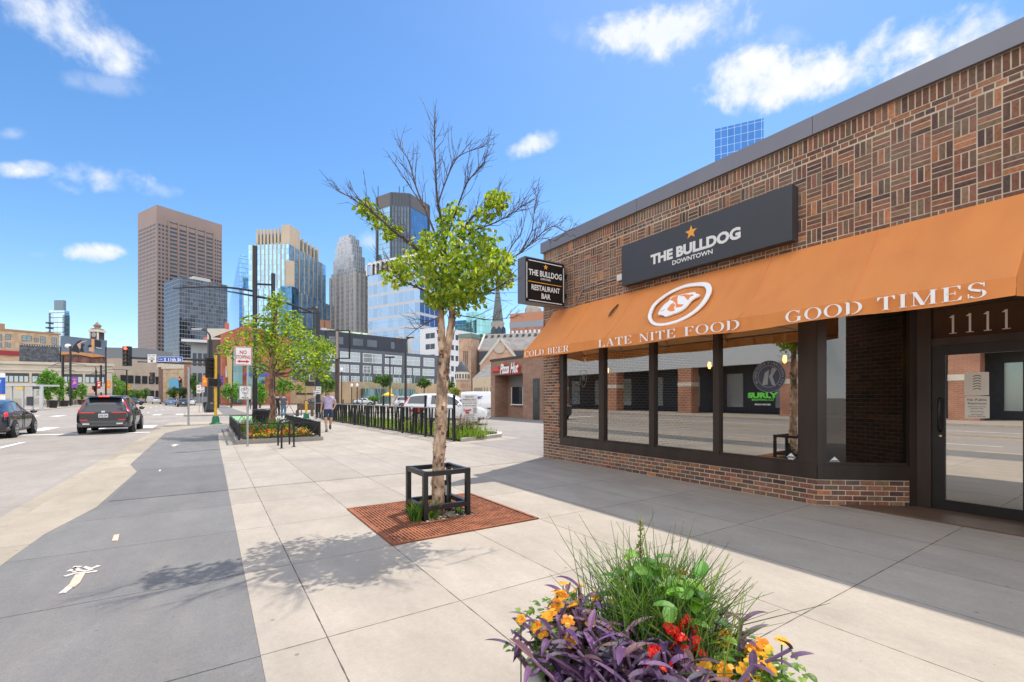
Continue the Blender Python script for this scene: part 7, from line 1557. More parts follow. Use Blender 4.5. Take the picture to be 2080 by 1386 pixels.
for i, (x, D, y0, y1, w, n, cols, lab) in enumerate(((228, 122, 756, 812, 46, 1900, GL_, "big loose light green avenue tree right of the orange banner"), (252, 132, 772, 812, 32, 1100, GL_, "light green avenue tree behind the yellow banner"), (280, 140, 788, 812, 30, 800, GM, "low green tree behind the dark crossing car"), (295, 150, 785, 811, 24, 600, GD, "dark low tree at the centre of the avenue"), (352, 132, 783, 810, 28, 900, GM, "round dark green tree in front of beige theatre"), (372, 128, 782, 812, 20, 600, GD, "thin dark tree right of the far red signal"), (393, 122, 756, 806, 22, 800, GM, "tall narrow tree in front of the red brick block"), (470, 70, 770, 818, 50, 1300, GL_, "bushy light green tree left of the stopping sign"), (528, 66, 772, 822, 44, 1200, GL_, "bushy green tree behind the black mast"), (575, 64, 764, 806, 44, 1100, GL_, "round green tree behind the planter tree trunk"), (662, 68, 757, 806, 50, 1500, GM, "dense round green tree behind walking man's head"), (778, 92, 758, 789, 44, 1300, GD, "round dark green tree left of the tall lot light"), (862, 96, 765, 790, 36, 1100, GD, "round dark green tree just left of the birch trunk"), (908, 96, 766, 800, 40, 1200, GD, "dark green tree just right of the birch trunk"), (924, 70, 784, 806, 28, 700, [(.25, .28, .05), (.18, .24, .04)], "yellow-green bush right of the birch trunk"), (846, 84, 798, 812, 20, 350, GL_, "low yellow-green shrub behind the white car"), (760, 84, 803, 816, 26, 350, GM, "low green shrub behind silver sedan"))):
    pxtree(lab, x, D, y0, y1, w, n, .3 if D < 75 else .42, cols, 60 + i, clumps=45, tr=.13)
# planting along the fence and in the planter bed
GRASS = [(0.144, 0.256, 0.048), (0.208, 0.32, 0.064), (0.256, 0.32, 0.096), (0.096, 0.176, 0.032)]
b = MB(); r = random.Random(8)
for i in range(4200):
    f = r.random() ** 1.5; y = 13.7 + f * 20; x = 6.85 - .028 * (y - 13.7) + r.uniform(.08, 2.4) * (1 if y > 14.8 else .5); h_ = r.uniform(.12, .6) * (1.1 if r.random() < .2 else .55); v = Vector((r.uniform(-.3, .3), r.uniform(-.3, .3), 1)); o = Vector((x, y, .06)); s_ = Vector((r.uniform(-1, 1), r.uniform(-1, 1), 0)).normalized() * .012
    b.face([o - s_, o + s_, o + v * h_ + s_ * .2, o + v * h_ - s_ * .2], uv=[(0, 0)] * 4, col=jc(r.choice(GRASS), .25, r))
    if r.random() < .5: leafquad(b, o + v * h_ * r.uniform(.4, .9), r.uniform(.05, .12), r, jc(r.choice(GL_ + GRASS), .25, r))
g_ = b.build("grass_strip", LEAF); tag(g_, "tall weedy grass and leaves growing behind the black slanted fence", "grass", kind="stuff")
struct(sheet("fence_bed_soil", [[(6.98, 13.62), (8.9, 14.46), (9.4, 15.3), (9.35, 33.5), (6.3, 33.5)]], SOIL, .05))
for x, y, lab, sd in ((7.35, 14.4, "pale purple flowering plant at the near end of the fence", 1), (7.0, 17.5, "wispy purple flower spikes midway along the black fence", 2), (7.9, 14.9, "purple flower clump behind the towing notice post", 3)):
    rr = random.Random(sd); t = thing("lavender_plant", lab, "plant", (x, y, .05)); b = MB(); c_ = MB()
    for i in range(90):
        o = Vector((x + rr.gauss(0, .2), y + rr.gauss(0, .2), .05)); e_ = o + Vector((rr.gauss(0, .12), rr.gauss(0, .12), rr.uniform(.35, .75))); b.tube([o, e_], .005, 3, cap=False, col=jc((.1, .16, .05), .3, rr))
        for j in range(5): leafquad(c_, e_ + rv(rr) * .07, .045, rr, jc((.42, .3, .5), .25, rr))
    b.build("stem_mass", LEAF, t); c_.build("blossom", LEAF, t)
for i, (c1, lab) in enumerate((((.75, .13, .03), "orange-red bedding flowers along the front of the railed planter"), ((.8, .45, .03), "yellow bedding flowers among the orange ones in the railed planter"), ((.6, .05, .08), "red bedding flowers deeper in the railed planter"))):
    rr = random.Random(70 + i); t = thing("bedding_flowers", lab, "flowers", (1.9, 17.5, .1)); b = MB(); c_ = MB()
    for j in range(26 if i != 2 else 50):
        x, y = rr.uniform(.95, 2.95), rr.uniform(16.85, 18.2) if i != 2 else rr.uniform(17.5, 24); z = .1 + rr.uniform(.08, .25)
        for q in range(16): leafquad(b, Vector((x, y, z - .02)) + rv(rr) * .12, .1, rr, jc(rr.choice(GM), .3, rr))
        for q in range(9): leafquad(c_, Vector((x, y, z)) + rv(rr) * .06, .07, rr, jc(c1, .25, rr), .0, .9)
    b.build("foliage", LEAF, t); c_.build("blossom", LEAF, t)
tuft("ornamental_grass", "dark green ornamental grass around the planter tree foot", "grass", [(1.4, 18.6, .1, .3), (2.2, 18.4, .1, .3), (2.0, 20.0, .1, .4), (1.2, 21, .1, .4), (2.5, 22, .1, .4)], 12, GM, 70, (.3, .7), .012)
# ------------------------------------------------------------------ cars
TG = mat("car_glass", (.02, .025, .03), .03, spec=.9, coat=.5); CHR = mat("chrome", (.7, .7, .7), .15, metal=1); RIM = mat("alloy_rim", (.45, .46, .47), .3, metal=.8); TRIM = mat("grey_plastic_trim", (.1, .1, .105), .6); TAIL = mat("tail_lens_red", (.45, .012, .012), .15, emit=(1, .03, .02), es=.35); TAILW = mat("tail_lens_clear", (.75, .6, .6), .2); HEADL = mat("headlight_lens", (.7, .72, .74), .1, metal=.3); BRK_ = mat("brake_light_lit", (.8, .03, .02), .3, emit=(1, .05, .02), es=2.5)
KINDS = {
 'suv': dict(W=.93, wb=1.33, r=.36, st=[(-2.36, .46, .92, .95, .78, .70), (-2.27, .33, 1.02, 1.1, .87, .74), (-2.02, .28, 1.06, 1.50, .92, .64), (-1.7, .25, 1.06, 1.66, .93, .62), (-.7, .24, 1.04, 1.70, .93, .63), (.2, .24, 1.02, 1.68, .93, .63), (.75, .24, 1.01, 1.42, .93, .67), (1.2, .25, 1.0, 1.07, .92, .76), (1.85, .28, .95, .99, .89, .74), (2.22, .32, .82, .85, .82, .68), (2.36, .42, .68, .7, .66, .55)]),
 'sedan': dict(W=.9, wb=1.36, r=.33, st=[(-2.4, .45, .85, .88, .72, .62), (-2.28, .32, .95, 1.0, .84, .7), (-1.75, .26, .98, 1.05, .89, .68), (-1.35, .22, .97, 1.28, .9, .62), (-.75, .2, .95, 1.44, .9, .58), (.1, .2, .94, 1.45, .9, .58), (.6, .2, .93, 1.25, .9, .62), (1.1, .2, .92, .98, .89, .72), (1.8, .24, .84, .88, .87, .72), (2.25, .3, .72, .75, .8, .65), (2.42, .4, .6, .62, .62, .5)]),
 'hatch': dict(W=.88, wb=1.35, r=.33, st=[(-2.22, .45, .92, .95, .72, .62), (-2.12, .3, 1.0, 1.08, .83, .68), (-1.8, .24, 1.02, 1.2, .87, .64), (-1.2, .2, 1.0, 1.38, .88, .6), (-.3, .2, .97, 1.5, .88, .57), (.2, .2, .95, 1.46, .88, .58), (.8, .2, .93, 1.2, .88, .64), (1.35, .22, .9, .96, .87, .72), (1.8, .26, .8, .84, .84, .7), (2.15, .32, .66, .69, .76, .6), (2.25, .4, .56, .58, .6, .48)]),
 'van': dict(W=.98, wb=1.6, r=.35, st=[(-2.7, .5, 1.1, 1.95, .9, .82), (-2.62, .36, 1.12, 2.1, .96, .84), (-1.7, .28, 1.12, 2.16, .98, .84), (-.5, .26, 1.12, 2.16, .98, .84), (.5, .26, 1.12, 2.14, .98, .83), (1.05, .26, 1.12, 2.0, .98, .8), (1.6, .27, 1.12, 1.5, .97, .78), (1.95, .3, 1.08, 1.15, .95, .8), (2.45, .34, .95, 1.0, .9, .76), (2.65, .42, .78, .8, .76, .6)])}
def cr(a, b, c, d, t): return .5 * (2 * b + (c - a) * t + (2 * a - 5 * b + 4 * c - d) * t * t + (-a + 3 * b - 3 * c + d) * t ** 3)
def car(kind, paint, label, loc, rz, cat="car", name="parked_car", detail=0, plate_text=None, group=None):
    K = KINDS[kind]; st = K['st']; N_ = len(st); Wd = K['W']; t = thing(name, label, cat, loc, rz, group)
    def sec(u):
        i = max(0, min(N_ - 2, int(u))); f = u - i; g_ = lambda k: st[max(0, min(N_ - 1, k))]
        return [cr(g_(i - 1)[j], g_(i)[j], g_(i + 1)[j], g_(i + 2)[j], f) for j in range(6)]
    def S_(u, v):
        y, zb, zh, zt, wl, wr = sec(u); left = v > 8; vv = 16 - v if left else v
        pts = [(0, zb), (.8 * wl, zb), (.965 * wl, zb + .08), (wl, zb + .42 * (zh - zb)), (.99 * wl, zb + .8 * (zh - zb)), (.945 * wl, zh), (wr, max(zh + .01, zt - .06)), (wr * .82, zt), (0, zt + .02)]
        i = max(0, min(7, int(vv))); f = vv - i; x = pts[i][0] + (pts[i + 1][0] - pts[i][0]) * f; z = pts[i][1] + (pts[i + 1][1] - pts[i][1]) * f
        return Vector((-x if left else x, y, z))
    b = MB(); us = [i * .2 for i in range((N_ - 1) * 5 + 1)]; vs = [0, 1, 1.5, 2, 2.5, 3, 3.5, 4, 4.5, 5, 5.5, 6, 6.5, 7, 7.5, 8]; vs = vs + [16 - q for q in vs[-2:0:-1]]
    rows = [[S_(u, v) for v in vs] for u in us]; b.grid(rows, cu=True); b.face(rows[0]); b.face(rows[-1][::-1]); b.build("body", paint, t, world=False)
    def ov(name, m, quads, off=.006, n=6, parent=None):
        b = MB()
        for (c0, c1, c2, c3) in quads:
            g_ = []
            for i in range(n + 1):
                row = []
                for j in range(n + 1):
                    a, c = i / n, j / n; u = (c0[0] * (1 - a) + c3[0] * a) * (1 - c) + (c1[0] * (1 - a) + c2[0] * a) * c; v = (c0[1] * (1 - a) + c3[1] * a) * (1 - c) + (c1[1] * (1 - a) + c2[1] * a) * c
                    p = S_(u, v); e = .03; nn = (S_(u + e, v) - S_(u - e, v)).cross(S_(u, min(15.9, v + e)) - S_(u, max(.1, v - e))); nn = -nn if nn.length and nn.dot(p - Vector((0, p.y, .8))) < 0 else nn
                    if nn.length: p = p + nn.normalized() * off
                    row.append(p)
                g_.append(row)
            b.grid(g_)
        return b.build(name, m, parent or t, world=False)
    ic = next(i for i in range(N_) if st[i][3] - st[i][2] > .25); ie = max(i for i in range(N_) if st[i][3] - st[i][2] > .25); iw = ie + 1
    mir = lambda q: [tuple((u, 16 - v) for u, v in c) for c in q]
    bm_ = (ic + ie) / 2 - .1
    win = [((ic + .15, 5.2), (bm_ - .12, 5.15), (bm_ - .12, 5.93), (ic + .55, 5.9)), ((bm_ + .12, 5.15), (iw - .35, 5.15), (ie + .1, 5.9), (bm_ + .12, 5.93))]
    if kind == 'van': win = [((iw - 2.5, 5.2), (iw - .45, 5.2), (ie - .2, 5.8), (iw - 2.5, 5.8))]
    for q in win: ov("window", TG, [q]); ov("window", TG, mir([q]))
    ov("windscreen", TG, [((ie + .15, 6.35), (iw - .08, 6.2), (iw - .08, 9.8), (ie + .15, 9.65))])
    if kind != 'van': ov("rear_window", TG, [((ic - .55 if kind == 'suv' else ic - .8, 6.25), (ic + .75, 6.45), (ic + .75, 9.55), (ic - .55 if kind == 'suv' else ic - .8, 9.75))])
    TL = {'suv': [((.75, 4.6), (1.35, 4.6), (1.5, 5.25), (.85, 5.4)), ((1.0, 5.35), (1.3, 5.3), (2.35, 6.0), (2.0, 6.12))], 'hatch': [((.5, 4.0), (1.35, 4.0), (1.5, 5.3), (.8, 5.3))], 'sedan': [((.25, 4.2), (1.1, 4.2), (1.1, 5.1), (.3, 5.2))], 'van': [((.1, 4.2), (.8, 4.2), (.8, 5.6), (.2, 5.6))]}[kind]
    ov("tail_light", TAIL, TL, .009); ov("tail_light", TAIL, mir(TL), .009)
    HLq = [((N_ - 2.6, 4.2), (N_ - 1.7, 4.2), (N_ - 1.6, 5.1), (N_ - 2.7, 5.1))]; ov("headlight", HEADL, HLq, .008); ov("headlight", HEADL, mir(HLq), .008)
    ov("lower_trim", TRIM, [((.3, 1.2), (N_ - 1.3, 1.2), (N_ - 1.3, 2.25), (.3, 2.25))] + mir([((.3, 1.2), (N_ - 1.3, 1.2), (N_ - 1.3, 2.25), (.3, 2.25))]), .008, 12)
    for sx in (-1, 1):
        for sy in (-1, 1):
            y = sy * K['wb']; R_ = K['r']; arch = MB(); arch.plate([((R_ + .06) * math.cos(a), (R_ + .06) * math.sin(a)) for a in [i * math.pi / 14 for i in range(28)]], (sx * (Wd - .05), y, R_), (0, sx, 0), (0, 0, 1), .0, .062); arch.build("wheel_arch", RUB, t, world=False)
            w_ = MB(); pr = [(R_ * .62, -.11), (R_ * .95, -.115), (R_, -.07), (R_, .07), (R_ * .95, .115), (R_ * .62, .11)]; M_ = Matrix.Translation((sx * (Wd - .07), y, R_)) @ Matrix.Rotation(math.pi / 2, 4, 'Y')
            w0 = MB(); w0.lathe(pr, n=24, cap=True); w_.merge(w0, M_); wo = w_.build("wheel", RUB, t, world=False)
            rm = MB(); xo = sx * (Wd + .048); rm.strip([(R_ * .6 * math.cos(i * math.pi / 12), R_ * .6 * math.sin(i * math.pi / 12)) for i in range(24)], .035, (xo, y, R_), (0, sx, 0), (0, 0, 1), 0, .012, closed=True)
            for k in range(5): a = k * 1.2566 + .3; rm.strip([(.02 * math.cos(a), .02 * math.sin(a)), (R_ * .6 * math.cos(a), R_ * .6 * math.sin(a))], [.09, .055], (xo, y, R_), (0, sx, 0), (0, 0, 1), .0, .014)
            rm.build("rim", RIM, wo, world=False)
        p = S_(iw - .75, 5.1 if sx > 0 else 10.9); mb_ = MB(); mb_.ell(p + Vector((sx * .13, .0, .06)), (.12, .07, .08), 10, 6); mb_.build("mirror", paint, t, world=False)
    y0 = st[0][0]
    b = MB(); b.bx(-.16, .16, y0 - .03, y0 + .03, .74 if kind == 'suv' else .66, .9 if kind == 'suv' else .8); pl = b.build("licence_plate", SW, t, world=False)
    if plate_text: c_ = MB(); sans(c_, plate_text, Vector((0, y0 - .03, .775)), (1, 0, 0), (0, 0, 1), .085, d=.003, bold=.03, width=.27); c_.build("plate_lettering", NB, pl, world=False)
    if detail:
        b = MB(); b.bx(-.72, .72, y0 - .06, y0 + .2, .5, .6); b.bx(-.8, .8, y0 - .02, y0 + .2, .36, .5); b.build("bumper_trim", TRIM, t, world=False)
        for s_ in (-1, 1): b = MB(); b.bx(s_ * .55 - .11, s_ * .55 + .11, y0 - .075, y0 + .05, .43, .5); b.build("exhaust_tip", CHR, t, world=False); b = MB(); b.bx(s_ * .62 - .12, s_ * .62 + .12, y0 - .066, y0 + .02, .62, .65); b.build("reflector", TAIL, t, world=False)
        b = MB(); p = S_(ic + .35, 8); b.box((0, p.y - .13, p.z + .06), (1.16, .34, .045)); b.build("spoiler", paint, t, world=False); b = MB(); b.box((0, p.y - .305, p.z + .055), (.36, .02, .03)); b.build("brake_light", BRK_, t, world=False)
        b = MB(); b.strip([(-.3, 1.1), (.05, 1.13)], .03, (0, S_(ic - .45, 8).y - .06, .0), (1, 0, 0), (0, 0, 1), .0, .02); b.build("wiper", BLACK, t, world=False)
        b = MB(); b.bx(-.06, .06, y0 - .05, y0 + .02, .955, 1.03); b.build("badge", CHR, t, world=False); b = MB(); b.bar((.4, -.3, st[4][3] + .03), (.4, -.36, st[4][3] + .13), .03, .1); b.build("antenna_fin", BLACK, t, world=False)
        b = MB(); q = S_(.95, 5); [b.bx(s_ * .52 - .24, s_ * .52 + .24, y0 - .02, y0 + .06, .93, .965) for s_ in (-1, 1)]; b.build("tail_light_bar", TAIL, t, world=False)
    for sx in (1, -1):
        for u in (ic + 1.0, bm_ + .0, iw - .35): 
            pts = [S_(u, v if sx > 0 else 16 - v) + Vector((sx * .004, 0, 0)) for v in (2.3, 3, 4, 4.95)]
            b = MB(); b.tube(pts, .006, 4, cap=False); b.build("door_seam", BLACK, t, world=False)
        for u in (bm_ - .75, bm_ + .75): b = MB(); p = S_(u, 4.5 if sx > 0 else 11.5); b.box(p + Vector((sx * .012, 0, 0)), (.03, .2, .03)); b.build("door_handle", paint, t, world=False)
    return t
def paint(name, c, metal=.0): return mat(name, c, .22, metal=metal, coat=.9, spec=.6)
PB_ = paint("black_car_paint", (.008, .008, .01)); PW_ = paint("white_car_paint", (.72, .72, .73)); PS_ = paint("silver_car_paint", (.5, .52, .54), .5); PN_ = paint("navy_car_paint", (.012, .016, .03)); PBL = paint("blue_car_paint", (.12, .22, .36), .4); PD_ = paint("dark_grey_car_paint", (.04, .045, .05), .3)
car('suv', PB_, "black crossover seen from behind with lit red brake light", (-3.9, 28.7, RZ), 0, name="moving_car", detail=1, plate_text="DTE 274")
car('hatch', PN_, "dark hatchback at the left edge beside the black crossover", (-7.45, 27.5, RZ), .03, name="moving_car")
def at2(x, D, z=RZ): p = P(x, HY, D); return (p.x, p.y, z)
car('suv', PN_, "dark sport utility car crossing the far intersection side-on", at2(268, 104), -YAW - math.pi / 2, name="moving_car")
car('suv', PW_, "white car far down the avenue facing away", at2(318, 128), .1, name="moving_car"); car('van', PW_, "white van at the far end of the avenue", at2(305, 150), .1, "van", name="moving_van")
car('hatch', PBL, "blue car in the far lane left of the dark sedan", at2(347, 98), .05, name="moving_car"); car('sedan', PD_, "dark sedan waiting in the far lane right of the blue car", at2(373, 84), .02, name="moving_car"); car('sedan', PW_, "white car ahead of the dark sedan in the far lane", at2(386, 96), .02, name="moving_car"); car('sedan', PS_, "silver car far ahead beyond the blue car", at2(356, 128), .05, name="moving_car")
tcar = car('suv', PW_, "white sport utility car with red emblem parked behind the black fence", at2(908, 25.3, .0), -YAW - math.pi / 2 - .1)
b = MB(); b.plate([(-1.9, .8), (-1.55, .93), (-1.1, .95), (-.75, .98), (-1.0, .82), (-1.15, .68), (-1.5, .64), (-1.75, .72)], (.934, 0, 0), (0, 1, 0), (0, 0, 1), .0, .01); b.strip([(-1.75, .74), (-1.3, .84), (-.8, .95)], .03, (.934, 0, 0), (0, 1, 0), (0, 0, 1), .012, .006); b.build("red_emblem", REDP, tcar, world=False)
car('sedan', PS_, "silver sedan parked across the lot near the globe lamps", at2(742, 96, .0), -YAW - math.pi / 2); car('sedan', PD_, "dark sedan parked by the tan wall behind the one-way pole", at2(642, 102, .0), -YAW - math.pi / 2); car('suv', PS_, "pale silver car parked left of white car's rear", at2(833, 66, .0), -YAW - math.pi / 2 + .4); car('suv', PS_, "pale car glimpsed behind the planter tree trunk", at2(565, 80, .0), 0)
tv = car('van', PW_, "white delivery van with blue lettering parked beside the brick carry-out", at2(988, 50, .0), -YAW - math.pi / 2, "van", name="delivery_van")
b = MB(); sans(b, "Graybar", Vector((.985, -1.35, 1.35)), (0, 1, .06), (0, 0, 1), .42, d=.0, t=.01, bold=.03, width=2.0); b.bx(.98, .995, -1.2, -.9, 1.0, 1.15); b.build("lettering", NB, tv, world=False)
# ------------------------------------------------------------------ people
def skinned(name, verts, edges, m, parent, sub=2, root=0):
    me = bpy.data.meshes.new(name); me.from_pydata([v[0] for v in verts], edges, []); me.materials.append(m)
    o = bpy.data.objects.new(name, me); COL.objects.link(o); o.parent = parent; KIDS.setdefault(parent.name, []).append(o)
    s = o.modifiers.new("skin", 'SKIN'); s.use_smooth_shade = True
    if not me.skin_vertices: 
        bpy.context.view_layer.objects.active = o
    for i, v in enumerate(verts):
        d = me.skin_vertices[0].data[i]; r_ = v[1]; d.radius = (r_, r_) if isinstance(r_, (int, float)) else r_; d.use_root = (i == root)
    u = o.modifiers.new("smooth", 'SUBSURF'); u.levels = u.render_levels = sub
    return o
def person(label, loc, rz, top, bottom, hair=None, shoes=None, J=None, glasses=False, belt=None, long=False, k=1.0, hold=None):
    t = thing("person", label, "person", loc, rz); t.scale = (k, k, k)
    SKIN = mat("skin", (.56, .32, .22), .55); shoes = shoes or mat("dark_shoe", (.02, .025, .04), .6)
    # joints in metres, facing +y
    D = dict(pel=(0, 0, .96), wst=(0, .0, 1.1), che=(0, .0, 1.33), nk=(0, .0, 1.5), hd=(0, .03, 1.635), ht=(0, .015, 1.71), jaw=(0, .07, 1.58),
             rh=(.1, 0, .93), rk=(.11, .06, .52), ra=(.11, .0, .09), rt=(.12, .15, .035), lh=(-.1, 0, .93), lk=(-.11, .1, .53), la=(-.1, -.14, .17), lt=(-.1, -.02, .06),
             rs=(.175, 0, 1.42), re=(.25, -.03, 1.15), rw=(.27, .06, .9), ls=(-.175, 0, 1.42), le=(-.26, -.06, 1.17), lw=(-.2, .08, .97))
    D.update(J or {})
    V = []; I = {}
    def v(n, r_): I[n] = len(V); V.append((D[n] if isinstance(n, str) and n in D else n, r_)); return I[n]
    for n, r_ in (('pel', .13), ('wst', (.15, .115)), ('che', (.17, .12)), ('nk', .055), ('hd', (.085, .1)), ('ht', (.07, .085)), ('jaw', (.055, .05)), ('rh', .085), ('rk', .066), ('ra', .044), ('rt', .03), ('lh', .085), ('lk', .066), ('la', .044), ('lt', .03), ('rs', .06), ('re', .04), ('rw', .028), ('ls', .06), ('le', .04), ('lw', .028)): v(n, r_)
    E = [(I[a], I[b_]) for a, b_ in (('pel', 'wst'), ('wst', 'che'), ('che', 'nk'), ('nk', 'hd'), ('hd', 'ht'), ('hd', 'jaw'), ('pel', 'rh'), ('rh', 'rk'), ('rk', 'ra'), ('ra', 'rt'), ('pel', 'lh'), ('lh', 'lk'), ('lk', 'la'), ('la', 'lt'), ('che', 'rs'), ('rs', 're'), ('re', 'rw'), ('che', 'ls'), ('ls', 'le'), ('le', 'lw'))]
    for s_ in ('r', 'l'):
        w_, e_ = Vector(D[s_ + 'w']), Vector(D[s_ + 'e']); d = (w_ - e_).normalized(); sd = Vector((0, 1, 0)) - d * d.y; sd.normalize(); pm = len(V); V.append((tuple(w_ + d * .07), (.026, .018))); E.append((I[s_ + 'w'], pm))
        for q, (off, L) in enumerate(((-.03, .075), (-.01, .09), (.012, .085), (.032, .07))):
            a = len(V); V.append((tuple(w_ + d * .1 + sd * off * .9), .009)); V.append((tuple(w_ + d * (.1 + L * .5) + sd * off), .008)); V.append((tuple(w_ + d * (.09 + L * .9) + sd * off + Vector((-.012 if s_ == 'r' else .012, 0, 0))), .007)); E += [(pm, a), (a, a + 1), (a + 1, a + 2)]
        a = len(V); V.append((tuple(w_ + d * .05 + sd * .04), .01)); V.append((tuple(w_ + d * .1 + sd * .055), .008)); E += [(pm, a), (a, a + 1)]
    skinned("body", V, E, SKIN, t)
    def lerp(a, b_, f): return tuple(Vector(D[a]).lerp(Vector(D[b_]), f))
    V = [(D['wst'], (.175, .135)), (D['che'], (.175, .135)), (tuple(Vector(D['nk']) - Vector((0, 0, .045))), .075), ((0, 0, .98), (.17, .135)), (D['rs'], .068), (lerp('rs', 're', .72), .064), (D['ls'], .068), (lerp('ls', 'le', .72), .064)]
    skinned("shirt", V, [(0, 1), (1, 2), (0, 3), (1, 4), (4, 5), (1, 6), (6, 7)], top, t)
    fk = .93 if not long else 1.85
    def leg(s_, f): return lerp(s_ + 'h', s_ + 'k', f) if f <= 1 else lerp(s_ + 'k', s_ + 'a', f - 1)
    V = [(tuple(Vector(D['pel']) + Vector((0, 0, .07))), (.165, .132)), (tuple(Vector(D['pel']) - Vector((0, 0, .03))), (.165, .135))]; E = [(0, 1)]
    for s_ in ('r', 'l'):
        a = len(V); V += [(leg(s_, .12), .115), (leg(s_, min(fk, .93)), .088)]; E += [(1, a), (a, a + 1)]
        if long: V += [(leg(s_, 1.1), .075), (leg(s_, 1.9), .062)]; E += [(a + 1, a + 2), (a + 2, a + 3)]
    skinned("trousers" if long else "shorts", V, E, bottom, t, root=1)
    b = MB()
    for s_ in ('r', 'l'):
        a, c = Vector(D[s_ + 'a']), Vector(D[s_ + 't']); d = (c - a).normalized(); m_ = a.lerp(c, .5) + Vector((0, 0, -.01)); M_ = Vector((0, 1, 0)).rotation_difference(d).to_matrix(); b = MB(); b.ell(m_, (.05, .15, .052), 12, 8, M=M_); b.build("shoe", shoes, t, world=False)
    if belt: b = MB(); p = D['pel']; b.lathe([(.158, 1.025), (.158, 1.06)], (0, 0, 0), 20, cap=False); 
    h = Vector(D['hd'])
    for s_ in (-1, 1): b = MB(); b.ell(h + Vector((s_ * .083, -.005, .0)), (.012, .025, .035), 8, 6); b.build("ear", SKIN, t, world=False)
    b = MB(); b.ell(h + Vector((0, .1, -.01)), (.014, .022, .026), 8, 6); b.build("nose", SKIN, t, world=False)
    b = MB(); b.ell(h + Vector((0, .083, -.055)), (.028, .01, .008), 8, 6); b.build("mouth", mat("lip", (.35, .13, .1), .6), t, world=False)
    if glasses:
        b = MB(); [b.ell(h + Vector((s_ * .033, .088, .03)), (.03, .014, .02), 10, 6) for s_ in (-1, 1)]; b.bar(h + Vector((-.08, .06, .035)), h + Vector((.08, .06, .035)), .012, .05); b.build("sunglasses", BLACK, t, world=False)
    else:
        for s_ in (-1, 1): b = MB(); b.ell(h + Vector((s_ * .033, .083, .025)), (.012, .008, .008), 8, 6); b.build("eye", mat("eye_dark", (.03, .02, .02), .3), t, world=False)
    if hair: b = MB(); b.ell(h + Vector((0, -.025, .06)), (.09, .1, .09), 14, 10); b.build("hair", hair, t, world=False)
    return t
def face_cam(p, turn=0): return math.atan2(-p[1], -p[0]) - math.pi / 2 + turn
LAV = mat("lavender_shirt", (.5, .42, .62), .8, var=.12, vscale=9); NAVY = mat("navy_shorts", (.03, .05, .1), .85, var=.15, vscale=8)
p = G(667, 877); person("walking bald man in lavender shirt, navy shorts and sunglasses facing the viewer", (p.x, p.y, 0), face_cam(p), LAV, NAVY, glasses=True, belt=True, k=1.03, shoes=mat("navy_trainer", (.02, .03, .055), .6),
    J=dict(rk=(.1, .1, .53), ra=(.07, .12, .085), rt=(.08, .27, .035), lk=(-.11, .03, .53), la=(-.07, -.22, .26), lt=(-.075, -.12, .14), rs=(.175, 0, 1.42), re=(.25, -.02, 1.15), rw=(.29, .05, .9), le=(-.3, -.06, 1.18), lw=(-.21, .04, .99)))
DTEE = mat("slate_shirt", (.07, .1, .12), .85, var=.1); JEAN = mat("blue_jeans", (.09, .17, .27), .85, var=.15); BRH = mat("brown_hair", (.06, .035, .02), .7); BLKC = mat("black_cloth", (.015, .015, .018), .85); WHC = mat("white_cloth", (.6, .6, .58), .85)
def walker(x, y, lab, top, bot, away=True, turn=0, **k): p = G(x, y); return person(lab, (p.x, p.y, 0), face_cam(p, math.pi + turn if away else turn), top, bot, long=True, hair=BRH, **k)
walker(576, 849, "man in slate tee shirt and blue jeans walking away near the crossing", DTEE, JEAN)
walker(564, 847, "person in black top and white shoes walking away beside the slate-shirted man", BLKC, BLKC, shoes=WHC, turn=.3)
walker(507, 832, "distant person in dark clothes behind the stopping sign post", BLKC, DTEE, away=False)
walker(478, 823, "faraway person in dark top on the far bike path", BLKC, JEAN); walker(456, 815.5, "faraway pedestrian in dark clothes beside the red brick wall", BLKC, BLKC, away=False, k=1.0)
# ------------------------------------------------------------------ flower pot in the foreground
FX, FY, RP, ZP = 1.43, 1.17, .47, .42
t = thing("flower_pot", "large round concrete flower pot overflowing with plants in the foreground", "planter", (FX, FY, 0))
b = MB(); b.lathe([(RP * .7, 0), (RP * .78, .05), (RP * .98, ZP - .06), (RP * 1.04, ZP - .05), (RP * 1.04, ZP), (RP * .93, ZP), (RP * .92, ZP - .05)], (FX, FY, 0), 40); b.build("pot_body", CONC, t)
b = MB(); rr = random.Random(2); b.lathe([(.01, ZP + .0), (RP * .92, ZP - .04)][::-1], (FX, FY, 0), 30)
for i in range(420): a, q = rr.uniform(0, 6.283), RP * .92 * math.sqrt(rr.random()); p = Vector((FX + q * math.cos(a), FY + q * math.sin(a), ZP - .02 + .02 * (1 - q / RP))); v = rv(rr) * .022; s_ = rv(rr) * .01; b.face([p - v - s_, p + v - s_, p + v + s_, p - v + s_], uv=[(0, 0)] * 4, col=jc(rr.choice(((.3, .2, .12), (.42, .32, .22), (.16, .1, .06))), .3, rr))
for i in range(len(b.f)): b.c[i] = b.c[i] or (.06, .045, .03)
b.build("mulch", mat("mulch", tint=True, rough=.95), t)
VEIN = foliage("petal", .35)
def pos(f, a): return Vector((FX + RP * f * math.cos(a), FY + RP * f * math.sin(a), ZP + .02 * (1 - f)))
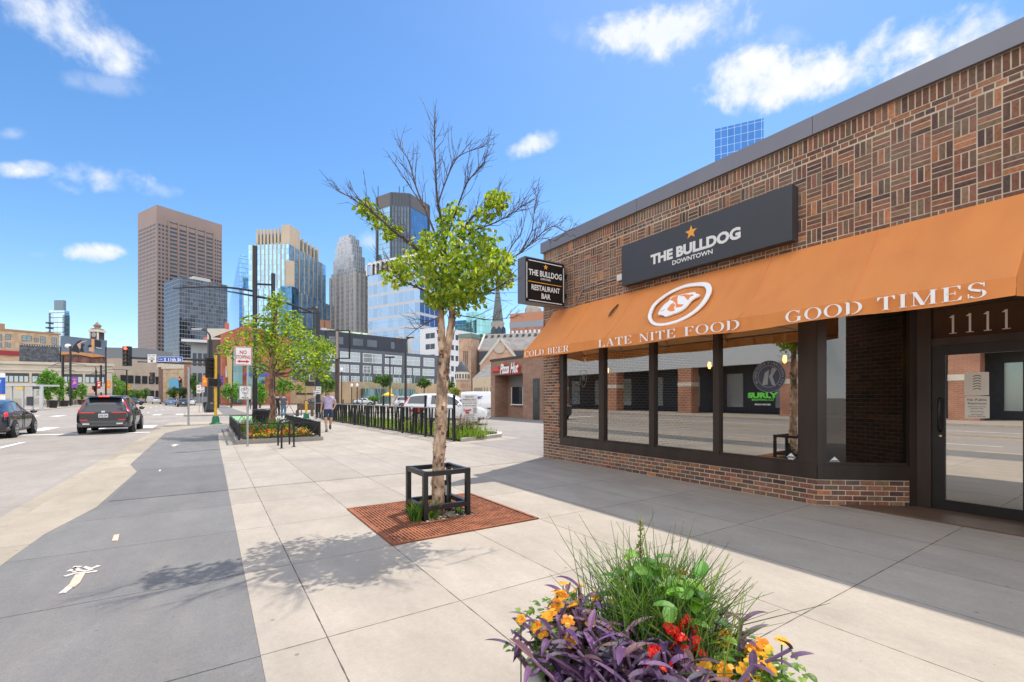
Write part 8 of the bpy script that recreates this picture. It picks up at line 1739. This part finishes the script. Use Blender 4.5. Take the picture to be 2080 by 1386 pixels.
# toward the camera is the -d direction of the view axis
def blade(mb, o, d, up, L, W_, fold, curl, col, n=6):
    d = d.normalized(); x = d.cross(up).normalized(); L_, M_, R_ = [], [], []
    p = o.copy(); dd = d.copy(); s_ = L / n
    for i in range(n + 1):
        f = i / n; w_ = W_ * (math.sin(math.pi * min(1, .12 + f * .88)) ** .75) * (1 - .15 * f); u = x.cross(dd).normalized()
        L_.append(p - x * w_ + u * fold * w_); M_.append(p.copy()); R_.append(p + x * w_ + u * fold * w_)
        dd = (dd + Vector((0, 0, -curl / n))).normalized(); p = p + dd * s_
    for i in range(n):
        mb.face([L_[i], M_[i], M_[i + 1], L_[i + 1]], uv=[(0, 0)] * 4, col=col, sm=True); c2 = tuple(q * .86 for q in col); mb.face([M_[i], R_[i], R_[i + 1], M_[i + 1]], uv=[(0, 0)] * 4, col=c2, sm=True)
PURP = mat("purple_leaf", tint=True, rough=.55, spec=.35, var=.2, vscale=14)
PU = [(0.0825, 0.033, 0.0935), (0.11, 0.0462, 0.127), (0.055, 0.0275, 0.066), (0.143, 0.066, 0.154), (0.121, 0.055, 0.066), (0.077, 0.055, 0.088)]
def purple(label, spots, n, seed, sc=1.0):
    rr = random.Random(seed); t = thing("purple_heart_plant", label, "plant", spots[0]); b = MB(); st_ = MB()
    for i in range(n):
        o = Vector(rr.choice(spots)) + Vector((rr.gauss(0, .07), rr.gauss(0, .07), 0)); h_ = rr.uniform(.05, .25) * sc; ln = Vector((rr.gauss(0, .085), rr.gauss(0, .085), 0)); e_ = o + ln + Vector((0, 0, h_)); st_.tube([o, o.lerp(e_, .5) + Vector((0, 0, .02)), e_], .006, 5, col=jc((.2, .11, .2), .2, rr))
        a0 = rr.uniform(0, 6.283)
        for j in range(rr.choice((3, 4, 5))):
            a = a0 + j * 2.3; d = Vector((math.cos(a), math.sin(a), rr.uniform(.15, .95))); blade(b, e_ - Vector((0, 0, .03 * j)), d, Vector((0, 0, 1)), rr.uniform(.075, .135) * sc, rr.uniform(.0095, .0155) * sc, .45, rr.uniform(.3, 1.5), jc(rr.choice(PU), .25, rr))
    st_.build("stem_mass", PURP, t); b.build("leaves", PURP, t)
cd_ = Vector((FX, FY, 0)).normalized(); lf = Vector((-CY, SY, 0)); nr = -Vector((SY, CY, 0))
def fp(l, n_, z=0): p = Vector((FX, FY, ZP + z)) + lf * (l * (.93 if l > 0 else .68)) + nr * n_; return (p.x, p.y, p.z)
purple("big purple leaved plant spilling over the front left of the flower pot", [fp(.28, .26), fp(.16, .34), fp(.37, .12), fp(.02, .38), fp(.31, .0), fp(.22, .18), fp(.1, .22), fp(.2, .08)], 108, 1)
purple("purple leaved plant at the front middle of the flower pot", [fp(-.08, .36), fp(.06, .28), fp(-.14, .40), fp(-.02, .3)], 30, 2)
purple("purple leaved sprigs at the right rim of the flower pot", [fp(-.34, -.05), fp(-.38, -.16), fp(-.36, .1), fp(-.3, -.2)], 21, 3, .95)
purple("few purple leaves behind the orange flowers at the back left", [fp(.24, -.14), fp(.3, -.06)], 9, 5, .8)
GB = [(0.145, 0.348, 0.058), (0.217, 0.45, 0.0725), (0.102, 0.246, 0.058), (0.087, 0.189, 0.058), (0.29, 0.522, 0.0725)]
def leafy(name, label, spots, n, seed, L, W_, h_, cols, cat="plant", sd=.07):
    rr = random.Random(seed); t = thing(name, label, cat, spots[0]); b = MB()
    for i in range(n):
        o = Vector(rr.choice(spots)) + Vector((rr.gauss(0, sd), rr.gauss(0, sd), rr.uniform(*h_))); a = rr.uniform(0, 6.283); d = Vector((math.cos(a), math.sin(a), rr.uniform(-.2, .7))); s_ = rr.uniform(.7, 1.2); blade(b, o, d, Vector((0, 0, 1)), L * s_, W_ * s_, .22, rr.uniform(.3, 1.3), jc(rr.choice(cols), .2, rr), 5)
    b.build("leaves", LEAF, t); return t
leafy("leafy_green_plant", "tall broad leaved green plant at the centre of the flower pot", [fp(.02, -.08), fp(-.06, -.02), fp(-.0, -.14), fp(-.14, .02), fp(-.1, .12)], 300, 11, .085, .027, (.02, .36), GB, sd=.06)
leafy("leafy_green_plant", "shiny dark green leaves at the pot's front centre below red flowers", [fp(-.02, .22), fp(-.16, .2), fp(.06, .16)], 90, 12, .075, .026, (.02, .16), GB)
leafy("leafy_green_plant", "small light green foliage under the yellow flowers at the pot's left", [fp(.34, -.08), fp(.4, .02), fp(.26, -.18), fp(.36, -.16)], 520, 13, .036, .012, (.0, .17), [(.16, .3, .06), (.12, .24, .05), (.22, .34, .08)])
leafy("leafy_green_plant", "small light green foliage under the orange flowers at the pot's right front", [fp(-.3, .26), fp(-.4, .2), fp(-.44, .1), fp(-.2, .36), fp(-.46, .24)], 620, 14, .036, .013, (-.02, .13), [(.16, .3, .06), (.12, .24, .05), (.22, .34, .08)])
# rush-like grass
rr = random.Random(15); t = thing("rush_grass", "tuft of tall thin upright dark green rush grass in the flower pot", "grass", fp(0, 0)); b = MB(); RG = [(.17, .3, .08), (.24, .38, .11), (.12, .21, .07), (.31, .4, .14)]
for i in range(1250):
    o = Vector(fp(rr.gauss(-.05, .11), rr.gauss(.02, .1), 0)); h_ = rr.uniform(.2, .46) * (1.0 if rr.random() < .9 else 1.25); v = Vector((rr.gauss(0, .22), rr.gauss(0, .22), 1)); cv = Vector((rr.gauss(0, .08), rr.gauss(0, .08), -.03)); b.tube([o, o + v * h_ * .5, o + v * h_ + cv], [.003, .0024, .0008], 3, cap=False, col=jc(rr.choice(RG), .25, rr))
b.build("blades", LEAF, t)
rr = random.Random(16); t = thing("seed_spike", "pale green seed spike standing above the leafy plant", "plant", fp(-.0, -.16)); b = MB(); o = Vector(fp(.0, -.16, .1)); e_ = Vector(fp(-.01, -.2, .5)); b.tube([o, e_], .003, 4, cap=False, col=(.12, .16, .06))
for i in range(60): p = o.lerp(e_, rr.uniform(.6, 1.03)) + rv(rr) * .018; leafquad(b, p, .022, rr, jc((.25, .28, .14), .25, rr), -.2)
b.build("spike", LEAF, t)
def flower(mb, c, n, R_, cols, rr, pet=6, wid=.5):
    n = n.normalized(); x = n.cross(Vector((.3, .2, 1))).normalized(); y = n.cross(x); a0 = rr.uniform(0, 6)
    for k in range(pet):
        a = a0 + k * 2 * math.pi / pet; d = x * math.cos(a) + y * math.sin(a); s_ = x * -math.sin(a) + y * math.cos(a); col = jc(rr.choice(cols), .12, rr); p1, p2 = c + d * R_ * .55 + n * R_ * .28, c + d * R_ + n * R_ * .18 
        mb.face([c, p1 - s_ * R_ * wid * .8, p2 - s_ * R_ * wid * .6, p2 + d * R_ * .06, p2 + s_ * R_ * wid * .6, p1 + s_ * R_ * wid * .8], uv=[(0, 0)] * 6, col=col)
    mb.ell(c + n * R_ * .08, (R_ * .16,) * 3, 6, 4, col=(.75, .5, .04))
def blooms(name, label, spots, n, seed, cols, R_, h_, cat="flowers", pet=5, sd=.06, out=.6):
    rr = random.Random(seed); t = thing(name, label, cat, spots[0]); b = MB(); s2 = MB()
    for i in range(n):
        o = Vector(rr.choice(spots)) + Vector((rr.gauss(0, sd), rr.gauss(0, sd), 0)); c = o + Vector((0, 0, rr.uniform(*h_))); s2.tube([o - Vector((0, 0, .03)), c], .003, 4, cap=False, col=jc((.1, .2, .05), .2, rr)); n_ = Vector((rr.gauss(0, .5), rr.gauss(0, .5), .9)) + nr * .5 + (Vector((c.x - FX, c.y - FY, 0)) * out); flower(b, c, n_, R_ * rr.uniform(.8, 1.2), cols, rr, pet)
    s2.build("stem_mass", LEAF, t); b.build("blossoms", VEIN, t)
YO = [(.85, .38, .02), (.88, .5, .03), (.8, .28, .02)]
blooms("marigold_flowers", "orange-yellow petunia blossoms at the back left of the flower pot", [fp(.36, -.08), fp(.42, .03), fp(.28, -.18)], 28, 21, YO, .023, (.12, .22))
blooms("marigold_flowers", "single bright yellow-orange blossoms among purple leaves at the front left", [fp(.4, .1), fp(.2, .02)], 7, 22, YO, .028, (.16, .24))
blooms("marigold_flowers", "orange-yellow petunia blossoms along the right front rim", [fp(-.3, .28), fp(-.42, .22), fp(-.46, .1), fp(-.14, .4), fp(-.2, .3)], 40, 23, YO, .027, (.06, .16))
RD = [(.75, .02, .02), (.85, .05, .04), (.6, .01, .02)]
def redspike(label, spots, seed):
    rr = random.Random(seed); t = thing("red_salvia", label, "flowers", spots[0]); b = MB(); s2 = MB()
    for s_ in spots:
        o = Vector(s_); s2.tube([o, o + Vector((0, 0, .2))], .004, 4, cap=False, col=(.1, .18, .05))
        for i in range(19): c = o + Vector((rr.gauss(0, .018), rr.gauss(0, .018), rr.uniform(.14, .25))); flower(b, c, rv(rr) + nr * .6 + Vector((0, 0, .4)), rr.uniform(.01, .017), RD, rr, 4, .7)
    s2.build("stem_mass", LEAF, t); b.build("blossoms", VEIN, t)
redspike("bright red flower clusters in the middle front of the flower pot", [fp(.0, .24, .02), fp(-.08, .2, .03), fp(.11, .31, -.02)], 31)
redspike("bright red flowers near the purple sprigs at the pot's right side", [fp(-.3, -.08, .03), fp(-.24, -.16, .06)], 32)
